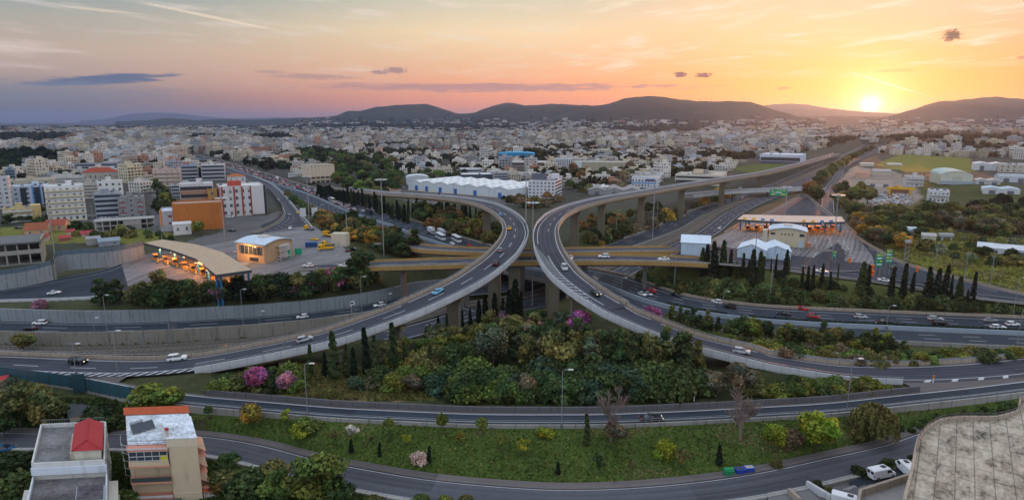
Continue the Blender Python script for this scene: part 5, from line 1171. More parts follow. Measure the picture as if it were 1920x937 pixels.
def barrel(label, px, py, wpx, hpx, d, rot, wall, roof, rise, cat='hall', nm='hall', n=10):
    t, w, h = place(nm, label, cat, px, py, wpx, hpx, rot); mb = MB(); hw = w / 2; arc = [(-hw * math.cos(math.pi * i / n), h + rise * math.sin(math.pi * i / n)) for i in range(n + 1)]
    box_uv(mb, -hw, hw, 0, d, -3, h); mb.poly([(x, 0, z) for x, z in arc][::-1]); mb.poly([(x, d, z) for x, z in arc]); o = mb.obj('wall', M_STUC, t); o.color = (*wall, 1); mb = MB()
    for i in range(n): mb.quad((arc[i][0], -.3, arc[i][1] + .05), (arc[i + 1][0], -.3, arc[i + 1][1] + .05), (arc[i + 1][0], d + .3, arc[i + 1][1] + .05), (arc[i][0], d + .3, arc[i][1] + .05))
    o = mb.obj('roof', M_ROOFC, t); o.color = (*roof, 1)
    mb = MB(); mb.box((0, -.06, h * .42), (w * .3, .14, h * .84)); o = mb.obj('door', M_TRIM, t); o.color = (*[c * .8 for c in wall], 1); return t, w, h
def part_box(t, nm, c, d, col, mat=None, rz=0):
    mb = MB(); mb.box(c, d, 0, rz); o = mb.obj(nm, mat or M_TRIM, t); o.color = (*col, 1); return o
# -- left quarter
apartments('white six-storey apartment block with cream balcony bands behind the red roofed huts', 128, 414, 60, 66, 15, -.02, WHT, ROOFW, 6, 'balc', 6, 4, (.64, .56, .40), seed=1)
apartments('grey glass-banded office block right of the white apartment block', 206, 409, 42, 47, 16, -.03, (.30, .32, .36), ROOFG, 5, 'band', seed=2, trim=(.34, .36, .40), cat='office block', nm='office_block')
t, w, h, fh = apartments('grey grid office block with dull red panels beside the glass-banded one', 249, 408, 43, 39, 15, -.03, (.26, .26, .25), ROOFG, 4, 'grid', 3, 3, seed=3, cat='office block', nm='office_block')
for f in range(3):
    for k in (-1, 1): part_box(t, 'panel', (k * w * .33, -.1, f * fh + fh * 1.1), (w * .24, .12, .7), (.30, .06, .06))
apartments('white block with small square windows standing behind the glass-banded office', 211, 388, 40, 49, 12, -.03, WHT, ROOFG, 5, 'grid', 4, 3, seed=4)
t, w, h, fh = apartments('blue and white office building with dark green glass bays at the left', 61, 384, 54, 36, 16, -.06, (.50, .58, .68), ROOFW, 4, 'grid', 6, 3, seed=5, cat='office building', nm='office_building')
for k in (-.2, .18, .42): part_box(t, 'glass_bay', (k * w, -.35, h * .46), (w * .17, .7, h * .9), (.02, .05, .05), M_GLASS)
for k in (.07, .30, .53): part_box(t, 'blue_frame', (k * w * .9, -.2, h * .5), (.9, .5, h * 1.02), (.10, .28, .55))
apartments('long plain beige block with few windows behind the blue office building', 59, 370, 76, 33, 22, -.08, (.46, .41, .32), (.40, .36, .29), 4, 'grid', 3, 3, seed=6)
t, w, h, fh = apartments('small yellow three-storey block with white balconies at the far left', 36, 416, 44, 27, 11, -.05, (.58, .46, .24), ROOFG, 3, 'balc', 4, 3, (.60, .58, .54), seed=7)
part_box(t, 'stair_wing', (w * .62, 4, h * .55), (w * .34, 9, h * 1.1), (.62, .46, .20), M_STUC)
apartments('tall grey white block cut by the left picture edge', 4, 392, 30, 60, 16, -.1, (.52, .52, .52), ROOFG, 7, 'grid', 3, 4, seed=8); apartments('slim tower with a blue glass face near the left edge', 23, 352, 14, 34, 12, -.1, (.20, .28, .36), ROOFG, 6, 'band', seed=9, trim=(.14, .22, .30), cat='tower', nm='tower_block')
apartments('beige block with long shaded balconies left of the white block with square windows', 169, 372, 32, 30, 14, -.04, (.46, .42, .36), ROOFG, 5, 'balc', 3, 3, (.50, .47, .42), seed=10)
t, w, h = shed('apartment house with two red hipped roofs and dormers behind the beige balcony block', 190, 342, 56, 19, 16, -.04, (.44, .40, .34), (.32, .07, .04), 4.5, cat='apartment house', nm='apartment_house', ridge='x', hip=True, win=7)
apartments('long low grey building above the double red roof', 196, 322, 92, 16, 18, -.06, (.30, .30, .34), (.26, .26, .30), 3, 'band', seed=11, trim=(.28, .28, .32), pent=False); apartments('white stepped block left of the red hipped roofs', 128, 350, 50, 20, 14, -.04, (.56, .54, .50), ROOFG, 4, 'balc', 5, 3, (.55, .53, .50), seed=12)
for lab, px, py, w_, h_, d, rot, wl, rf, ri, rg_, hp in (('larger terracotta roofed hut on the wasteland, left of a pair', 68, 441, 35, 10, 15, -.15, (.50, .33, .20), (.27, .09, .045), 3.2, 'x', 0), ('terracotta roofed hut right of the larger one', 103, 433, 32, 11, 13, -.25, (.52, .35, .22), (.29, .075, .045), 2.6, 'x', 0),
        ('low red roofed shed in front of the terracotta huts', 65, 455, 44, 9, 8, -.1, (.50, .40, .32), (.33, .06, .05), 1.6, 'x', 0), ('tiny hut with a red roof and cream wall on the wasteland', 133, 441, 13, 6, 5, 0, (.56, .50, .42), (.33, .06, .06), 1.4, 'x', 0), ('little red roofed hut right of the tiny cream one', 166, 443, 22, 5, 6, 0, (.54, .38, .34), (.34, .06, .07), 1.4, 'x', 0),
        ('weathered grey shack on the wasteland beside the blue grey shed', 177, 459, 22, 12, 7, .1, (.34, .33, .31), (.28, .28, .28), .8, 'x', 0), ('blue grey lean-to shed behind the toll plaza wall', 206, 461, 34, 9, 9, .05, (.26, .30, .34), (.24, .29, .34), 1.2, 'x', 0), ('white plastered shed against the foot of the orange building', 343, 440, 30, 20, 10, 0, (.66, .64, .60), (.55, .55, .54), .8, 'x', 0), ('small red shed left of the weathered shack', 122, 452, 18, 6, 6, 0, (.36, .12, .10), (.34, .07, .06), 1.2, 'x', 0)):
    shed(lab, px, py, w_, h_, d, rot, wl, rf, ri, 1, rg_, 'hut', 'hut', win=2 if w_ > 28 else 0)
# derelict concrete frame at the left edge
t, w, h = place('derelict_building', 'derelict grey concrete building with gaping storeys at the left edge', 'derelict building', 26, 498, 92, 42, -.12); d = 16
for k in range(3): part_box(t, 'floor_slab', (0, d / 2, h * (.02 + .47 * k)), (w, d, .5), (.26, .24, .21), M_ROOFC)
part_box(t, 'roof', (0, d / 2 + 3, h * 1.0), (w * 1.02, d + 8, .7), (.15, .15, .15), M_ROOFC)
for k in range(6):
    for y in (.4, d - .4): part_box(t, 'column', (-w / 2 + .5 + (w - 1) * k / 5, y, h * .46), (.6, .6, h * .92), (.30, .27, .23), M_STUC)
part_box(t, 'back_wall', (0, d - 1, h * .46), (w * .98, .3, h * .9), (.17, .15, .13), M_STUC); part_box(t, 'end_wall', (w / 2 - .1, d / 2, h * .55), (.4, d * 1.0, h * 1.15), (.40, .32, .22), M_STUC); part_box(t, 'balustrade', (0, .1, h * .58), (w * .98, .25, h * .18), (.34, .31, .27), M_STUC)
t, w, h = place('unfinished_building', 'unfinished two-storey concrete frame in front of the grey offices', 'unfinished building', 236, 432, 98, 20, -.03); d = 10
for k in range(3): part_box(t, 'floor_slab', (0, d / 2, h * .48 * k + .2), (w, d, .4), (.34, .32, .30), M_ROOFC)
for k in range(9): part_box(t, 'column', (-w / 2 + .4 + (w - .8) * k / 8, .3, h * .48), (.5, .5, h * .94), (.36, .34, .31), M_STUC)
part_box(t, 'infill_wall', (w * .12, .45, h * .5), (w * .3, .3, h * .9), (.38, .36, .34), M_STUC); part_box(t, 'back_wall', (0, d - .5, h * .5), (w * .96, .3, h * .92), (.22, .21, .2), M_STUC)
# orange building with wings
t, w, h = place('commercial_building', 'commercial building with a big blank orange wall left of the slip road', 'commercial building', 375, 431, 85, 51, -.03)
shell(t, w, 14, h, (.47, .155, .040), (.40, .30, .26)); shell(t, w * .26, 20, h * .74, (.40, .40, .42), (.56, .60, .66), x0=-w / 2 - w * .26, y0=1.5, nm='wing')
for k in (.3, .55): part_box(t, 'window_strip', (-w * .56, 1.42, h * k), (w * .07, .1, 1.1), (.20, .03, .02))
part_box(t, 'orange_fin', (-w * .73, 1.6, h * .5), (.9, .6, h * .62), (.62, .2, .04)); part_box(t, 'joint', (w * .32, -.03, h * .5), (.12, .05, h), (.3, .1, .02)); part_box(t, 'joint', (-w * .4, -.03, h * .5), (.12, .05, h), (.3, .1, .02))
apartments('white glazed upper storeys with an ochre stair wing behind the orange wall', 373, 404, 56, 60, 15, -.03, (.58, .56, .54), (.62, .62, .62), 4, 'band', seed=13, trim=(.36, .20, .12), cat='office block', nm='office_block')[0]
apartments('ochre stair wing with small windows rising right behind the orange wall', 402, 404, 16, 50, 12, -.03, (.46, .25, .08), ROOFG, 4, 'grid', 1, 3, seed=14, pent=False, cat='stair wing', nm='stair_wing')
t, w, h, fh = apartments('white four-storey office with dark red pilasters beside the slip road', 459, 404, 76, 56, 22, .12, (.60, .58, .56), (.60, .60, .58), 4, 'grid', 7, 6, seed=15, cat='office block', nm='office_block', pent=False)
for k in (-.47, -.2, -.02, .18): part_box(t, 'pilaster', (k * w, -.18, h * .5), (.9, .36, h * .96), (.36, .045, .035))
for k in (.15, .5, .85): part_box(t, 'pilaster', (-w / 2 - .15, 22 * k, h * .5), (.3, .9, h * .9), (.36, .045, .035))
part_box(t, 'plant_room', (-w * .15, 8, h + 1), (w * .3, 5, 3.4), (.42, .07, .045)); part_box(t, 'blank_bay', (w * .33, -.5, h * .5), (w * .28, 1.0, h * .94), (.60, .58, .56)); part_box(t, 'glass_corner', (w * .5, 2, h * .5), (1.2, 5, h), (.03, .06, .05), M_GLASS)
for lab, px, py, w_, h_, d, wl, fl, st, sd in (('pink apartment block with striped awnings beyond the avenue', 315, 349, 46, 32, 14, (.56, .40, .34), 4, 'balc', 16), ('blue grey office with open galleries left of the slip road', 357, 338, 27, 28, 18, (.30, .36, .44), 4, 'band', 17), ('white stepped office with red strips below the jammed motorway', 401, 338, 40, 30, 16, (.60, .60, .60), 4, 'band', 18), ('dark glass slab above the blue grey office', 383, 316, 46, 17, 14, (.16, .18, .21), 3, 'band', 19), ('low grey flat roofed block behind the glazed storeys', 345, 366, 40, 20, 14, (.42, .42, .42), 3, 'band', 20)):
    apartments(lab, px, py, w_, h_, d, -.05, wl, ROOFG, fl, st, 5, 4, None, seed=sd)
shed('small white house with an orange tiled roof beside the slip road', 445, 345, 30, 14, 12, .1, (.62, .60, .58), (.40, .13, .05), 2.6, cat='house', nm='house', ridge='x', hip=True, win=3)
# cream warehouse beside the jam
t, w, h = place('warehouse', 'tall blank cream warehouse on an open concrete storey beside the traffic jam', 'warehouse', 606, 342, 48, 11, .42); lo = h
for k in range(6): part_box(t, 'column', (-w / 2 + .6 + (w - 1.2) * k / 5, .5, lo / 2), (1.0, 1.0, lo), (.50, .40, .30), M_STUC)
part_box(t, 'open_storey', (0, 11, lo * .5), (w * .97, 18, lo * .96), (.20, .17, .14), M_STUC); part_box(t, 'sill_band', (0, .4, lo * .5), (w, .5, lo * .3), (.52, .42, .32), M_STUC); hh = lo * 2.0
shell(t, w, 22, hh, (.62, .50, .37), (.30, .27, .24), sink=0, z0=lo)
for k in range(7): part_box(t, 'panel_joint', (-w / 2 + w * (k + .5) / 7, -.03, lo + hh * .45), (.16, .06, hh * .9), (.48, .38, .28)); part_box(t, 'vent', (-w / 2 + w * (k + .5) / 7, -.05, lo + hh * .9), (1.2, .1, .9), (.1, .08, .06))
shed('small house with a pink tiled roof in front of the white warehouse', 734, 364, 36, 8, 12, .1, (.50, .40, .33), (.40, .20, .14), 2.2, cat='house', nm='house', ridge='x', hip=True)
# white warehouse with multi-bay roof
a, b = GP(766, 357), GP(953, 373); rot = math.atan2(b.y - a.y, b.x - a.x); mid = (a + b) / 2; L = (b - a).length
t = thing('warehouse', 'long white warehouse with ridged white roof bays and blue loading doors', 'warehouse', mid, rot); FOOT.append((mid.x, mid.y + 25, L * .6)); h, d, n = 8.0, 58, 7; mb = MB()
box_uv(mb, -L / 2, L / 2, 0, d, -3, h); o = None
for k in range(n):
    a0 = -L / 2 + L * k / n; a1 = a0 + L / n; m_ = (a0 + a1) / 2; mb.poly([(a0, 0, h), (a1, 0, h), (m_, 0, h + 2.2)]); mb.poly([(a1, d, h), (a0, d, h), (m_, d, h + 1.4)])
o = mb.obj('wall', M_STUC, t); o.color = (.58, .62, .63, 1); part_box(t, 'plinth', (0, -.06, .6), (L, .14, 1.6), (.62, .55, .44))
for k in range(n):
    a0 = -L / 2 + L * k / n; a1 = a0 + L / n; m_ = (a0 + a1) / 2; mb = MB(); mb.quad((a0, -.4, h + .05), (m_, -.4, h + 1.45), (m_, d, h + 1.45), (a0, d, h + .05)); mb.quad((m_, -.4, h + 1.45), (a1, -.4, h + .05), (a1, d, h + .05), (m_, d, h + 1.45))
    o = mb.obj('roof', M_ROOFC, t); o.color = (.72, .72, .70, 1)
    for q in range(6): part_box(o, 'rooflight_strip', (m_ + L / n * .25, 5 + q * 9.5, h + .82), (L / n * .42, .7, .12), (.20, .21, .22))
for px in (783, 804, 831, 860, 896, 939): u = (px - 766) / 187 * L - L / 2; part_box(t, 'loading_door', (u, -.12, 2.6), (3.6, .2, 4.6), (.04, .13, .38))
barrel('pale grey hall with a shallow vaulted roof behind the left end of the white warehouse', 784, 346, 42, 12, 24, .05, (.55, .58, .58), (.50, .54, .56), 2.5)
for lab, px, py, w_, h_, d, rot, wl, rf, fl in (('dark glass showroom with a white flat roof behind the white warehouse', 896, 340, 60, 13, 30, .1, (.10, .12, .15), (.60, .60, .60), 3), ('grey office with red stair stripes right of the dark showroom', 939, 343, 26, 19, 16, .08, (.34, .34, .38), ROOFG, 4), ('pale long factory with a row of windows behind the dark showroom', 880, 328, 48, 11, 26, .1, (.50, .50, .54), (.48, .50, .52), 2), ('white low depot right of the dark showroom', 908, 348, 32, 8, 18, .2, (.62, .62, .64), (.60, .62, .62), 1)):
    apartments(lab, px, py, w_, h_, d, rot, wl, rf, fl, 'band' if fl > 1 else 'grid', 6, 3, seed=int(px), trim=wl, cat='industrial building', nm='industrial_building', pent=False)
# white office block above the crossing
t, w, h, fh = apartments('white five-storey office block with grey window panes above the loops', 1015, 371, 51, 32, 30, -.22, (.66, .66, .68), (.30, .27, .25), 5, 'grid', 7, 2, seed=21, cat='office block', nm='office_block', sides='l')
for f in range(5): part_box(t, 'window_band', (w / 2 + .05, 15, f * fh + fh * .6), (.12, 27, fh * .42), (.03, .04, .05), M_GLASS)
part_box(t, 'billboard', (-w * .2, 12, h + 2.4), (w * .56, .6, 5.2), (.12, .13, .16)); part_box(t, 'lift_tower', (w * .3, 24, h + 2), (6, 5, 4.5), (.66, .66, .68), M_STUC)
t, w, h = place('factory', 'tall white ribbed factory tower in the middle distance', 'factory', 1056, 318, 31, 21, 0); shell(t, w, 16, h, (.62, .62, .64), ROOFG)
for k in range(8): part_box(t, 'rib', (-w / 2 + w * (k + .5) / 8, -.4, h * .5), (.9, .8, h * .96), (.64, .64, .66)); part_box(t, 'window_slot', (-w / 2 + w * (k + 1) / 8 - .5, -.05, h * .6), (1.1, .1, h * .55), (.08, .09, .1), M_GLASS)
part_box(t, 'roof_plant', (0, 8, h + 1.5), (w * .4, 6, 3), (.55, .52, .48))
t, w, h = place('silo_wall', 'long tan panelled factory wall with slim vents right of the ribbed tower', 'factory', 1122, 320, 92, 16, -.06); shell(t, w, 30, h, (.40, .36, .26), (.44, .45, .44))
for k in range(9): part_box(t, 'pilaster', (-w / 2 + w * (k + .5) / 9, -.15, h * .5), (.5, .3, h), (.36, .32, .22)); 
for k in range(5): part_box(t, 'vent_pipe', (w * (-.1 + .12 * k), 4, h + 1.4), (.5, .5, 3), (.5, .5, .5), M_STEEL)
part_box(t, 'pale_end', (-w * .42, -.2, h * .5), (w * .16, .4, h * .96), (.56, .60, .64))
shed('grey workshop with a ribbed roof just behind the tall flyover', 1152, 366, 98, 9, 34, .02, (.30, .30, .30), (.30, .28, .27), 2.2, 3, 'y', 'workshop', 'workshop', 3); shed('white roofed annex left of the grey workshop', 1122, 362, 44, 9, 26, .02, (.40, .41, .42), (.58, .58, .57), 1.4, 2, 'y', 'workshop', 'workshop')
t, w, h, fh = apartments('white building with a blue stripe and long grey roof beside the tall flyover', 1207, 352, 46, 19, 64, -.12, (.62, .66, .70), (.38, .37, .36), 2, 'grid', 8, 12, seed=22, cat='showroom', nm='showroom', sides='r', pent=False); part_box(t, 'blue_stripe', (0, -.08, h * .45), (w, .16, h * .12), (.10, .28, .55)); part_box(t, 'sign_panel', (w * .25, -.14, h * .76), (w * .36, .14, h * .24), (.10, .10, .22))
t, w, h, fh = apartments('cream flat roofed factory with rooftop rooms beyond the tall flyover', 1308, 345, 84, 17, 60, -.12, (.58, .55, .47), (.42, .38, .33), 2, 'band', seed=23, trim=(.58, .55, .47), cat='factory', nm='factory', sides=''); part_box(t, 'rooftop_room', (-w * .05, 20, h + 2), (9, 7, 4), (.58, .48, .34)); part_box(t, 'tank', (w * .1, 26, h + 1.5), (5, 5, 3.4), (.5, .56, .58), M_STEEL)
apartments('white and blue warehouse with dark base near the far motorway', 1462, 307, 72, 17, 50, -.15, (.54, .58, .66), (.60, .62, .66), 1, 'band', seed=24, trim=(.08, .09, .16), cat='warehouse', nm='warehouse', sides='', pent=False); barrel('bright blue factory hall in the middle distance', 967, 297, 70, 8, 40, -.05, (.03, .26, .46), (.06, .36, .60), 2.4)
apartments('long brownish sheds with a white roof below the bright blue hall', 985, 312, 80, 8, 40, -.05, (.34, .27, .23), (.52, .52, .50), 1, 'band', seed=25, trim=(.34, .27, .23), cat='industrial building', nm='industrial_building', sides='', pent=False)
# right quarter
t, w, h = barrel('pale green hall with a curved roof at the far right', 1793, 345, 50, 16, 44, .22, (.50, .50, .40), (.42, .50, .46), 3.6); part_box(t, 'skirt', (0, -2.5, 1.2), (w * 1.1, 5, 3.0), (.30, .36, .40))
t, w, h, fh = apartments('small white two-storey building with open verandas at the edge of the scrap yard', 1759, 380, 32, 23, 14, .1, (.60, .60, .60), (.52, .52, .52), 2, 'balc', 5, 3, (.60, .60, .60), seed=26, pent=False)
for lab, px, py, w_, h_, d, rot, wl, rf, ri, ba in (('grey shed with a flat pitched roof in the yard under the sunset', 1654, 329, 30, 8, 22, .15, (.48, .42, .36), (.38, .36, .35), 1.4, 1), ('ochre shed right of the flat pitched grey shed', 1677, 318, 24, 9, 20, .2, (.46, .38, .14), (.46, .42, .38), 1.6, 1), ('long white shed with a brown roof in front of the yard crane', 1648, 351, 44, 8, 16, .1, (.60, .56, .52), (.34, .25, .19), 1.6, 1), ('pale shed under the sun left of the grey one', 1626, 312, 22, 5, 16, .1, (.60, .52, .44), (.56, .48, .42), 1, 1), ('red and white sheds at the left of the yard', 1618, 334, 22, 7, 14, .1, (.56, .36, .28), (.42, .16, .10), 1.3, 2),
        ('white workshop at upper far right, left of a brick hall', 1856, 320, 50, 12, 30, .1, (.58, .60, .62), (.56, .58, .60), 1.6, 2), ('grey roofed workshop at the right edge', 1900, 342, 44, 10, 22, .2, (.52, .56, .60), (.34, .36, .38), 2.0, 1), ('long white shed with a pale blue roof low at the right edge', 1877, 364, 56, 9, 20, .1, (.56, .58, .58), (.44, .52, .58), 1.2, 2), ('grey shed with white skylights right of the green hall', 1852, 346, 38, 7, 18, .1, (.46, .46, .46), (.40, .40, .40), 1.2, 2), ('dull red roofed shed left of the green hall', 1750, 338, 24, 7, 16, .1, (.46, .32, .26), (.36, .12, .08), 1.4, 1),
        ('long low white building on the grassy field at the right edge', 1888, 480, 92, 13, 14, .04, (.60, .62, .64), (.58, .60, .62), 1.2, 1)):
    shed(lab, px, py, w_, h_, d, rot, wl, rf, ri, ba, 'x' if ba == 1 else 'y', 'shed', 'shed', 2 if w_ > 30 else 0)
apartments('beige hall with a brick end wall at the right edge', 1906, 324, 54, 16, 26, .1, (.50, .46, .38), (.54, .55, .55), 2, 'grid', 6, 3, seed=27, cat='hall', nm='hall', pent=False, sides='l'); apartments('grey white four-storey house among the yard sheds', 1714, 350, 28, 20, 14, .15, (.56, .54, .52), ROOFG, 3, 'balc', 4, 3, (.54, .53, .52), seed=28)
shed('little hut with a tiled roof by the side road', 1591, 382, 14, 10, 8, .1, (.58, .46, .30), (.30, .16, .10), 1.6, 1, 'x', 'hut', 'hut', win=1); shed('pale kiosk roof below the little hut at the side road', 1598, 392, 12, 5, 6, .1, (.52, .48, .46), (.58, .56, .56), .6, 1, 'x', 'hut', 'hut'); shed('small beige hut between the two tanks', 1741, 452, 22, 10, 7, .1, (.50, .48, .38), (.40, .38, .34), 1.0, 1, 'x', 'hut', 'hut')
for lab, px, py, w_, h_, rot in (('pale blue site hall left of the right toll plaza, standing alone', 1303, 481, 52, 26, .0), ('pale blue shed with a pitched roof in front of the toll office', 1408, 487, 50, 20, -.1), ('pale blue shed right behind the first, nearer the toll office', 1455, 488, 50, 18, .08)): shed(lab, px, py, w_, h_, 15, rot, (.50, .60, .68), (.60, .67, .74), 2.2, 1, 'y' if px > 1350 else 'x', 'shed', 'shed')

# -- two houses at the lower left, seen from above
t = thing('house', 'flat grey roofed house with a red hip-roofed attic at the lower left', 'house', P(129, 873, 13.5), .10)
H1R = math.atan2(*((lambda v: (-v.x, v.y))(P(140, 789, 13.5) - P(129, 873, 13.5))))
HOUSE1 = t; W_, D_ = 11.6, 15.0; z0 = -9
def wbox(t, nm, x0, x1, y0, y1, za, zb, col, mat=None):
    mb = MB(); box_uv(mb, x0, x1, y0, y1, za, zb, 0, 0); o = mb.obj(nm, mat or M_STUC, t); o.color = (*col, 1); return o
wbox(t, 'wall', -5.8, 5.8, 0, D_, -9, -.02, (.56, .54, .48)); M_ROOFX = tinted('weathered_roof', .92, 1.5, .22, .1); o = part_box(t, 'roof', (0, D_ / 2, .04), (11.4, D_ - .2, .1), (.17, .165, .165), M_ROOFX)
for x, y, a, b in ((-5.7, D_ / 2, .25, D_), (5.7, D_ / 2, .25, D_), (0, .1, 11.6, .25), (0, D_ - .1, 11.6, .25)): part_box(t, 'parapet', (x, y, .4), (a, b, .8), (.60, .59, .56), M_STUC)
mb = MB()
for k in range(26): mb.box((-5.5 + k * .44, D_, 1.15), (.05, .05, .8))
mb.box((0, D_, 1.55), (11.2, .06, .06)); mb.obj('roof_railing', M_RAILG, t)
wbox(t, 'attic', 1.0, 5.2, 1.2, 11.0, 0, 2.2, (.60, .56, .44)); wbox(t, 'attic_side', .2, .98, 1.6, 9.2, 0, 1.4, (.50, .42, .33))
M_TILE = None
def tilemat(name, col):
    m, nt = newmat(name); p = opos(nt); sx = node(nt, 'ShaderNodeSeparateXYZ', {0: p}); x, y = S(nt, sx.outputs[0]), S(nt, sx.outputs[1])
    r1 = ((x * 3.2).fract() - .5).op('ABSOLUTE') * 2; r2 = ((y * 2.6).fract()); n = noise(nt, p, 1.5, 3)
    k = .62 + r1 * .35 + r2 * .22 + (n - .5) * .5; c = node(nt, 'ShaderNodeVectorMath', {0: col, 'Scale': k}, operation='SCALE'); finish(nt, c.outputs[0], .75, bump=r1, bstr=.6); return m
M_TILER, M_TILEO = tilemat('red_tile', (.42, .035, .040)), tilemat('orange_tile', (.50, .10, .035))
mb = MB(); x0, x1, y0, y1, z, r = .6, 5.6, .8, 11.4, 2.2, 1.0; m_ = 3.1
mb.quad((x0, y0, z), (m_, y0 + 2.0, z + r), (m_, y1, z + r), (x0, y1, z)); mb.quad((m_, y0 + 2.0, z + r), (x1, y0, z), (x1, y1, z), (m_, y1, z + r)); mb.poly([(x0, y0, z), (x1, y0, z), (m_, y0 + 2.0, z + r)]); mb.poly([(x1, y1, z), (x0, y1, z), (m_, y1, z + r)])
mb.obj('attic_roof', M_TILER, t)
mb = MB(); mb.tube([(m_, y0 + 2.0, z + r + .05), (m_, y1, z + r + .05)], .13, 5); mb.tube([(x0, y0, z + .05), (m_, y0 + 2.0, z + r + .05)], .12, 5); mb.tube([(x1, y0, z + .05), (m_, y0 + 2.0, z + r + .05)], .12, 5); mb.obj('ridge_tiles', M_TILER, t)
wbox(t, 'lower_wing', -5.9, 5.9, -9.5, -.05, -9, -2.2, (.55, .55, .54)); part_box(t, 'lower_roof', (0, -4.8, -2.14), (11.2, 9.0, .1), (.13, .12, .12), M_ROOFX); part_box(t, 'parapet', (-5.8, -4.8, -1.9), (.25, 9.4, .8), (.58, .60, .62), M_STUC); part_box(t, 'parapet', (5.8, -4.8, -1.9), (.25, 9.4, .8), (.58, .60, .62), M_STUC)
part_box(t, 'white_fascia', (0, -.25, -.6), (11.9, .3, 1.3), (.62, .66, .70), M_STUC); wbox(t, 'stair_box', 1.4, 5.6, -9.4, -5.0, -2.1, -.9, (.56, .60, .64)); part_box(t, 'stair_roof', (3.5, -7.2, -.84), (4.0, 4.2, .1), (.11, .10, .11), M_ROOFX)
for k in range(3):
    z = -3.2 - 2.6 * k; part_box(t, 'balcony', (6.7, -4, z), (1.5, 8, .2), (.5, .46, .38)); part_box(t, 'balcony', (-6.6, -5, z), (1.2, 7, .2), (.5, .48, .44))
window_grid(t, 'r', 11.6, D_, 3, 2.7, 4, 1.2, 1.3, -8, seed=3); window_grid(t, 'l', 11.6, D_, 3, 2.7, 4, 1.2, 1.3, -8, seed=4)
H2R = math.atan2(*((lambda v: (-v.x, v.y))(P(290, 778, 16) - P(300, 842, 16))))
t = thing('house', 'beige house with white roof terrace, orange tile edge and glazed balcony, lower left', 'house', P(239, 842, 16.0), .08); HOUSE2 = t
BG = (.56, .44, .29); SAL = (.58, .25, .17)
wbox(t, 'wall', .0, 6.6, 1.6, 13.2, -13, -.02, BG); part_box(t, 'roof', (5.7, 7.4, .03), (11.3, 11.8, .1), (.58, .62, .66), M_ROOFX)
wbox(t, 'stair_tower', 6.62, 11.4, .2, 13.2, -13, -.02, BG); wbox(t, 'tower_top', 6.4, 11.4, .18, 8.6, .0, 1.5, (.60, .50, .36)); part_box(t, 'tower_roof', (8.9, 4.4, 1.55), (5.1, 8.5, .1), (.60, .64, .68), M_ROOFX)
mb = MB(); mb.quad((-.3, 13.0, .2), (11.6, 13.0, .2), (11.6, 14.6, 1.0), (-.3, 14.6, 1.0)); mb.quad((11.6, 14.62, 1.0), (11.6, 15.4, .1), (-.3, 15.4, .1), (-.3, 14.62, 1.0)); mb.obj('tile_edge', M_TILEO, t)
mb = MB()
for k in range(5): mb.box((.1 + k * 1.6, .5, .7), (.05, .05, 1.0))
mb.box((3.2, .5, 1.18), (6.4, .05, .05)); mb.box((3.2, .5, .75), (6.4, .04, .04)); mb.obj('roof_railing', M_STEELD, t)
for k in range(4):
    z = -.25 - 3.0 * k; o = part_box(t, 'balcony', (3.2, .8, z), (6.7, 2.0, .32), SAL)
    if k in (1, 2): part_box(o, 'balustrade', (3.2, -.1, z + (.5)), (6.5, .12, .85), (.05, .07, .065) if k == 2 else BG, M_STUC)
    else: part_box(o, 'balustrade', (3.2, -.1, z + (.35 if k else .2)), (6.5, .1, .3), (.5, .52, .54))
mb = MB(); mb.box((3.2, .05, -1.75), (6.3, .06, 2.6)); g = mb.obj('glazing', M_GLASS, t); mb = MB()
for k in range(6): mb.box((.1 + k * 1.24, -.03, -1.75), (.09, .1, 2.7))
for z in (-.5, -1.4, -2.2, -3.0): mb.box((3.2, -.03, z), (6.3, .1, .09))
mb.obj('glazing_frame', M_FRAME, g); part_box(g, 'yellow_blind', (5.7, -.01, -1.9), (1.1, .05, 1.2), (.55, .45, .02)); part_box(g, 'curtain', (.75, -.01, -2.5), (1.1, .05, .9), (.30, .20, .10))
for k in range(3):
    z = -2.2 - 3.0 * k; part_box(t, 'side_balcony', (12.0, 3.4, z), (1.4, 5.0, .3), SAL); mb = MB(); mb.quad((11.45, 1.0, z + 1.6), (12.8, 1.0, z + .9), (12.8, 5.8, z + .9), (11.45, 5.8, z + 1.6)); o = mb.obj('awning', M_TRIM, t); o.color = (.42, .26, .17, 1)
part_box(t, 'tower_seam', (9.0, .17, -8.6), (4.6, .06, .12), (.62, .52, .38)); part_box(t, 'chimney', (6.7, 1.0, 1.9), (.5, .5, 1.9), (.55, .45, .32), M_STUC); part_box(t, 'chimney_cap', (6.7, 1.0, 2.95), (.7, .7, .25), (.36, .03, .03))
part_box(t, 'lower_terrace', (4.2, -2.6, -9.4), (7.2, 4.6, .3), (.10, .12, .11), M_ROOFX); wbox(t, 'annex', .8, 7.8, -4.8, .1, -13, -9.6, BG); wbox(t, 'porch', 11.6, 14.0, .4, 4.2, -13, -8.6, (.30, .22, .17)); mb = MB(); mb.quad((11.5, .1, -8.5), (14.3, .1, -8.7), (14.3, 4.4, -8.3), (11.5, 4.4, -8.0)); mb.obj('porch_roof', M_TILEO, t)
mb = MB()
for k in range(4): mb.box((11.7 + k * .76, .3, -10.6), (.08, .08, 3.8))
for z in (-9.4, -11.0): mb.box((12.8, .3, z), (2.3, .08, .08))
mb.obj('porch_frame', M_FRAME, t); window_grid(t, 'l', 6.6, 11.6, 3, 3.0, 3, 1.2, 1.4, -9.5, x0=0, y0=1.6, seed=6); mb = MB(); mb.box((8.9, .15, -11.6), (1.0, .1, 1.0)); mb.obj('window', M_GLASS, t)
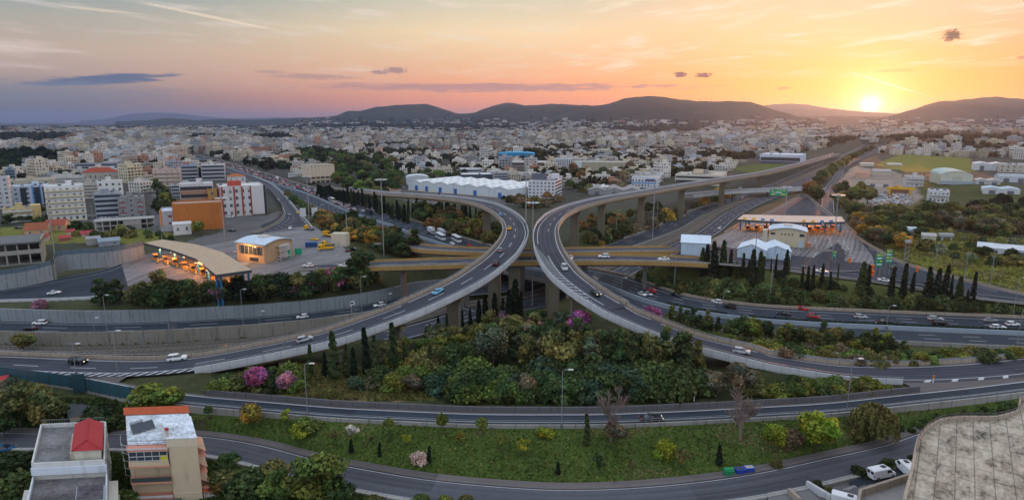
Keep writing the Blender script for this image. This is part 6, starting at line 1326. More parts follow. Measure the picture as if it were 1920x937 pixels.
for k in range(5):
    mb = MB(); z = -1.0 - 2.0 * k; mb.tube([(-.1, 3 + k, z), (-1.1, 3 + k, z + .4)], .05, 4); mb.box((-1.1, 4.4 + k, z + .45), (.05, 4, .05)); mb.obj('awning_arm', M_FRAME, t)
def splay(t, ang):
    """the two plots are skewed: side walls run at an angle to the fronts"""
    k = -math.tan(ang - t.rotation_euler[2]); m = Matrix(((1, k, 0, 0), (0, 1, 0, 0), (0, 0, 1, 0), (0, 0, 0, 1)))
    for o in t.children_recursive:
        if o.data.users == 1: o.data.transform(m)
        else: o.location.x += k * o.location.y; o.rotation_euler[2] += (math.atan(-k) if abs(o.rotation_euler[2]) > .1 else 0)
splay(HOUSE1, H1R); splay(HOUSE2, H2R)
sh_ = thing('solar_heater', 'rusty solar water heater frame on the white roof terrace', 'solar heater', P(268, 806, 16.1), .25 + H2R)
mb = MB(); mb.quad((-1.8, -.9, .25), (1.8, -.9, .25), (1.8, .5, 1.3), (-1.8, .5, 1.3)); mb.obj('panel', M_GLASS, sh_); mb = MB()
for x in (-1.7, 0, 1.7):
    for y, z in ((-.9, .25), (.5, 1.3)): mb.box((x, y, z / 2), (.07, .07, z))
mb.obj('frame', simple('rusty_steel', (.20, .12, .07), .8, .3), sh_); mb = MB(); mb.tube([(-1.7, .75, 1.5), (.3, .75, 1.5)], .3, 8); mb.obj('tank', M_STEEL, sh_)
shed('small grey shed with a dark roof behind the two houses', 158, 785, 42, 10, 9, .05, (.45, .36, .26), (.075, .08, .085), .4, 1, 'x', 'shed', 'shed'); shed('red roofed outbuilding at the left edge below the ramp', 4, 738, 26, 14, 8, .05, (.36, .36, .36), (.40, .05, .05), 1.2, 1, 'x', 'shed', 'shed')

# -- big flat roof at the lower right
pts = [(1690, 985), (1698, 937), (1712, 880), (1722.5, 828), (1736, 809), (1752, 797), (1769, 790), (1810, 785.6), (1865, 785.6), (1901, 777), (1912, 770), (1921, 746), (1990, 742), (2080, 800), (2080, 985)]
RZ = 20.0; poly = [P(x, y, RZ) for x, y in pts]; t = thing('flat_roofed_building', 'large building with a stained grey flat roof and curved corner at the lower right', 'building', (0, 0, 0))
mb = MB(); mb.prism([(p.x, p.y) for p in poly][::-1], 2.0, RZ - .35); o = mb.obj('wall', M_STUC, t); o.color = (.46, .44, .40, 1); fix_normals(o.data)
def slabmat():
    m, nt = newmat('roof_slabs'); p = wpos(nt); sx = node(nt, 'ShaderNodeSeparateXYZ', {0: p}); x, y = S(nt, sx.outputs[0]), S(nt, sx.outputs[1])
    q = x * .82 - y * .57; r = y * .82 + x * .57; wob = noise(nt, p, .6, 2) * .5; p = S(nt, node(nt, 'ShaderNodeCombineXYZ', {0: q, 1: r * .5}).outputs[0])
    a = (((q + wob * .5) / 2.3).fract() - .5).op('ABSOLUTE').gt(.47); row = (q / 2.3).op('FLOOR'); b = (((r + row * 2.9) / 7.4).fract() - .5).op('ABSOLUTE').gt(.485)
    n = noise(nt, p, .35, 6, .68); n2 = noise(nt, p, 1.9, 4, .7)
    c = ramp(nt, n * .65 + n2 * .35, [(.38, (.06, .050, .042)), (.47, (.30, .25, .19)), (.57, (.47, .40, .31)), (.72, (.56, .51, .43))])
    finish(nt, mixc(nt, (a + b).sat() * .6, c, (.06, .055, .05, 1)), .9, spec=.15, bump=n2, bstr=.3); return m
mb = MB(); mb.prism([(p.x, p.y) for p in poly][::-1], RZ - .34, RZ - .1); o = mb.obj('roof', slabmat(), t); fix_normals(o.data)
pc = np.array([tuple(p) for p in poly[:13]]); pc = crom(pc, 4); mb = MB(); sweep_mb(mb, pc, [(-.3, -.4), (-.3, .55), (.1, .55), (.1, -.4)]); o = mb.obj('parapet', M_CONCT, t); fix_normals(o.data)
mb = MB(); q = off(pc, .0, .5); sweep_mb(mb, q[10:46], [(-.04, .62), (-.04, .7), (.04, .7), (.04, .62)]); sweep_mb(mb, q[10:46], [(-.03, .3), (-.03, .36), (.03, .36), (.03, .3)])
for p in resample(q[10:46], 1.6): mb.box((p[0], p[1], p[2] + .35), (.06, .06, .7))
mb.obj('railing', M_STEELD, t)
lp = [P(x, y, 11.5) for x, y in ((1613, 921), (1703, 892), (1720, 890), (1720, 990), (1600, 990))]; t = thing('annex', 'low annex roof with a beige parapet left of the big flat roof', 'building', (0, 0, 0)); mb = MB(); mb.prism([(p.x, p.y) for p in lp][::-1], 3, 10.6); o = mb.obj('wall', M_STUC, t); o.color = (.30, .28, .27, 1); fix_normals(o.data)
mb = MB(); sweep_mb(mb, np.array([tuple(p) for p in (lp[4], lp[0], lp[1])]), [(-.25, -1.0), (-.25, .4), (.25, .4), (.25, -1.0)]); o = mb.obj('parapet', M_CONCT, t); fix_normals(o.data)
# parking court walls
for (a, b, lab) in (((1512, 911), (1580, 952), 'pale low wall with a clipped bush beside the parking court'), ((1478, 925), (1500, 945), 'yellow topped kerb wall at the bottom of the parking court')):
    p, q = P(*a, 7), P(*b, 7); wall('court_wall', np.array([tuple(p), tuple((p + q) / 2), tuple(q)]), rect(1.1, .5), M_CONCW if a[0] > 1500 else M_CONCT, lab, 'wall')
mb = MB(); mb.poly([P(x, y, 7.06) for x, y in ((1580, 916), (1602, 908), (1622, 925), (1600, 935))]); struct(mb.obj('parking_slab', M_CONCW))
mb = MB(); mb.poly([P(x, y, 7.05) for x, y in ((1440, 922), (1512, 910), (1545, 945), (1440, 990))]); struct(mb.obj('courtyard', M_PLAZA))
mb = MB(); mb.poly([P(x, y, 7.05) for x, y in ((1590, 902), (1680, 872), (1712, 866), (1700, 905), (1620, 925))]); struct(mb.obj('parking_court', M_ASPHD))
# ---------------------------------------------------------------- the city on the plain
CITY_Y = [(-200, 400), (0, 372), (30, 345), (150, 338), (240, 335), (290, 392), (335, 350), (400, 322), (425, 308), (470, 314), (520, 324), (560, 332), (575, 318), (640, 300), (700, 304), (760, 326), (860, 334), (980, 338), (1000, 346), (1090, 356), (1180, 352), (1270, 338), (1360, 322), (1400, 300), (1470, 292), (1545, 276),
          (1600, 262), (1640, 285), (1690, 292), (1830, 296), (1950, 300), (2200, 330)]
CYX, CYY = np.array(CITY_Y).T
FORESTS = [[(-200, 256), (130, 252), (130, 268), (60, 276), (-200, 280)], [(-200, 345), (-200, 292), (40, 288), (130, 292), (130, 306), (60, 320), (0, 340)], [(560, 236), (700, 233), (960, 236), (960, 243), (700, 242), (560, 241)], [(530, 290), (600, 281), (650, 294), (600, 306)],
           [(1120, 243), (1280, 232), (1330, 236), (1310, 250), (1180, 252)], [(1640, 262), (1760, 248), (1920, 258), (1920, 268), (1760, 268), (1650, 276)], [(460, 256), (530, 252), (560, 262), (500, 266)], [(960, 300), (1000, 282), (1040, 292), (1020, 308)], [(1500, 300), (1560, 268), (1590, 270), (1520, 300)], [(330, 258), (420, 254), (430, 262), (350, 266)]]
PALC = [((.64, .60, .54), 30), ((.56, .49, .38), 20), ((.48, .45, .43), 12), ((.50, .38, .30), 9), ((.57, .50, .34), 9), ((.36, .37, .40), 7), ((.50, .54, .58), 5), ((.40, .20, .13), 4), ((.32, .28, .24), 4)]
CNAME = ['white', 'cream', 'pale grey', 'salmon', 'ochre', 'slate grey', 'pale blue', 'brick red', 'brown']
def city_points():
    """street blocks on gently turning grids; returns x, y, w, d, h, rot, colour index, distance"""
    out = []; rg = np.random.default_rng(21); step0 = 0
    for (r0, r1, sp) in ((330, 1500, 17), (1500, 2600, 20), (2600, 4200, 29), (4200, 7200, 46)):
        n = int(r1 * 1.35 / sp); gx, gy = np.meshgrid(np.arange(-n, n + 1), np.arange(0, int(r1 / sp) + 2))
        for ang, lo, hi in ((-.42, -2, -.30), (.10, -.30, .22), (.42, .22, 2)):
            ca, sa = math.cos(ang), math.sin(ang); ii, jj = gx.ravel(), (gy.ravel() * 1.0 - 0)
            ii2, jj2 = np.meshgrid(np.arange(-2 * n, 2 * n), np.arange(-2 * n, 2 * n)); ii, jj = ii2.ravel(), jj2.ravel()
            x = (ii * ca - jj * sa) * sp; y = (ii * sa + jj * ca) * sp; az = np.arctan2(x, y); r = np.hypot(x, y)
            wob = .05 * np.sin(r * .004)
            ok = (y > 0) & (r >= r0) & (r < r1) & (az + wob > lo) & (az + wob <= hi) & (np.abs(az) < .80)
            x, y, ii, jj, r = x[ok], y[ok], ii[ok], jj[ok], r[ok]
            st = (ii % 5 == 0) | (jj % 4 == 0); keep = ~st | (rg.random(len(x)) < np.where(r > 1100, .45, .10)); x, y, r = x[keep], y[keep], r[keep]
            k = len(x); x = x + rg.normal(0, sp * .10, k); y = y + rg.normal(0, sp * .10, k)
            out.append(np.stack([x, y, np.full(k, sp), np.full(k, ang), r], 1))
    return np.concatenate(out)
def terr(x, y):
    z = np.array([gh(a, b) for a, b in zip(x, y)])
    for h in HILLS[:4]:
        z = np.maximum(z, np.where(np.abs(y - h[1]) < 2.2 * h[2], hill_h(x, y, h), 0))
    return z
def pxy(x, y, z):
    c, s = math.cos(PITCH), math.sin(PITCH); zc = y * c - (z - CAMZ) * s; yc = y * s + (z - CAMZ) * c
    return CX + FPX * x / zc, CY - FPX * yc / zc, zc
def build_city():
    rg = np.random.default_rng(31); C = city_points(); x, y, sp, ang, r = C.T
    z = terr(x, y); u, v, zc = pxy(x, y, z)
    ok = (u > -140) & (u < 2060) & (v < np.interp(u, CYX, CYY))
    # hillside suburbs thin out with height
    ok &= (z < 16 + 90 * rg.random(len(z)) ** 1.3)
    ok &= ~((r < 1800) & np.array([road_d(a, b) < 13 for a, b in zip(x, y)]))
    for fx, fy, fw in FOOT:
        ok &= ~(np.hypot(x - fx, y - fy - 8) < fw * .62 + 8)
        L = math.hypot(fx, fy); al = (x * fx + y * fy) / L - L; la = np.abs(x * fy - y * fx) / L
        if L > 520: ok &= ~((la < fw * .55) & (al > -70) & (al < 30))
    uu, vv = u, v
    forest = np.zeros(len(x), bool)
    for f in FORESTS: forest |= in_poly(uu, vv, f)
    for zp, c in ZONES: ok &= ~in_poly(x, y, zp)
    n1 = np.sin(x * .012 + 1.3 * np.sin(y * .007)) * np.sin(y * .010 + 1.1 * np.sin(x * .006)); green = (n1 > .62) | forest
    treeat = ok & (green | (rg.random(len(x)) < np.where(r < 1500, .38, .28))); ok &= ~green & ~(treeat & (rg.random(len(x)) < .45))
    T = np.stack([x, y, z, sp, r, forest], 1)[treeat]
    x, y, z, sp, ang, r, u, v, zc = (q[ok] for q in (x, y, z, sp, ang, r, u, v, zc)); n = len(x)
    w = sp * rg.uniform(.62, 1.0, n); d = sp * rg.uniform(.6, .95, n); big = np.clip((r - 2600) / 2600, 0, 1)
    fl = rg.choice([1, 2, 3, 4, 5, 6, 7], n, p=[.08, .21, .26, .21, .14, .07, .03]); cen = (u > 560) & (u < 1520) & (r < 1250); low_ = cen & (rg.random(n) < .88); fl = np.where(low_, np.minimum(fl, 2), fl); w = np.where(low_, w * 1.25, w); fl = np.where((u > 430) & ~cen & (rg.random(n) < .6), np.minimum(fl, 3), fl); h = fl * 3.1 + .5
    p = np.array([c[1] for c in PALC], float); ci = rg.choice(len(PALC), n, p=p / p.sum()); rot = ang + rg.choice([0, math.pi / 2], n) + rg.normal(0, .03, n)
    area = (w * h + w * d * .25) / zc ** 2; inside = (u > -10) & (u < 1930); order = np.argsort(-area * inside); near = order[:286]; rest = order[286:]
    # the nearest ones: individual blocks built from shared meshes
    arch = {}; cols = {}
    def proto(f):
        if f in arch: return arch[f]
        L = []
        for sd in range(3):
            q = random.Random(sd * 10 + f); H = f * 3.1 + .5; t = []
            mb = MB(); e = .03; box_uv(mb, -.5, .5, -.5, .5, -3, H, 0, None, 0); ix = [(-.5 + e, -.5 + e), (.5 - e, -.5 + e), (.5 - e, .5 - e), (-.5 + e, .5 - e)]; ox = [(-.5, -.5), (.5, -.5), (.5, .5), (-.5, .5)]
            for i in range(4): j = (i + 1) % 4; mb.quad((*ox[i], H), (*ox[j], H), (*ix[j], H), (*ix[i], H), 0, [(0, -9)] * 4); mb.quad((*ix[i], H), (*ix[j], H), (*ix[j], H - .7), (*ix[i], H - .7), 0, [(0, -9)] * 4)
            for fi in mb.uv: mb.uv[fi] = [(a * 15, b) for a, b in mb.uv[fi]]
            t.append(('wall', mb.mesh('wall', M_FAC))); mb = MB(); mb.box((0, 0, H - .75), (1 - 2 * e - .004, 1 - 2 * e - .004, .1)); t.append(('roof', mb.mesh('roof', M_ROOFC)))
            mb = MB(); a, b = q.uniform(-.2, .2), q.uniform(-.1, .25); mb.box((a, b, H + .8), (.3, .28, 3.0)); mb.box((a, b, H + 2.4), (.35, .33, .25)); t.append(('stair_tower', mb.mesh('stair_tower', M_STUC)))
            for k in range(1, f):
                mb = MB(); mb.box((0, -.54, k * 3.1 + .1), (1.0 if sd else .7, .1, .2)); mb.box((0, -.588, k * 3.1 + .6), (1.0 if sd else .7, .008, .9)); t.append(('balcony', mb.mesh('balcony', M_TRIM)))
            if sd == 2:
                mb = MB(); mb.box((-.25, -.2, H - .1), (.14, .08, .7)); t.append(('solar_heater', mb.mesh('solar_heater', M_GLASS)))
            L.append(t)
        arch[f] = L; return L
    infos = []
    for i in near:
        c = PALC[ci[i]][0]; j = 1 + rg.uniform(-.10, .10); col = tuple(min(.8, q * j) for q in c) + (1,); vr = int(rg.integers(3)); nm = 'house' if fl[i] < 3 else 'apartment_block'
        rz = float(rot[i]); t = link(nm, None, None, (x[i], y[i], z[i] - .2), rz, (w[i], d[i], 1))
        # turn the balcony side towards the crossing when it would face away
        if math.cos(rz - math.atan2(-x[i], y[i])) < -.2: t.rotation_euler[2] = rz + math.pi
        rc = ((.33, .31, .29, 1), (.44, .43, .42, 1), (.26, .24, .23, 1), (.34, .13, .08, 1))[int(rg.choice(4, p=[.42, .28, .18, .12]))]
        for k, (pn, me) in enumerate(proto(int(fl[i]))[vr]): link(pn, me, t, color=rc if pn == 'roof' else (tuple(min(.8, q * 1.08) for q in col[:3]) + (1,) if pn == 'balcony' else col))
        t['category'] = 'house' if fl[i] < 3 else 'apartment block'
        infos.append((t, CNAME[ci[i]], int(fl[i]), u[i], v[i], rc[0] > .33 and rc[1] < .2))
    LM = [(130, 335, 'behind the white six-storey block'), (40, 300, 'near the dark grove at far left'), (210, 300, 'behind the long low grey building'), (330, 300, 'beyond the avenue at left'), (400, 285, 'beside the far end of the traffic jam'), (520, 285, 'above the jammed motorway'), (640, 285, 'behind the cream warehouse'), (730, 300, 'beyond the park trees'), (860, 300, 'behind the white warehouse'), (967, 280, 'around the bright blue hall'),
          (1056, 288, 'behind the ribbed factory tower'), (1160, 290, 'behind the tan factory wall'), (1300, 290, 'behind the cream flat roofed factory'), (1420, 275, 'by the white and blue warehouse'), (1530, 255, 'left of the far motorway under the sun'), (1670, 275, 'on the right of the far motorway under the sun'), (1790, 280, 'above the curved green hall'), (1890, 285, 'at the far right edge')]
    by = {}
    for t, cn, f, a, b, red in infos:
        q = min(LM, key=lambda l: abs(l[0] - a) + .5 * abs(l[1] - b)); by.setdefault((cn, f, q[2], red), []).append((b, t))
    NUM = ['', 'one', 'two', 'three', 'four', 'five', 'six', 'seven']
    for (cn, f, pl, red), L in by.items():
        L.sort(key=lambda q: -q[0])
        for i, (b, t) in enumerate(L):
            nm = 'house' if f < 3 else 'block'; base = f'{cn} {NUM[f]}-storey {"red roofed " if red else ""}{nm} {pl}'
            t['label'] = base if len(L) == 1 else f'{nth(i + 1)} nearest {base}'; t['group'] = 'city blocks ' + pl
    # all the others, one mesh
    V, F, UVs, CL = [], [], [], []
    i = rest; n = len(i); cs, sn = np.cos(rot[i]), np.sin(rot[i])
    def boxes(cx, cy, z0, z1, w_, d_, cs, sn, col, uvon):
        k = len(cx); lx = np.array([-.5, .5, .5, -.5]); ly = np.array([-.5, -.5, .5, .5])
        X = cx[:, None] + (lx * w_[:, None]) * cs[:, None] - (ly * d_[:, None]) * sn[:, None]; Y = cy[:, None] + (lx * w_[:, None]) * sn[:, None] + (ly * d_[:, None]) * cs[:, None]
        lo = np.stack([X, Y, np.repeat(z0[:, None], 4, 1)], -1); hi = np.stack([X, Y, np.repeat(z1[:, None], 4, 1)], -1); b0 = sum(len(q) for q in V)
        V.append(np.concatenate([lo, hi], 1).reshape(-1, 3)); base = b0 + np.arange(k)[:, None] * 8
        for a in range(4):
            c = (a + 1) % 4; F.append(np.concatenate([base + a, base + c, base + 4 + c, base + 4 + a], 1)); L = w_ if a % 2 == 0 else d_; off_ = rg.uniform(0, 3.3, k); H = (z1 - z0)
            o = np.zeros(k) - (2.0 if uvon else 40); UVs.append(np.stack([np.stack([off_, o], 1), np.stack([off_ + L, o], 1), np.stack([off_ + L, o + H], 1), np.stack([off_, o + H], 1)], 1)); CL.append(col)
        F.append(np.concatenate([base + 4, base + 5, base + 6, base + 7], 1)); UVs.append(np.full((k, 4, 2), -9.0)); CL.append(np.where(rg.random(k)[:, None] < .12, np.array((.33, .13, .08)), col * rg.uniform(.55, .95, k)[:, None]))
    col = np.array([c[0] for c in PALC])[ci[i]] * rg.uniform(.30, .88, n)[:, None]
    boxes(x[i], y[i], z[i] - 2.0, z[i] + h[i], w[i], d[i], cs, sn, col, True)
    m = rg.random(n) < .55; q = i[m]
    boxes(x[q] + rg.normal(0, 1.5, len(q)), y[q] + rg.normal(0, 1.5, len(q)), z[q] + h[q] - .1, z[q] + h[q] + rg.uniform(1.5, 3.2, len(q)), w[q] * rg.uniform(.25, .6, len(q)), d[q] * rg.uniform(.3, .6, len(q)), cs[m], sn[m], col[m] * .97, False)
    V, F, UVs, CL = np.concatenate(V), np.concatenate(F), np.concatenate(UVs), np.concatenate(CL); nf = len(F)
    me = bpy.data.meshes.new('distant_city'); me.vertices.add(len(V)); me.vertices.foreach_set('co', V.ravel().astype(np.float32)); me.loops.add(nf * 4); me.loops.foreach_set('vertex_index', F.ravel().astype(np.int32))
    me.polygons.add(nf); me.polygons.foreach_set('loop_start', np.arange(0, nf * 4, 4, dtype=np.int32)); me.update()
    me.uv_layers.new(name='uv').data.foreach_set('uv', UVs.reshape(-1).astype(np.float32)); at = me.color_attributes.new('tint', 'FLOAT_COLOR', 'CORNER')
    cc = np.ones((nf, 4), np.float32); cc[:, :3] = CL; at.data.foreach_set('color', np.repeat(cc, 4, 0).ravel()); me.materials.append(M_FACF)
    tag(link('distant_city', me), 'mass of small pale apartment blocks covering the plain up to the hills', 'city', None, 'stuff')
    return T
TREE_SPOTS = build_city()
# trees among the far blocks: too many to count, one mesh of leaf clumps
def leaf_mass(name, label, cat, P_, S_, col, per, seed, cs=.22, flat=.75):
    rng = np.random.default_rng(seed); n = len(P_); k = np.repeat(np.arange(n), per); d = rng.normal(size=(n * per, 3)); d /= np.linalg.norm(d, axis=1)[:, None]
    d[:, 2] = np.abs(d[:, 2]) * 1.0; pts = P_[k] + d * S_[k][:, None] * np.array((.5, .5, flat)) * rng.uniform(.6, 1.1, n * per)[:, None]
    f = rng.uniform(.6, 1.5, n)[k] * rng.uniform(.6, 1.4, n * per); c = col[k] if col.ndim == 2 else np.repeat(col[None], n * per, 0)
    me = cards(pts, d, S_[k] * cs, c * f[:, None], name, M_LEAFM, rng); return tag(link(name, me), label, cat, None, 'stuff')
def leafm2():
    m, nt = newmat('leaf_mass'); finish(nt, node(nt, 'ShaderNodeAttribute', attribute_name='tint').outputs['Color'], .8, spec=.1, trans=.2); return m
M_LEAFM = leafm2()
def far_trees():
    rg = np.random.default_rng(41); T = TREE_SPOTS; rep = np.where(T[:, 5] > 0, 4, 3); k = np.repeat(np.arange(len(T)), np.where(T[:, 4] > 2600, 2, rep)); n = len(k); P_ = T[k, :3] + np.stack([rg.normal(0, 1, n) * T[k, 3] * .35, rg.normal(0, 1, n) * T[k, 3] * .35, np.zeros(n)], 1)
    S_ = rg.uniform(5, 9.5, n) * (1 + np.clip((T[k, 4] - 2000) / 3000, 0, 1.2)); pal = np.array([(.024, .036, .018), (.034, .042, .018), (.05, .055, .022), (.018, .026, .016), (.055, .045, .028)]); P_[:, 2] += S_ * .2
    print('far trees', n); leaf_mass('distant_trees', 'dark tree crowns scattered among the far city blocks', 'trees', P_, S_, pal[rg.integers(0, 5, n)], 26, 42, .30, .85)
far_trees()
# small trees and shrubs past the largest 290 of their kind become one mass each
def thin_out():
    for k, nm, lab in (('broad', 'background_trees', 'low bushy trees filling the banks and woods between the roads'), ('shrub', 'undergrowth', 'low undergrowth and small bushes along the banks and road edges')):
        L = sorted((t for t in TREES if t[1] == k), key=lambda t: -t[5]); extra = L[232:]
        P_, S_, C_ = [], [], []
        for t in extra:
            o = t[0]; s = o.scale; c = o.color if k == 'shrub' else o.children[0].color; P_.append(tuple(o.location + Vector((0, 0, s[2] * (.45 if k == 'broad' else .1))))); S_.append((s[0] * .8 if k == 'broad' else s[0] * 1.0)); C_.append(tuple(c)[:3])
            for ch in list(o.children): bpy.data.objects.remove(ch)
            bpy.data.objects.remove(o); TREES.remove(t)
        leaf_mass(nm, lab, 'trees' if k == 'broad' else 'undergrowth', np.array(P_), np.array(S_), np.array(C_), 340, 50 + len(P_), .085, .62)
thin_out(); label_trees()
# ---------------------------------------------------------------- surfaces to stand things on
_v, _f = [], []
for nm, L, Rr in SURF:
    b = len(_v)
    for l, r in zip(L, Rr): _v += [tuple(l), tuple(r)]
    _f += [(b + 2 * i, b + 2 * i + 1, b + 2 * i + 3, b + 2 * i + 2) for i in range(len(L) - 1)]
ROADS = BVHTree.FromPolygons(_v, _f)
def HP(px, py):
    """first road surface or ground under a pixel of the photograph"""
    d = ray(px, py).normalized(); h = ROADS.ray_cast(Vector((0, 0, CAMZ)), d, 5000); g = GP(px, py)
    if h[0] is not None and h[3] < (g - Vector((0, 0, CAMZ))).length + 6: return h[0] + Vector((0, 0, .02))
    return g
# ---------------------------------------------------------------- toll plazas
def sub(c, a, b): return c[int(a):int(b) + 1]
M_LANE = M_PAINT
road('toll_plaza', sub(T_L, 7, 19), sub(T_R, 7, 19), M_PLAZA, [dict(f=f, width=.3, dash=(3, 4)) for f in (.1, .2, .3, .4, .58, .68, .78, .88)], dz=.12)
road('toll_plaza', sub(L_FAR, 21, 54), sub(L_NEAR, 21, 54), M_PLAZA, [dict(f=f, width=.25, dash=(3, 5)) for f in (.15, .3, .45, .6, .75)], dz=.09)
M_CANOPY = tinted('canopy_deck', .85, .3, .3); M_BLUECOL = simple('blue_column', (.035, .16, .36), .5, .1); M_BOOTH = simple('booth_orange', (.50, .22, .06), .6, .2); M_LIT = simple('lit_panel', (1.0, .62, .25), .5, .05, emis=2.2)
def canopy(label, outline, zc, cols, booths, rz, lamps, signs=()):
    t = thing('toll_canopy', label, 'toll canopy'); p = [P(x, y, zc) for x, y in outline]; q = [(v.x, v.y) for v in p]; a = sum(q[i][0] * q[(i + 1) % len(q)][1] - q[(i + 1) % len(q)][0] * q[i][1] for i in range(len(q)))
    if a < 0: q = q[::-1]
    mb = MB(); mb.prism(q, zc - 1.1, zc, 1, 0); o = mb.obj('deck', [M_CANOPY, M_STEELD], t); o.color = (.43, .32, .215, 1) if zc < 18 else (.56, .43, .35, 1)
    for i, (x, y) in enumerate(cols):
        v = P(x, y, zc - 1.1); g = gh(v.x, v.y); mb = MB(); mb.tube([(v.x, v.y, g - .5), (v.x, v.y, zc - 1.1)], .45, 10); mb.obj('column', M_BLUECOL, t)
    for x, y, c in signs:
        v = P(x, y, zc); mb = MB(); mb.box((v.x, v.y - .1, zc - .2), (1.8, .25, 2.4)); mb.box((v.x, v.y - .26, zc - .6), (.9, .1, .8), 1); mb.obj('lane_sign', [c, M_WHITEP], t)
    for i, (x, y) in enumerate(lamps):
        v = P(x, y, zc - 1.4); mb = MB(); mb.box((v.x, v.y, zc - 1.17), (2.2, .5, .12)); mb.obj('lamp', M_LIT, t)
        l = bpy.data.lights.new('canopy_lamp', 'POINT'); l.energy = 3000 if x < 900 else 1600; l.color = (1.0, .36, .09); l.shadow_soft_size = .5; lo = bpy.data.objects.new('canopy_lamp', l); COL.objects.link(lo); lo.location = (v.x, v.y, zc - 1.7)
    return t
def booth(px, py, z, rz, lab, col=None):
    p = P(px, py, z); t = thing('toll_booth', lab, 'toll booth', p, rz, 'toll booths in a row under the ' + ('left' if px < 900 else 'right') + ' canopy'); mb = MB(); mb.box((0, 0, .12), (12, 1.9, .3)); mb.obj('island', M_CONC, t); mb = MB(); mb.box((0, 0, .8), (3.2, 1.5, 1.2)); mb.box((0, 0, 2.7), (3.4, 1.7, .25)); mb.obj('cabin', M_BOOTH if not col else col, t)
    mb = MB(); mb.box((0, 0, 2.0), (3.0, 1.4, 1.2)); mb.obj('window', M_GLASS, t); mb = MB(); mb.tube([(5.4, 0, .2), (5.4, 0, 1.3)], .35, 8); mb.obj('bollard', simple('hazard_yellow', (.75, .45, .03), .6) if 'hazard_yellow' not in MATS else MATS['hazard_yellow'], t); mb = MB(); mb.box((2.6, 2.4, 1.0), (.12, 4.0, .12)); mb.box((2.6, .6, .6), (.35, .35, 1.2)); mb.obj('barrier_arm', M_WHITEP, t)
    return t
ZL = 17.3
canopy('long bent toll canopy with a sand coloured roof and blue columns at left', [(270.6, 455), (304, 448.7), (366.6, 457.6), (416, 472), (472, 505.7), (405, 515), (368, 485), (320, 468)], ZL, [(299, 462), (327, 471), (341, 475), (371, 489), (390, 503), (405, 513), (413, 513), (455, 507), (465, 505), (300, 451), (350, 457), (400, 469), (440, 489)], 8, 0, [(300, 464), (325, 474), (348, 483), (370, 494), (392, 508), (420, 506)])
for i, (x, y) in enumerate(((292, 488), (310, 492), (328, 497), (345, 503), (362, 509), (380, 516), (398, 523))):
    p = HP(x, y); booth(x, y, p.z, -.9, f'{nth(i + 1)} toll booth from left under the bent left canopy')
ZR = 19.5; Y_, B_ = simple('sign_yellow', (.75, .42, .03), .5), simple('sign_blue', (.04, .22, .48), .5)
canopy('straight toll canopy with a pale pink roof and lane signs at right', [(1382, 411), (1430, 414), (1480, 416), (1530, 417), (1585, 415.5), (1578, 406), (1490, 404), (1394, 402)], ZR, [(1389, 411), (1405, 411), (1438, 413), (1446, 414), (1507, 416), (1514, 416), (1548, 416), (1577, 415), (1569, 409), (1400, 405), (1470, 407), (1530, 408)], 8, 0, [(1402, 410.5), (1428, 412.5), (1452, 413.5), (1515, 415), (1540, 415), (1564, 414.5)],
       [(1396, 411, Y_), (1413, 412, Y_), (1430, 413, B_), (1447, 414, B_), (1507, 416, Y_), (1524, 416.5, Y_), (1541, 416.5, B_), (1558, 416, B_)])
for i, (x, y) in enumerate(((1402, 432), (1419, 432), (1436, 431), (1516, 434), (1531, 433), (1546, 432), (1561, 431))):
    p = HP(x, y); booth(x, y, p.z, .9 if i < 3 else 1.7, f'{nth(i + 1)} toll booth from left under the straight right canopy')
# toll offices
def office(label, px, py, wpx, hpx, d, rot, wall, side):
    t, w, h = place('toll_office', label, 'toll office', px, py, wpx, hpx, rot); hw = w / 2; n = 8; mb = MB(); box_uv(mb, -hw, hw, 0, d, -2, h); rise = 1.5
    arc = [(-hw + w * i / n, h + rise * math.sin(math.pi * i / n)) for i in range(n + 1)]; mb.poly([(x, 0, z) for x, z in arc][::-1]); mb.poly([(x, d, z) for x, z in arc]); o = mb.obj('wall', M_STUC, t); o.color = (*wall, 1); mb = MB()
    for i in range(n):
        a, b = arc[i], arc[i + 1]; xa, xb = a[0] * 1.06, b[0] * 1.06; mb.quad((xa, -.9, a[1] + .1), (xb, -.9, b[1] + .1), (xb, d + .6, b[1] + .1), (xa, d + .6, a[1] + .1)); mb.quad((xb, -.9, b[1] - .2), (xa, -.9, a[1] - .2), (xa, d + .6, a[1] - .2), (xb, d + .6, b[1] - .2)); mb.quad((xa, -.9, a[1] - .2), (xb, -.9, b[1] - .2), (xb, -.9, b[1] + .1), (xa, -.9, a[1] + .1))
    o = mb.obj('roof', M_ROOFC, t); o.color = (.52, .60, .68, 1); part_box(t, 'rooflight', (0, d * .5, h + rise + .35), (w * .22, d * .25, .7), (.56, .50, .44)); return t, w, h
t, w, h = office('beige toll office with a pale blue curved roof in front of the right canopy', 1475, 464, 64, 32, 12, .02, (.56, .48, .33), 0)
for x, z, a, b in ((-.40, .78, .12, .13), (.38, .76, .13, .15), (-.16, .78, .03, .11), (-.07, .78, .03, .11), (.03, .78, .03, .11), (.12, .78, .03, .11)): mb = MB(); mb.box((x * w, -.05, z * h), (a * w, .14, b * h)); mb.obj('window', M_GLASS, t)
for x, a in ((-.37, .19), (.36, .11)): part_box(t, 'door', (x * w, -.08, h * .22), (a * w, .16, h * .44), (.42, .52, .60))
part_box(t, 'corner_tower', (-w * .62, 2, h * .48), (w * .13, 4, h * .96), (.54, .48, .38), M_STUC); part_box(t, 'brick_pier', (w * .515, 1, h * .4), (.5, 3, h * .8), (.45, .20, .11)); part_box(t, 'porch', (w * .56, 1.5, h * .17), (w * .16, 3, h * .34), (.40, .20, .13))
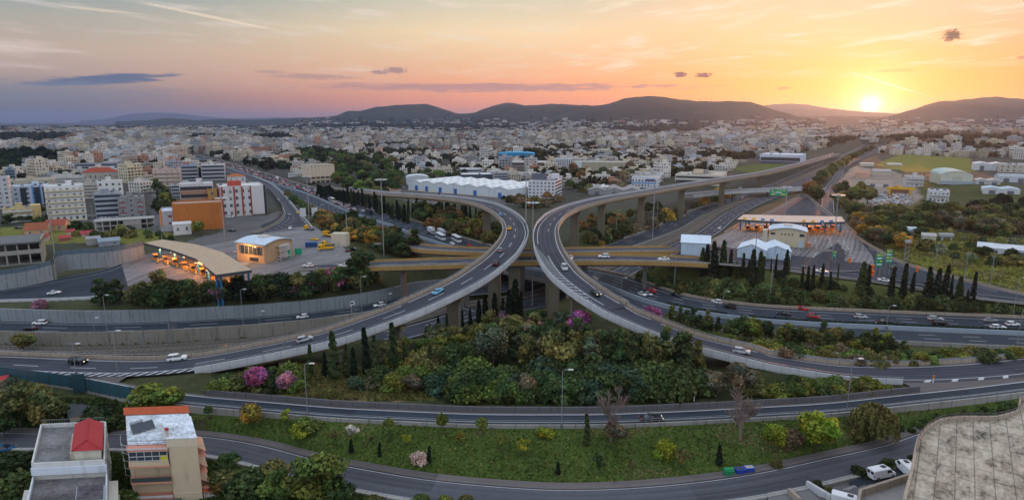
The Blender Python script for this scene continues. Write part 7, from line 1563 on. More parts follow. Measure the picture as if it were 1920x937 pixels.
mb = MB(); mb.prism([(-2, -6), (14, -6), (19, -3.2), (19, 0.5), (13, 1.5), (-2, -.2)], -.5, .25); o = mb.obj('planted_kerb', M_CONC, t); o2 = None
t, w, h = office('toll office with a pale blue curved roof and orange lit glass front, left plaza', 524, 489, 70, 36, 16, .75, (.46, .30, .17), 0)
mb = MB(); mb.box((-w / 2 - .06, 7.5, h * .66), (.16, 13, h * .42)); g = mb.obj('glass_front', M_GLASS, t)
for k in range(6): part_box(g, 'mullion', (-w / 2 - .16, 1.4 + k * 2.4, h * .66), (.1, .16, h * .42), (.30, .28, .26))
part_box(t, 'ground_window', (-w / 2 - .06, 6, h * .2), (.14, 5, h * .2), (.04, .05, .06), M_GLASS); part_box(t, 'white_panel', (w * .22, -.1, h * .45), (w * .3, .25, h * .8), (.55, .52, .47)); part_box(t, 'green_hoarding', (w * .36, -.3, h * .3), (w * .12, .2, h * .42), (.02, .30, .16))
for f in (.25, .55, .8): part_box(t, 'landing', (w * .1, -1.2, h * f), (w * .36, 2.2, .18), (.48, .46, .43))
for k in range(5): part_box(t, 'stair_flight', (-w * .18 + k * .9, -1.2, h * (.05 + .1 * k)), (1.0, 1.6, .2), (.46, .44, .42))
for k in (-.08, .28): part_box(t, 'post', (w * k, -2.2, h * .42), (.25, .25, h * .84), (.46, .44, .42))
part_box(t, 'forecourt', (0, -3, .06), (w * 1.15, 6, .24), (.42, .38, .34))
l = bpy.data.lights.new('office_lamp', 'POINT'); l.energy = 2600; l.color = (1, .5, .16); l.shadow_soft_size = .4; lo = bpy.data.objects.new('office_lamp', l); COL.objects.link(lo); lo.location = t.matrix_basis @ Vector((-w / 2 - 3, 8, h * .8))

# ---------------------------------------------------------------- vehicles
M_CAR = tinted('car_paint', .45, .05, .3, .18); M_TYRE = simple('tyre', (.012, .012, .013), .8, .1); M_RIM = simple('wheel_rim', (.30, .31, .32), .35, .1, metal=.7); M_HEAD = simple('headlamp', (1.0, .85, .60), .3, .02, emis=1.6); M_TAIL = simple('tail_lamp', (1.0, .03, .02), .3, .02, emis=.9); M_CGL = simple('car_glass', (.018, .022, .028), .08, .1, spec=.8); M_HOFF = simple('lamp_glass', (.45, .46, .47), .2, .05)
def rings(mb, st, m=0):
    """loft stations (x, half width low, half width belt, z low, z belt)"""
    i0 = len(mb.v)
    for x, wl, wb, zl, zb in st: mb.v += [(x, -wl * .92, zl), (x, -wl, zl + .12), (x, -wb, zb - .10), (x, -wb * .86, zb), (x, wb * .86, zb), (x, wb, zb - .10), (x, wl, zl + .12), (x, wl * .92, zl)]
    for k in range(len(st) - 1):
        for q in range(8): mb.f.append((i0 + k * 8 + q, i0 + k * 8 + (q + 1) % 8, i0 + (k + 1) * 8 + (q + 1) % 8, i0 + (k + 1) * 8 + q)[::-1]); mb.m.append(m)
    mb.f.append(tuple(i0 + q for q in range(8))); mb.m.append(m); mb.f.append(tuple(i0 + (len(st) - 1) * 8 + q for q in range(8))[::-1]); mb.m.append(m)
def wheel_mesh(r=.33, w=.24):
    mb = MB(); mb.tube([(0, -w / 2, 0), (0, w / 2, 0)], r, 14, 0); mb.tube([(0, -w / 2 - .012, 0), (0, w / 2 + .012, 0)], r * .62, 10, 1); return mb.mesh('wheel', [M_TYRE, M_RIM])
WHEEL, BWHEEL = wheel_mesh(), wheel_mesh(.48, .3)
def car_parts(L, W, H, belt, hood, cab0, cab1, rake0, rake1, estate=False):
    """L length, W width, H height; cabin runs from cab0 (front) to cab1 (rear), x forward"""
    h, w = L / 2, W / 2; T = []; mb = MB(); zl = .20
    rings(mb, [(-h, w * .78, w * .80, zl + .12, belt * .86), (-h + .12, w * .92, w * .93, zl, belt * .97), (-h * .5, w, w, zl, belt), (0, w, w, zl, belt), (cab0, w, w * .99, zl, belt * .98), (h * .72, w * .98, w * .95, zl, hood), (h - .15, w * .90, w * .86, zl, hood * .90), (h, w * .74, w * .74, zl + .12, hood * .74)]); T.append(('body', mb, [M_CAR], 1))
    mb = MB(); z0, z1 = belt - .03, H - .06; a, b = w * .90, w * .70
    p = [(cab1 - .02, z0), (cab0 + .05, z0), (cab0 - rake0, z1), (cab1 + rake1, z1)]
    lo = [(p[0][0], -a, z0), (p[1][0], -a, z0), (p[1][0], a, z0), (p[0][0], a, z0)]; hi = [(p[3][0], -b, z1), (p[2][0], -b, z1), (p[2][0], b, z1), (p[3][0], b, z1)]
    for i in range(4): j = (i + 1) % 4; mb.quad(lo[i], lo[j], hi[j], hi[i], 0)
    mb.quad(*hi, 0); T.append(('windows', mb, [M_CGL], 0)); mb = MB(); mb.box(((p[3][0] + p[2][0]) / 2, 0, H - .045), (p[2][0] - p[3][0] + .06, b * 2 + .04, .09), 0, 0, (.94, .86))
    for s in (-1, 1): mb.tube([((p[0][0] + p[1][0]) / 2, s * a * .985, z0), ((p[2][0] + p[3][0]) / 2, s * b * 1.0, z1)], .05, 4)
    T.append(('roof', mb, [M_CAR], 1))
    for s in (-1, 1):
        mb = MB(); mb.box((h - .10, s * w * .62, hood * .80), (.18, w * .34, .15)); T.append(('headlight', mb, [M_HOFF], 0)); mb = MB(); mb.box((-h + .07, s * w * .66, belt * .78), (.14, w * .26, .18)); T.append(('tail_light', mb, [M_TAIL], 0))
    return [(n, m.mesh(n, mt, n in ('body',)), c) for n, m, mt, c in T], [(h * .62, w - .08), (-h * .60, w - .08)]
CARS = {'hatchback': car_parts(4.1, 1.76, 1.48, .92, .86, 1.05, -1.98, .85, .42), 'saloon': car_parts(4.65, 1.80, 1.43, .93, .86, .95, -1.55, .95, .75), 'suv': car_parts(4.6, 1.88, 1.72, 1.06, 1.0, 1.10, -2.22, .75, .30), 'estate': car_parts(4.7, 1.82, 1.50, .95, .88, .95, -2.25, .9, .45), 'minivan': car_parts(4.4, 1.82, 1.80, 1.05, .98, 1.45, -2.1, .8, .2)}
PAINT = {'white': (.72, .72, .71), 'silver': (.42, .43, .45), 'grey': (.20, .21, .23), 'black': (.012, .013, .016), 'dark blue': (.015, .03, .08), 'red': (.42, .02, .02), 'pale blue': (.10, .42, .60), 'blue': (.015, .07, .16), 'yellow': (.72, .42, .01), 'green': (.02, .16, .12), 'beige': (.42, .36, .25), 'orange': (.6, .2, .02)}
def car(kd, color, px, py, dx, dy, label, lit=False, group=None, scale=1.0, rev=False):
    p, q = HP(px, py), HP(px + dx, py + dy); v = q - p; rz = math.atan2(v.y, v.x); slope = -math.atan2(v.z, math.hypot(v.x, v.y))
    if abs(slope) > .12: slope = 0
    t = thing('car', label, 'car', p, 0, group); t.rotation_euler = (0, slope, rz); t.scale = (scale,) * 3; parts, ax = CARS[kd]
    for n, me, c in parts:
        o = link(n, me, t, color=PAINT[color] if c else None)
        if n == 'headlight' and lit: o.material_slots[0].link = 'OBJECT'; o.material_slots[0].material = M_HEAD
    for x, y in ax:
        for s in (-1, 1): link('wheel', WHEEL, t, (x, s * y, .33))
    return t
on = 'on the curving left ramp'
for a in (('suv', 'white', 333, 675, 8, -1, 'white SUV ' + on + ' near its lower end'), ('suv', 'black', 147, 681, 8, .3, 'dark SUV with amber lights at the far left of the ramp', True), ('hatchback', 'silver', 572, 639, 8, -2.3, 'silver hatchback ' + on + ' above the cypress row'), ('saloon', 'pale blue', 821, 549, 6, -4, 'bright pale blue saloon ' + on), ('suv', 'black', 930, 496, 3, -5, 'lower of two black cars climbing the left loop'), ('hatchback', 'grey', 938, 471, 2, -5, 'upper of two dark cars climbing the left loop'), ('saloon', 'yellow', 955, 430, .5, -4, 'yellow taxi at the apex of the left loop'), ('hatchback', 'pale blue', 938, 404, -3, -2, 'small pale blue car at the top of the left loop'),
          ('suv', 'silver', 1058, 505, 2.5, 5, 'silver people carrier descending the right ramp', False), ('hatchback', 'black', 1117, 553, 6, 5, 'black hatchback with lit headlamps descending the right ramp', True), ('hatchback', 'silver', 1390, 662, 8, 2, 'silver hatchback at the lower end of the right ramp'), ('saloon', 'black', 1221, 788, 8, -.2, 'black saloon on the foreground service road', True),
          ('suv', 'white', 1132, 483, -8, .1, 'white SUV on the low overpass between the ramps'), ('saloon', 'white', 1070, 485.5, -8, 0, 'white car on the overpass partly hidden by the right ramp'), ('saloon', 'white', 1244, 488, -8, 0, 'white saloon on the overpass left of the dark cypresses'), ('saloon', 'white', 646, 500, -8, 0, 'white saloon at the left end of the overpass'), ('hatchback', 'white', 578, 500, -8, 0, 'white hatchback crossing the left toll plaza'), ('saloon', 'silver', 446, 473, 6, -2, 'silver patrol car behind the bent toll canopy'), ('saloon', 'white', 544, 429, -1, 4, 'white car on the slip road entering the left plaza'), ('saloon', 'black', 503, 521, 8, 0, 'black saloon at the near edge of the left toll plaza'), ('saloon', 'white', 102, 551, 8, -1, 'white saloon on the dark exit road at far left'),
          ('suv', 'white', 75, 608, -8, 0, 'white SUV on the left motorway at the picture edge'), ('saloon', 'black', 57, 618, -8, 0, 'black saloon hidden by the parapet at far left'), ('hatchback', 'white', 567, 596, -8, 1, 'white hatchback alone on the left motorway'), ('estate', 'white', 711, 574, -8, 1.6, 'white estate car behind the flatbed truck'),
          ('saloon', 'beige', 1115, 524, 6, 3, 'beige saloon emerging beside the right ramp'), ('saloon', 'grey', 1125, 532, 6, 3.4, 'grey saloon nosing out below the beige one'), ('suv', 'red', 1221, 547, -6, -2, 'red SUV on the far motorway lanes near the pink tree'), ('saloon', 'silver', 1215, 553, 6, 2, 'silver saloon just below the red SUV'), ('saloon', 'white', 1204, 553.5, 6, 2.4, 'white saloon behind the silver one by the median'), ('saloon', 'black', 1267, 555, 7, 2, 'black saloon on the motorway left of the lamp post'), ('hatchback', 'white', 1344, 568, -7, -1.6, 'white hatchback on the motorway by a street lamp'), ('suv', 'black', 1368, 577, -7, -1.4, 'black SUV with red tail lamps on the motorway'),
          ('saloon', 'red', 1503, 580, -8, -1, 'bright red saloon on the far motorway lane'), ('estate', 'black', 1470, 591, -8, -1, 'black estate car left of two red cars'), ('hatchback', 'red', 1525, 596, 8, 1, 'dull red hatchback in the middle motorway lane'), ('hatchback', 'silver', 1613, 596, 8, .6, 'silver hatchback alone in the middle lane'), ('saloon', 'white', 1645, 613, 8, .4, 'white saloon by the median below a black one'), ('saloon', 'black', 1661, 606, 8, .4, 'black saloon just above the white one at the median'), ('estate', 'silver', 1754, 600, 8, .3, 'silver estate above the black off-roader'), ('suv', 'black', 1762, 608, 8, .3, 'black off-roader right below the silver estate'), ('saloon', 'grey', 1856, 603, 8, .1, 'grey saloon near the right picture edge'), ('estate', 'white', 1871, 616, 8, 0, 'white estate half hidden by the median hedge'), ('hatchback', 'white', 1898, 610, 8, 0, 'white hatchback at the right picture edge'),
          ('saloon', 'green', 1674, 503, -4, -3, 'dark green car on the toll exit road'), ('saloon', 'white', 1658, 528, 7, 1, 'white car behind the cypresses on the toll exit road'), ('saloon', 'white', 1541, 511, 7, .8, 'white car on the road in front of the right toll apron'), ('saloon', 'white', 1349, 429, -4, 3, 'white saloon on the motorway left of the right toll plaza'), ('saloon', 'black', 1346, 468, 5, 0, 'black car parked by the blue sheds'), ('saloon', 'beige', 1283, 406, 5, -3.4, 'beige car on the motorway under the tall flyover'), ('saloon', 'white', 1392, 371, 5, -3, 'white car on the motorway near the grey bridge'),
          ('hatchback', 'white', 1388, 353, 5, 0, 'leftmost white car on the grey bridge'), ('saloon', 'black', 1400, 352, 5, 0, 'black car behind the leftmost white one on the grey bridge'), ('saloon', 'white', 1449, 352, 5, 0, 'white car on the grey bridge above the green gantry sign'), ('saloon', 'black', 1477, 351, 5, 0, 'left of two black cars on the grey bridge'), ('saloon', 'grey', 1487, 352.5, 5, 0, 'right of two dark cars on the grey bridge'), ('saloon', 'white', 1513, 350, 5, 0, 'white car near the right end of the grey bridge'), ('saloon', 'red', 1564, 354, 4, .5, 'red car turning at the right end of the grey bridge'),
          ('hatchback', 'white', 1510, 320, 2, -1, 'white van-like car on the far motorway, nearest of three'), ('saloon', 'white', 1524, 314, 2, -1, 'white car on the far motorway, middle of three'), ('saloon', 'black', 1531, 333, 2, -1, 'black car on the far motorway'), ('saloon', 'white', 1556, 293, 1, -.8, 'white car on the far motorway, farthest of three'), ('hatchback', 'white', 522, 376, -1, -3, 'white car on the slip road below the red pilastered office'), ('saloon', 'yellow', 558, 400, 1, 3, 'yellow taxi on the slip road to the left plaza'), ('saloon', 'grey', 542, 404, 1, 3, 'grey car left of the taxi on the slip road'),
          ('saloon', 'white', 848, 458, 6, 3, 'white car in front of the two white coaches'), ('saloon', 'red', 880, 461, 5, 2.5, 'red car right of the two white coaches'), ('saloon', 'yellow', 590, 450, 5, .5, 'yellow taxi parked beside the yellow trucks'), ('saloon', 'black', 652, 471, 5, .4, 'left of the black cars parked by the overpass end'), ('saloon', 'black', 664, 469, 5, .4, 'right of the black cars parked by the overpass end'), ('saloon', 'grey', 1125, 434, 5, 0, 'grey car parked under the tall flyover'), ('saloon', 'white', 296, 393, .5, -4, 'white car driving along the avenue'), ('saloon', 'white', 429, 401, 5, 0, 'white car parked beside the orange building'), ('minivan', 'white', 431, 408, 5, 0, 'white van parked beside the orange building'), ('saloon', 'black', 435, 434, 5, 0, 'black car behind the fence by the orange building'),
          ('hatchback', 'blue', 8, 846, 8, -1, 'blue car parked at the left edge of the lower street'), ('hatchback', 'white', 193, 411, 4, 0, 'first white car from left parked before the glass-banded office'), ('hatchback', 'white', 201, 411, 4, 0, 'second white car from left parked before the glass-banded office'), ('hatchback', 'white', 222, 411, 4, 0, 'third white car from left parked before the glass-banded office'), ('saloon', 'black', 35, 429, 6, 0, 'black car in the yard of the yellow block')):
    car(*a)
# vans in the parking court
def van_parts():
    mb = MB(); rings(mb, [(-2.6, .86, .84, .3, 1.86), (-2.5, .95, .90, .24, 1.95), (.9, .97, .90, .24, 1.95), (1.15, .97, .90, .24, 1.88)]); body = mb; nose = MB(); rings(nose, [(1.14, .97, .92, .24, 1.15), (1.7, .96, .90, .24, 1.1), (2.35, .90, .82, .24, .95), (2.6, .76, .72, .34, .72)])
    gl = MB(); a, b = .86, .74; lo = [(1.12, -a, 1.1), (1.75, -a, 1.08), (1.75, a, 1.08), (1.12, a, 1.1)]; hi = [(.9, -b, 1.84), (1.0, -b, 1.84), (1.0, b, 1.84), (.9, b, 1.84)]
    for i in range(4): j = (i + 1) % 4; gl.quad(lo[i], lo[j], hi[j], hi[i])
    sd = MB(); 
    for s in (-1, 1): sd.box((.75, s * .93, 1.42), (.85, .06, .5))
    rw = MB(); 
    for s in (-1, 1): rw.box((-2.58, s * .4, 1.42), (.08, .62, .5))
    vt = MB(); vt.box((.2, 0, 2.02), (.9, .7, .12)); vt.box((.2, 0, 2.1), (.6, .5, .08)); tl = MB()
    for s in (-1, 1): tl.box((-2.59, s * .82, .95), (.08, .14, .5))
    return [(n, m.mesh(n, mt, False), c) for n, m, mt, c in (('body', body, M_CAR, 1), ('bonnet', nose, M_CAR, 1), ('windscreen', gl, M_CGL, 0), ('side_window', sd, M_CGL, 0), ('rear_window', rw, M_CGL, 0), ('roof_vent', vt, M_STEELD, 0), ('tail_light', tl, simple('tail_lamp_off', (.30, .02, .02), .3, .05), 0))]
VAN = van_parts()
for px, py, a, lab in ((1652, 893, .30, 'white panel van with a roof vent parked in the court'), (1698, 884, 1.52, 'white panel van seen from behind beside the big flat roof'), (1590, 948, -.55, 'white van roof at the bottom edge of the parking court')):
    p = P(px, py, 7.1); t = thing('van', lab, 'van', p, a)
    for n, me, c in VAN: link(n, me, t, color=(.74, .74, .75) if c else None)
    for x in (1.65, -1.65):
        for s in (-1, 1): link('wheel', WHEEL, t, (x, s * .86, .33))
# coaches, lorries, yellow service trucks
def big(nm, label, cat, px, py, dx, dy, build, wheels, wy, lift=0):
    p, q = HP(px, py), HP(px + dx, py + dy); v = q - p; t = thing(nm, label, cat, p, math.atan2(v.y, v.x))
    for n, bx, col, mat in build:
        mb = MB(); 
        for c, d in bx: mb.box(c, d)
        o = mb.obj(n, mat or M_CAR, t); o.color = (*col, 1)
    for x in wheels:
        for s in (-1, 1): link('wheel', BWHEEL, t, (x, s * wy, .48))
    return t
def coach(label, px, py, dx, dy, c=(.66, .67, .68), stripe=(.10, .12, .18), L=11.5):
    big('coach', label, 'bus', px, py, dx, dy, [('body', [((0, 0, 1.0), (L, 2.5, 1.4)), ((0, 0, 3.05), (L - .1, 2.46, .5))], c, None), ('windows', [((0, 0, 2.25), (L - .15, 2.44, 1.15))], (0, 0, 0), M_CGL), ('stripe', [((0, 0, 1.2), (L * .8, 2.54, .25))], stripe, M_TRIM), ('roof_unit', [((-1, 0, 3.4), (3, 1.7, .25))], c, M_TRIM)], (3.6, -3.2), 1.1)
coach('white coach beside a lorry on the jammed motorway, left of two', 826, 448, 6, 3.4); coach('white coach on the jammed motorway, right of two', 856, 452, 6, 3.4); coach('pale coach stuck in the jam beside a blue one', 623, 378, -4, -2.2, (.60, .60, .50)); coach('dark blue coach stuck in the jam', 614, 372, -4, -2.2, (.05, .06, .16)); coach('black coach with bright tail lamps in the jam', 692, 401, -4, -2, (.02, .02, .025))
def lorry(label, px, py, dx, dy, cab, load, L=6.5, H=2.6, flat=False, crane=False, nm='lorry'):
    b = [('cab', [((L / 2 + 1.0, 0, 1.35), (1.9, 2.2, 1.7)), ((L / 2 + .8, 0, 2.4), (1.4, 2.1, .5))], cab, None), ('windscreen', [((L / 2 + 1.93, 0, 1.85), (.1, 1.9, .7)), ((L / 2 + 1.2, 0, 1.85), (1.0, 2.24, .6))], (0, 0, 0), M_CGL), ('chassis', [((.6, 0, .75), (L + 2.4, 1.0, .3))], (.03, .03, .03), M_STEELD)]
    b += [('flatbed', [((0, 0, 1.05), (L, 2.3, .2)), ((0, 1.12, 1.3), (L, .06, .4)), ((0, -1.12, 1.3), (L, .06, .4))], load, M_TRIM)] if flat else [('box_body', [((0, 0, .95 + H / 2), (L, 2.4, H))], load, M_TRIM)]
    if crane: b += [('crane', [((L / 2 - .6, 0, 2.2), (.5, .6, 2.0)), ((0, 0, 2.9), (L * .7, .35, .35))], (.70, .40, .01), M_TRIM)]
    big(nm, label, 'truck', px, py, dx, dy, b, (L / 2 + .8, -L / 2 + 1.2), 1.0)
lorry('white flatbed lorry on the left motorway', 674, 572, -8, 1.6, (.68, .68, .66), (.34, .33, .31), 5.2, flat=True)
lorry('grey box lorry beside the coaches, left of two', 808, 437, 6, 3.6, (.5, .5, .5), (.50, .52, .54), 8); lorry('grey box lorry beside the coaches, right of two', 827, 440, 6, 3.6, (.5, .5, .5), (.46, .48, .50), 8); lorry('white box lorry far up in the jam', 520, 337, -3, -2, (.6, .6, .6), (.68, .66, .64), 7)
YE = (.72, .40, .01)
lorry('yellow service truck nearest the slip road', 582, 432, -6, -.6, YE, (.20, .19, .18), 4.2, flat=True); lorry('yellow service truck beside the beige container', 616, 444, -6, -1, YE, (.5, .3, .03), 4.4, flat=True, crane=True); lorry('yellow recovery truck in front of another one', 615, 469, -6, .4, YE, YE, 4.6, flat=True, crane=True); lorry('yellow recovery truck half behind the first', 621, 462, -6, .4, YE, (.15, .14, .13), 4.6, flat=True)
t = thing('container', 'beige site container by the yellow trucks', 'container', HP(636, 462), -.1); part_box(t, 'body', (0, 2, 3.0), (7, 5, 6.0), (.52, .46, .36)); part_box(t, 'door', (-.2, -.55, 1.2), (1.1, .12, 2.2), (.40, .36, .30))
t = thing('skip', 'dark blue skip behind the toll office at left', 'skip', HP(584, 463), 0); part_box(t, 'body', (0, 0, 1.1), (5, 2.2, 2.0), (.02, .06, .20)); part_box(t, 'lid', (0, 0, 2.2), (5.1, 2.3, .15), (.03, .09, .26))
t = thing('hoarding', 'bright green site hoarding by the toll office steps', 'hoarding', HP(560, 478), .1); part_box(t, 'panel', (0, 0, 1.5), (3.0, .12, 3.0), (.02, .34, .18)); part_box(t, 'foot', (0, 0, .15), (3.0, .8, .2), (.3, .3, .3))
# the jam: small single-mesh cars, too far away to show parts
def jam_meshes():
    L = []
    for k, (l, w, h) in enumerate(((4.2, 1.8, 1.45), (4.6, 1.85, 1.7), (4.5, 1.8, 1.42))):
        mb = MB(); mb.box((0, 0, .58), (l, w, .72), 0, 0, (.97, .95)); mb.box((-.25, 0, 1.18), (l * .58, w * .9, h - .9), 1, 0, (.72, .84)); mb.box((-.25, 0, h - .02), (l * .40, w * .74, .05), 0)
        for s in (-1, 1): mb.box((-l / 2, s * w * .33, .72), (.12, .26, .16), 2); mb.box((l / 2 - .02, s * w * .33, .62), (.1, .36, .16), 3)
        for x in (-l * .3, l * .3): mb.box((x, 0, .26), (.62, w * 1.01, .5), 4)
        L.append(mb.mesh('jam_car', [M_CAR, M_CGL, M_TAIL, M_HOFF, M_TYRE]))
    return L
JAM = jam_meshes(); jr = random.Random(12); i0 = 82
lanes = (.12, .29, .46, .63, .80); cnt = 0; spots = []
for li, f in enumerate(lanes):
    l = MED_R + (E_FAR - MED_R) * f; l = l[98:150]; s = cum(l); tpos = jr.uniform(0, 8)
    while tpos < s[-1]:
        p = np.array([np.interp(tpos, s, l[:, k]) for k in range(3)]); q = np.array([np.interp(tpos + 2, s, l[:, k]) for k in range(3)]); spots.append((tpos, li, p, q)); tpos += jr.choice([7.5, 8.5, 10, 14, 20]) * (1.0 if li < 3 else 2.0)
CN = [('white', 26), ('silver', 20), ('grey', 14), ('black', 14), ('red', 5), ('dark blue', 8), ('beige', 4), ('yellow', 2)]
jr.shuffle(spots)
for tpos, li, p, q in spots[:205]:
    v = q - p; cn = jr.choices([c for c, _ in CN], [w for _, w in CN])[0]; t = link('car', jr.choice(JAM), None, tuple(p + (0, 0, .02)), math.atan2(v[1], v[0]), None, PAINT[cn])
    tag(t, f'small {cn} car queueing in the traffic jam, {("lane by the median hedge", "second lane from the hedge", "middle lane", "fourth lane from the hedge", "outermost lane")[li]}', 'car', f'{cn} cars queueing in the traffic jam, lane {nth(li + 1)} from the hedge')
# ---------------------------------------------------------------- lamp posts, masts, poles
M_LAMP = simple('lamp_head', (.55, .56, .56), .4, .1)
def mast(px, ytop, ybase, lab, ring=True, p=None):
    p = p or HP(px, ybase); zc = project(p)[2]; h = (ybase - ytop) * zc / FPX * 1.02; r = max(.16, .0016 * zc * .55)
    t = thing('high_mast', lab, 'lamp mast', p); mb = MB(); mb.tube([(0, 0, -.5), (0, 0, h)], r, 8, 0, r * .7); mb.obj('pole', M_STEEL, t)
    if ring:
        mb = MB(); mb.tube([(0, 0, h - .3), (0, 0, h + .4)], .9, 10); mb.obj('head_frame', M_STEEL, t)
        for k in range(8): a = 6.283 * k / 8; mb = MB(); mb.box((2.0 * math.cos(a), 2.0 * math.sin(a), h), (1.3, .7, .3), 0, a); mb.tube([(.5 * math.cos(a), .5 * math.sin(a), h + .1), (1.6 * math.cos(a), 1.6 * math.sin(a), h + .1)], .07, 4); mb.obj('floodlight', M_LAMP, t)
for a in ((720, 340, 481, 'tall floodlight mast at the rear overpass end, left of the loops'), (1222, 350, 479, 'tall floodlight mast on the overpass right of the loops'), (998, 383, 573, 'tallest floodlight mast standing between the two loops'), (986, 327, 425, 'floodlight mast behind the two loops'), (1560, 368, 487, 'floodlight mast on the right toll apron'), (1470, 352, 425, 'slim mast behind the right toll canopy'), (106, 381, 502, 'tall slim mast at the wall corner by the left toll plaza'), (424, 373, 475, 'tall mast in front of the orange building'), (652, 403, 463, 'plain pole beside the beige container'), (580, 333, 414, 'tall mast between the slip road and the traffic jam'), (1264, 482, 542, 'slim mast on the bank left of the dark cypresses'), (1414, 438, 502, 'slim mast among the blue sheds'), (1443, 494, 568, 'slim mast above the motorway right of the cypress clump')):
    mast(a[0], a[1], a[2], a[3], a[0] not in (652, 1264, 1414, 1443, 106))
def lamp(px, ytop, ybase, lab, arm=1, p=None):
    p = p or HP(px, ybase); zc = project(p)[2]; h = (ybase - ytop) * zc / FPX * 1.02; r = max(.09, .00045 * zc); t = thing('street_lamp', lab, 'street lamp', p, 0 if arm > 0 else math.pi)
    mb = MB(); mb.tube([(0, 0, -.4), (0, 0, h * .6), (0, 0, h - .5), (.35, 0, h - .05), (1.2, -.2, h + .1)], r, 7, 0, r * .6); mb.obj('pole', M_STEEL, t); mb = MB(); mb.box((1.6, -.25, h + .1), (1.1, .42, .18), 0, 0, (.8, .7)); mb.obj('lamp_head', M_LAMP, t); mb = MB(); mb.box((0, 0, .35), (.45, .45, .9)); mb.obj('foot', M_CONC, t)
for a in ((222, 617, 712, 'street lamp on the lower left ramp, right of two'), (143, 642, 704, 'street lamp on the lower left ramp, left of two'), (577, 677, 781, 'street lamp on the service road by the yellow clearing'), (1053, 688, 803, 'street lamp on the service road in the picture centre'), (1587, 668, 777, 'street lamp on the service road in front of the right ramp'), (457, 541, 618, 'street lamp between motorway and rails left of the loop'), (202, 552, 626, 'street lamp on the left motorway above the rails'), (180, 594, 644, 'street lamp by the rails at left'), (679, 518, 590, 'street lamp beside the flatbed lorry'), (725, 550, 575, 'short street lamp right of the white estate car'), (488, 582, 621, 'short street lamp beside the rails in mid left'), (1165, 520, 557, 'street lamp on the median beside the right ramp'), (1356, 546, 571, 'street lamp by the white hatchback on the right motorway'), (1662, 572, 617, 'street lamp on the median by the black saloon'), (1907, 579, 648, 'street lamp at the right picture edge, lower'), (1900, 520, 588, 'street lamp at the right picture edge, upper'),
          (602, 384, 412, 'small street lamp left of the masts by the slip road'), (771, 380, 415, 'small street lamp beside the jam near the loop'), (742, 386, 408, 'thin street lamp beside the jam'), (755, 352, 395, 'thin street lamp in front of the white warehouse'), (1155, 395, 440, 'thin street lamp on the bank under the flyover'), (1232, 365, 412, 'thin street lamp by the motorway under the flyover')): lamp(*a)
def catenary(px, yt, yb, lab):
    p = GP(px, yb); zc = project(p)[2]; h = (yb - yt) * zc / FPX; t = thing('catenary_mast', lab, 'catenary mast', p); mb = MB(); mb.box((0, 0, h / 2), (.3, .3, h)); mb.obj('post', M_STEEL, t); mb = MB(); mb.box((1.4, 0, h * .9), (2.8, .1, .1)); mb.box((1.2, 0, h * .8), (2.2, .08, .08), 0, 0); mb.obj('bracket', M_STEEL, t)
for a in ((320, 603, 647, 'railway mast right of the lone olive tree, nearest the picture middle'), (270, 622, 656, 'railway mast in the middle of the left rails'), (660, 576, 600, 'railway mast beside the left ramp'), (128, 640, 662, 'short railway mast near the lone olive tree')): catenary(*a)
def upole(px, yt, yb, lab, lattice=False):
    p = GP(px, yb); zc = project(p)[2]; h = (yb - yt) * zc / FPX; t = thing('utility_pole', lab, 'utility pole', p, .3); mb = MB()
    if lattice:
        for x in (-1.1, 1.1): mb.tube([(x, 0, -.3), (x * .8, 0, h)], .16, 5)
        for k in range(5): mb.tube([(-1.1, 0, h * k / 5), (1.05, 0, h * (k + 1) / 5)], .08, 4)
        mb.obj('frame', M_CONCW, t); part_box(t, 'transformer', (0, 0, h * .93), (2.6, 1.0, 1.0), (.36, .36, .36))
    else: mb.tube([(0, 0, -.3), (0, 0, h)], .17, 6, 0, .11); mb.obj('pole', M_CONCW, t); part_box(t, 'crossarm', (0, 0, h * .95), (2.2, .14, .14), (.3, .28, .25))
for a in ((1752, 464, 513, 'leftmost of three concrete poles in the meadow'), (1808, 470, 526, 'middle of three concrete poles in the meadow'), (1856, 477, 536, 'rightmost of three concrete poles in the meadow'), (1697, 448, 500, 'double pole with a transformer at the meadow edge', True), (304, 425, 452, 'wooden pole on the wasteland before the orange building'), (175, 385, 418, 'thin pole right of the white six-storey block')): upole(*a)
# ---------------------------------------------------------------- road signs
M_SGRN = simple('sign_green', (.010, .26, .14), .5, .06); M_SYEL = simple('sign_letter_yellow', (.80, .62, .05), .5, .05); M_SWHT = simple('sign_letter_white', (.75, .78, .75), .5, .05)
def sign(px, ypan0, ypan1, wpx, ybase, lab, rot=0.0, rows=4, gantry=False, mat=None, back=False):
    p = HP(px, ybase); zc = project(p)[2]; k = zc / FPX; z0, z1 = (ybase - ypan1) * k, (ybase - ypan0) * k; w = wpx * k / max(math.cos(rot), .35); t = thing('road_sign', lab, 'road sign', p, rot - math.atan2(p.x, p.y)); rg = random.Random(int(px))
    mb = MB()
    for x in ((w * .46,) if gantry else (-w * .3, w * .3)): mb.tube([(x, .2, -.3), (x, .2, z1)], .22 if gantry else .13, 7)
    mb.obj('post', M_STEEL, t); mb = MB(); mb.box((0, 0, (z0 + z1) / 2), (w, .2, z1 - z0)); b = mb.obj('panel', mat or M_SGRN, t)
    if back: return
    H = z1 - z0; mb = MB(); my = MB()
    for r in range(rows):
        z = z1 - H * (r + .6) / (rows + .3); x = -w * .40
        while x < w * .36:
            l = rg.uniform(.05, .11) * w
            if rg.random() < .72: (my if r % 2 == 0 else mb).box((x + l / 2, -.13, z), (l * .85, .06, H / rows * .42))
            x += l * 1.15
    mb.obj('lettering', M_SWHT, b); my.obj('lettering', M_SYEL, b)
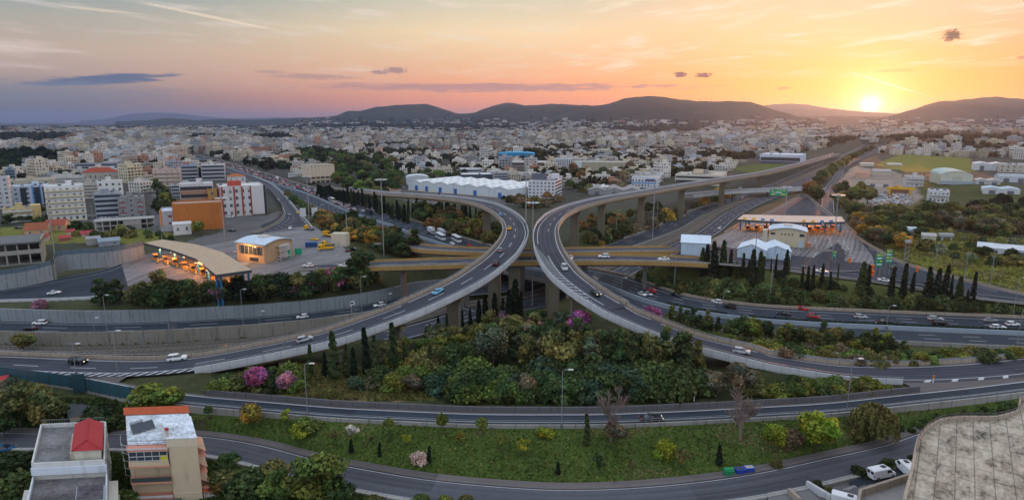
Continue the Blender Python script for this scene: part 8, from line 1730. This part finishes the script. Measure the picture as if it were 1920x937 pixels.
sign(1455, 355, 367, 31, 420, 'wide green gantry sign with yellow lettering behind the right toll canopy', 0, 3, True); sign(1645, 474, 499, 11, 518, 'left of two tall green toll signs at the right exit road', .5); sign(1663, 467, 492, 10, 516, 'right of two tall green toll signs at the right exit road', .5); sign(1563, 470, 482, 7, 492, 'small green sign at the foot of the toll apron mast', 0, 2); sign(1359, 453, 467, 6, 480, 'small green sign behind the dark cypress clump', .5, 3); sign(1320, 403, 407, 6, 411, 'tiny green sign beside the motorway under the flyover', 0, 1)
sign(569, 390, 406, 11, 416, 'left of two pale sign backs beside the slip road', 0, 0, False, M_LAMP, True); sign(591, 389, 405, 11, 415, 'right of two pale sign backs beside the slip road', 0, 0, False, M_LAMP, True)
M_OR = simple('marker_orange', (.75, .16, .02), .5)
for i, (x, y, lab) in enumerate(((1749, 720, 'orange marker post at the tip where the two roads join'), (1301, 752, 'orange topped marker post behind the service road'), (1636, 517, 'orange barrel at the fork of the toll exit, lower'), (1719, 509, 'orange barrel on the toll exit road'), (1636, 506, 'orange barrel at the fork of the toll exit, upper'), (1593, 493, 'orange post at the toll apron edge'))):
    p = HP(x, y); t = thing('marker_post', lab, 'marker post', p); mb = MB(); r = .12 if i < 2 else .45; H = 1.6 if i < 2 else 1.5; mb.tube([(0, 0, 0), (0, 0, H)], r, 8, 0, r * .8); mb.obj('post', M_OR if i >= 2 else M_WHITEP, t); mb = MB(); mb.box((0, 0, H + .3), (r * 2.4, r * 2, .6)); mb.obj('top', M_OR, t)
# bins
for (px, py, c, lab) in ((1365, 893, (.02, .22, .09), 'green wheeled rubbish bin at the street edge'), (1387, 890, (.02, .06, .34), 'blue rubbish bin next to the green one'), (1404, 887, (.025, .07, .36), 'blue rubbish bin with litter, rightmost of the three bins')):
    p = HP(px, py); t = thing('rubbish_bin', lab, 'rubbish bin', p, .12); mb = MB(); mb.box((0, 0, .75), (1.5, 1.0, 1.1), 0, 0, (1.12, 1.15)); o = mb.obj('body', M_TRIM, t); o.color = (*c, 1); o2 = part_box(t, 'rim', (0, 0, 1.32), (1.78, 1.22, .08), [q * 1.3 for q in c])
    if px < 1370: mb = MB(); mb.tube([(-.85, 0, 1.36), (.85, 0, 1.36)], .5, 10); o = mb.obj('lid', M_TRIM, t); o.color = (*c, 1)
    else: part_box(t, 'opening', (0, 0, 1.34), (1.5, .95, .1), (.04, .05, .09) if px < 1400 else (.36, .33, .30))
    for x in (-.6, .6):
        for y in (-.4, .4): mb = MB(); mb.tube([(x - .05, y, .1), (x + .05, y, .1)], .1, 8); mb.obj('wheel', M_TYRE, t)
# storage tanks and gantry crane on the right
def tank(px, py, lpx, dpx, lab, col, rot):
    p = GP(px, py); zc = project(p)[2]; L, D = lpx * zc / FPX, dpx * zc / FPX; t = thing('storage_tank', lab, 'tank', p, rot); mb = MB(); z = D / 2 + 1.0; mb.tube([(-L / 2, 0, z), (-L / 2 + .15 * D, 0, z), (L / 2 - .15 * D, 0, z), (L / 2, 0, z)], D / 2, 16); o = mb.obj('vessel', M_TRIM, t, True); o.color = (*col, 1)
    for x in (-L * .32, L * .32): part_box(t, 'saddle', (x, 0, z * .4), (.8, D * .8, z * .8), (.40, .42, .44))
tank(1698, 441, 32, 13, 'pale blue cylindrical storage tank on saddles in the field', (.50, .60, .64), -.25); tank(1772, 451, 24, 11, 'dull grey storage tank right of the small beige hut', (.30, .30, .29), -.1)
p = GP(1687, 366); zc = project(p)[2]; k = zc / FPX; t = thing('gantry_crane', 'yellow gantry crane over the scrap yard', 'crane', p, .1 - math.atan2(p.x, p.y)); H = 13 * k; W2 = 17 * k; YL = (.62, .36, .02)
part_box(t, 'girder', (0, 0, H), (46 * k, 1.6, 1.8), YL)
for s in (-1, 1): part_box(t, 'leg', (s * W2, -2.5, H / 2), (1.0, .9, H), YL); part_box(t, 'leg', (s * W2, 2.5, H / 2), (1.0, .9, H), YL)
part_box(t, 'trolley', (-3, 0, H + 1.3), (3, 2, 1.2), (.45, .26, .02)); part_box(t, 'shelter', (0, 7, H * .42), (W2 * 1.7, 8, H * .7), (.26, .16, .12))
def scrap():
    rg = random.Random(8); mb = MB()
    for i in range(900):
        x, y = rg.uniform(1628, 1708), rg.uniform(362, 394)
        if (x - 1668) ** 2 / 1700 + (y - 376) ** 2 / 260 > 1: continue
        p = GP(x, y); mb.box((p.x, p.y, p.z + rg.uniform(.1, 1.3)), (rg.uniform(.6, 3.2), rg.uniform(.5, 2.2), rg.uniform(.3, 1.4)), rg.choice([0, 0, 1, 2, 3]), rg.random() * 3)
    tag(mb.obj('scrap_heap', [simple('scrap_white', (.55, .53, .50), .7), simple('scrap_grey', (.28, .27, .26), .7), simple('scrap_rust', (.24, .12, .07), .8), simple('scrap_blue', (.20, .28, .36), .7)]), 'heaps of pale scrap metal strewn over the yard below the crane', 'scrap', None, 'stuff')
scrap()
# ---------------------------------------------------------------- screens and walls around the left plaza
wl = path([(-80, 552, 3.2), (0, 540, 3.9), (60, 530, 4.8), (100, 519, 6.2)], 6); wl2 = path([(104, 517, 6.5), (110, 503, 8.4), (150, 498, 9.2), (215, 493, 9.9), (272, 482, 10.8)], 6)
for w_, lab in ((wl, 'grey panelled retaining wall at the left edge below the derelict building'), (wl2, 'grey retaining wall with a glass screen behind the left toll canopy')):
    t = thing('retaining_wall', lab, 'retaining wall'); wall('wall', w_, [(-.3, -1.5), (-.3, 5.2), (.3, 5.2), (.3, -1.5)], M_CONCG, None, None, t); wall('screen', w_, [(-.06, 5.2), (-.06, 7.2), (.06, 7.2), (.06, 5.2)], M_GLASSP, None, None, t)
    for p in resample(w_, 4.0): mb = MB(); mb.box((p[0], p[1], p[2] + 6.2), (.2, .2, 2.2)); mb.obj('post', M_STEELD, t)
def screen(c, lab, h, mat, step=3.0, nm='noise_screen'):
    t = thing(nm, lab, 'noise barrier'); wall('panel', c, [(-.05, .1), (-.05, h), (.05, h), (.05, .1)], mat, None, None, t)
    for p in resample(c, step)[:99]: mb = MB(); mb.box((p[0], p[1], p[2] + h / 2), (.22, .22, h + .1)); mb.obj('post', M_STEELD, t)
screen(off(C_NEAR[8:31], -.7, .2), 'dark teal noise barrier with posts beside the road at lower left', 3.0, M_TEALP, 3.2)
screen(off(U_L[2:26], .9, .3), 'glass noise barrier along the curve of the slip road by the orange building', 2.4, M_GLASSP, 3.0)
t = thing('sign_cabinet', 'dark teal panel on the noise barrier at lower left', 'panel', P(150, 735, 9.6), .2); part_box(t, 'panel', (0, 0, 2.2), (2.6, .25, 4.4), (.02, .055, .07)); part_box(t, 'post', (-1.2, .2, 2.3), (.2, .2, 4.8), (.06, .07, .08), M_STEELD)
# hedge in the median, lawn grass, verge grass
mh = np.concatenate([resample(off(MED, -1.1, .5)[8:28], 1.1), resample(off(MED, -1.1, .5)[30:40], 1.1), resample(off(MED, -1.1, .3)[100:140], 1.3)])
leaf_mass('median_hedge', 'clipped dark hedge along the median of the motorway', 'hedge', mh, np.full(len(mh), 1.5), np.array((.018, .034, .014)), 60, 3, .14, .6)
def grass(name, label, poly, n, h, cols, seed, rd=1.0):
    rg = np.random.default_rng(seed); w = np.array([wp(q)[:2] for q in poly]); mn, mx = w.min(0), w.max(0); x, y = rg.uniform(mn[0], mx[0], n), rg.uniform(mn[1], mx[1], n); m = in_poly(x, y, w); x, y = x[m], y[m]
    m = np.array([road_d(a, b) > rd for a, b in zip(x, y)]); x, y = x[m], y[m]; z = np.array([gh(a, b) for a, b in zip(x, y)]); n = len(x); pt = np.stack([x, y, z + h * .4], 1); nr = np.stack([rg.normal(0, 1, n), rg.normal(-.4, .6, n), rg.uniform(.5, 1.3, n)], 1); cl = np.array(cols)[rg.integers(0, len(cols), n)]
    dry = (np.sin(x * .13 + 2 * np.sin(y * .17)) * np.sin(y * .19 + 1.5 * np.sin(x * .11)) > rg.uniform(.30, .75, n))[:, None]; cl = np.where(dry, np.array((.17, .145, .06)), cl)
    pat = .75 + .5 * np.sin(x * .21 + np.sin(y * .3)) * np.sin(y * .33 + x * .1); me = cards(pt, nr, h * rg.uniform(.5, 1.2, n), cl * (rg.uniform(.7, 1.35, n) * (1 + .5 * (pat - .75)))[:, None], name, M_LEAFM, rg, .8); tag(link(name, me), label, 'grass', None, 'stuff')
grass('lawn_grass', 'uneven green grass on the strip between service road and street', [(345, 775, 9), (640, 795, 9), (960, 806, 9), (1460, 790, 9), (1920, 745, 9), (1700, 828, 7), (1340, 900, 7), (960, 905, 7), (700, 872, 7), (480, 822, 7), (360, 802, 7)], 46000, .23, [(.085, .130, .024), (.070, .110, .020), (.115, .140, .028), (.062, .096, .018), (.15, .145, .045)], 5)
grass('garden_grass', 'rough grass and weeds around the houses at the lower left', [(-150, 720, 9), (345, 770, 8), (360, 800, 7), (-150, 800, 5)], 9000, .4, [(.03, .05, .012), (.05, .06, .02)], 6); grass('garden_grass', 'rough grass on the plot beside the beige house at the bottom', [(-150, 850, 4), (380, 845, 6), (480, 862, 6.5), (700, 918, 6.5), (800, 960, 6.5), (-150, 985, 4)], 18000, .45, [(.035, .058, .012), (.055, .072, .018), (.045, .07, .016)], 7)
grass('clearing_grass', 'dry yellow grass in the clearing beyond the service road', [(520, 690, 10), (560, 680, 10), (760, 690, 10), (820, 748, 10), (560, 748, 10), (520, 730, 10)], 9000, .4, [(.13, .12, .03), (.09, .10, .025), (.16, .12, .05)], 8); grass('meadow_grass', 'yellowish meadow grass in the field at the far right', [(1640, 440, 12), (1700, 425, 12), (1800, 440, 13), (2000, 465, 11), (2000, 562, 8), (1830, 525, 9), (1690, 490, 11)], 16000, .6, [(.19, .19, .036), (.15, .16, .034), (.21, .19, .05)], 9)
# ---------------------------------------------------------------- evening haze
def build_haze():
    m = bpy.data.materials.new('haze_air'); m.use_nodes = True; nt = m.node_tree; nt.nodes.clear()
    v = node(nt, 'ShaderNodeVolumePrincipled', {'Color': (.42, .57, .98, 1), 'Density': 4.8e-5, 'Anisotropy': .71}); o = node(nt, 'ShaderNodeOutputMaterial'); nt.links.new(v.outputs[0], o.inputs['Volume'])
    mb = MB(); mb.box((0, 16000, 225), (60000, 36000, 470)); h = mb.obj('haze', m); h['kind'] = 'stuff'; tag(h, 'thin evening haze over the plain and hills', 'haze')
build_haze()
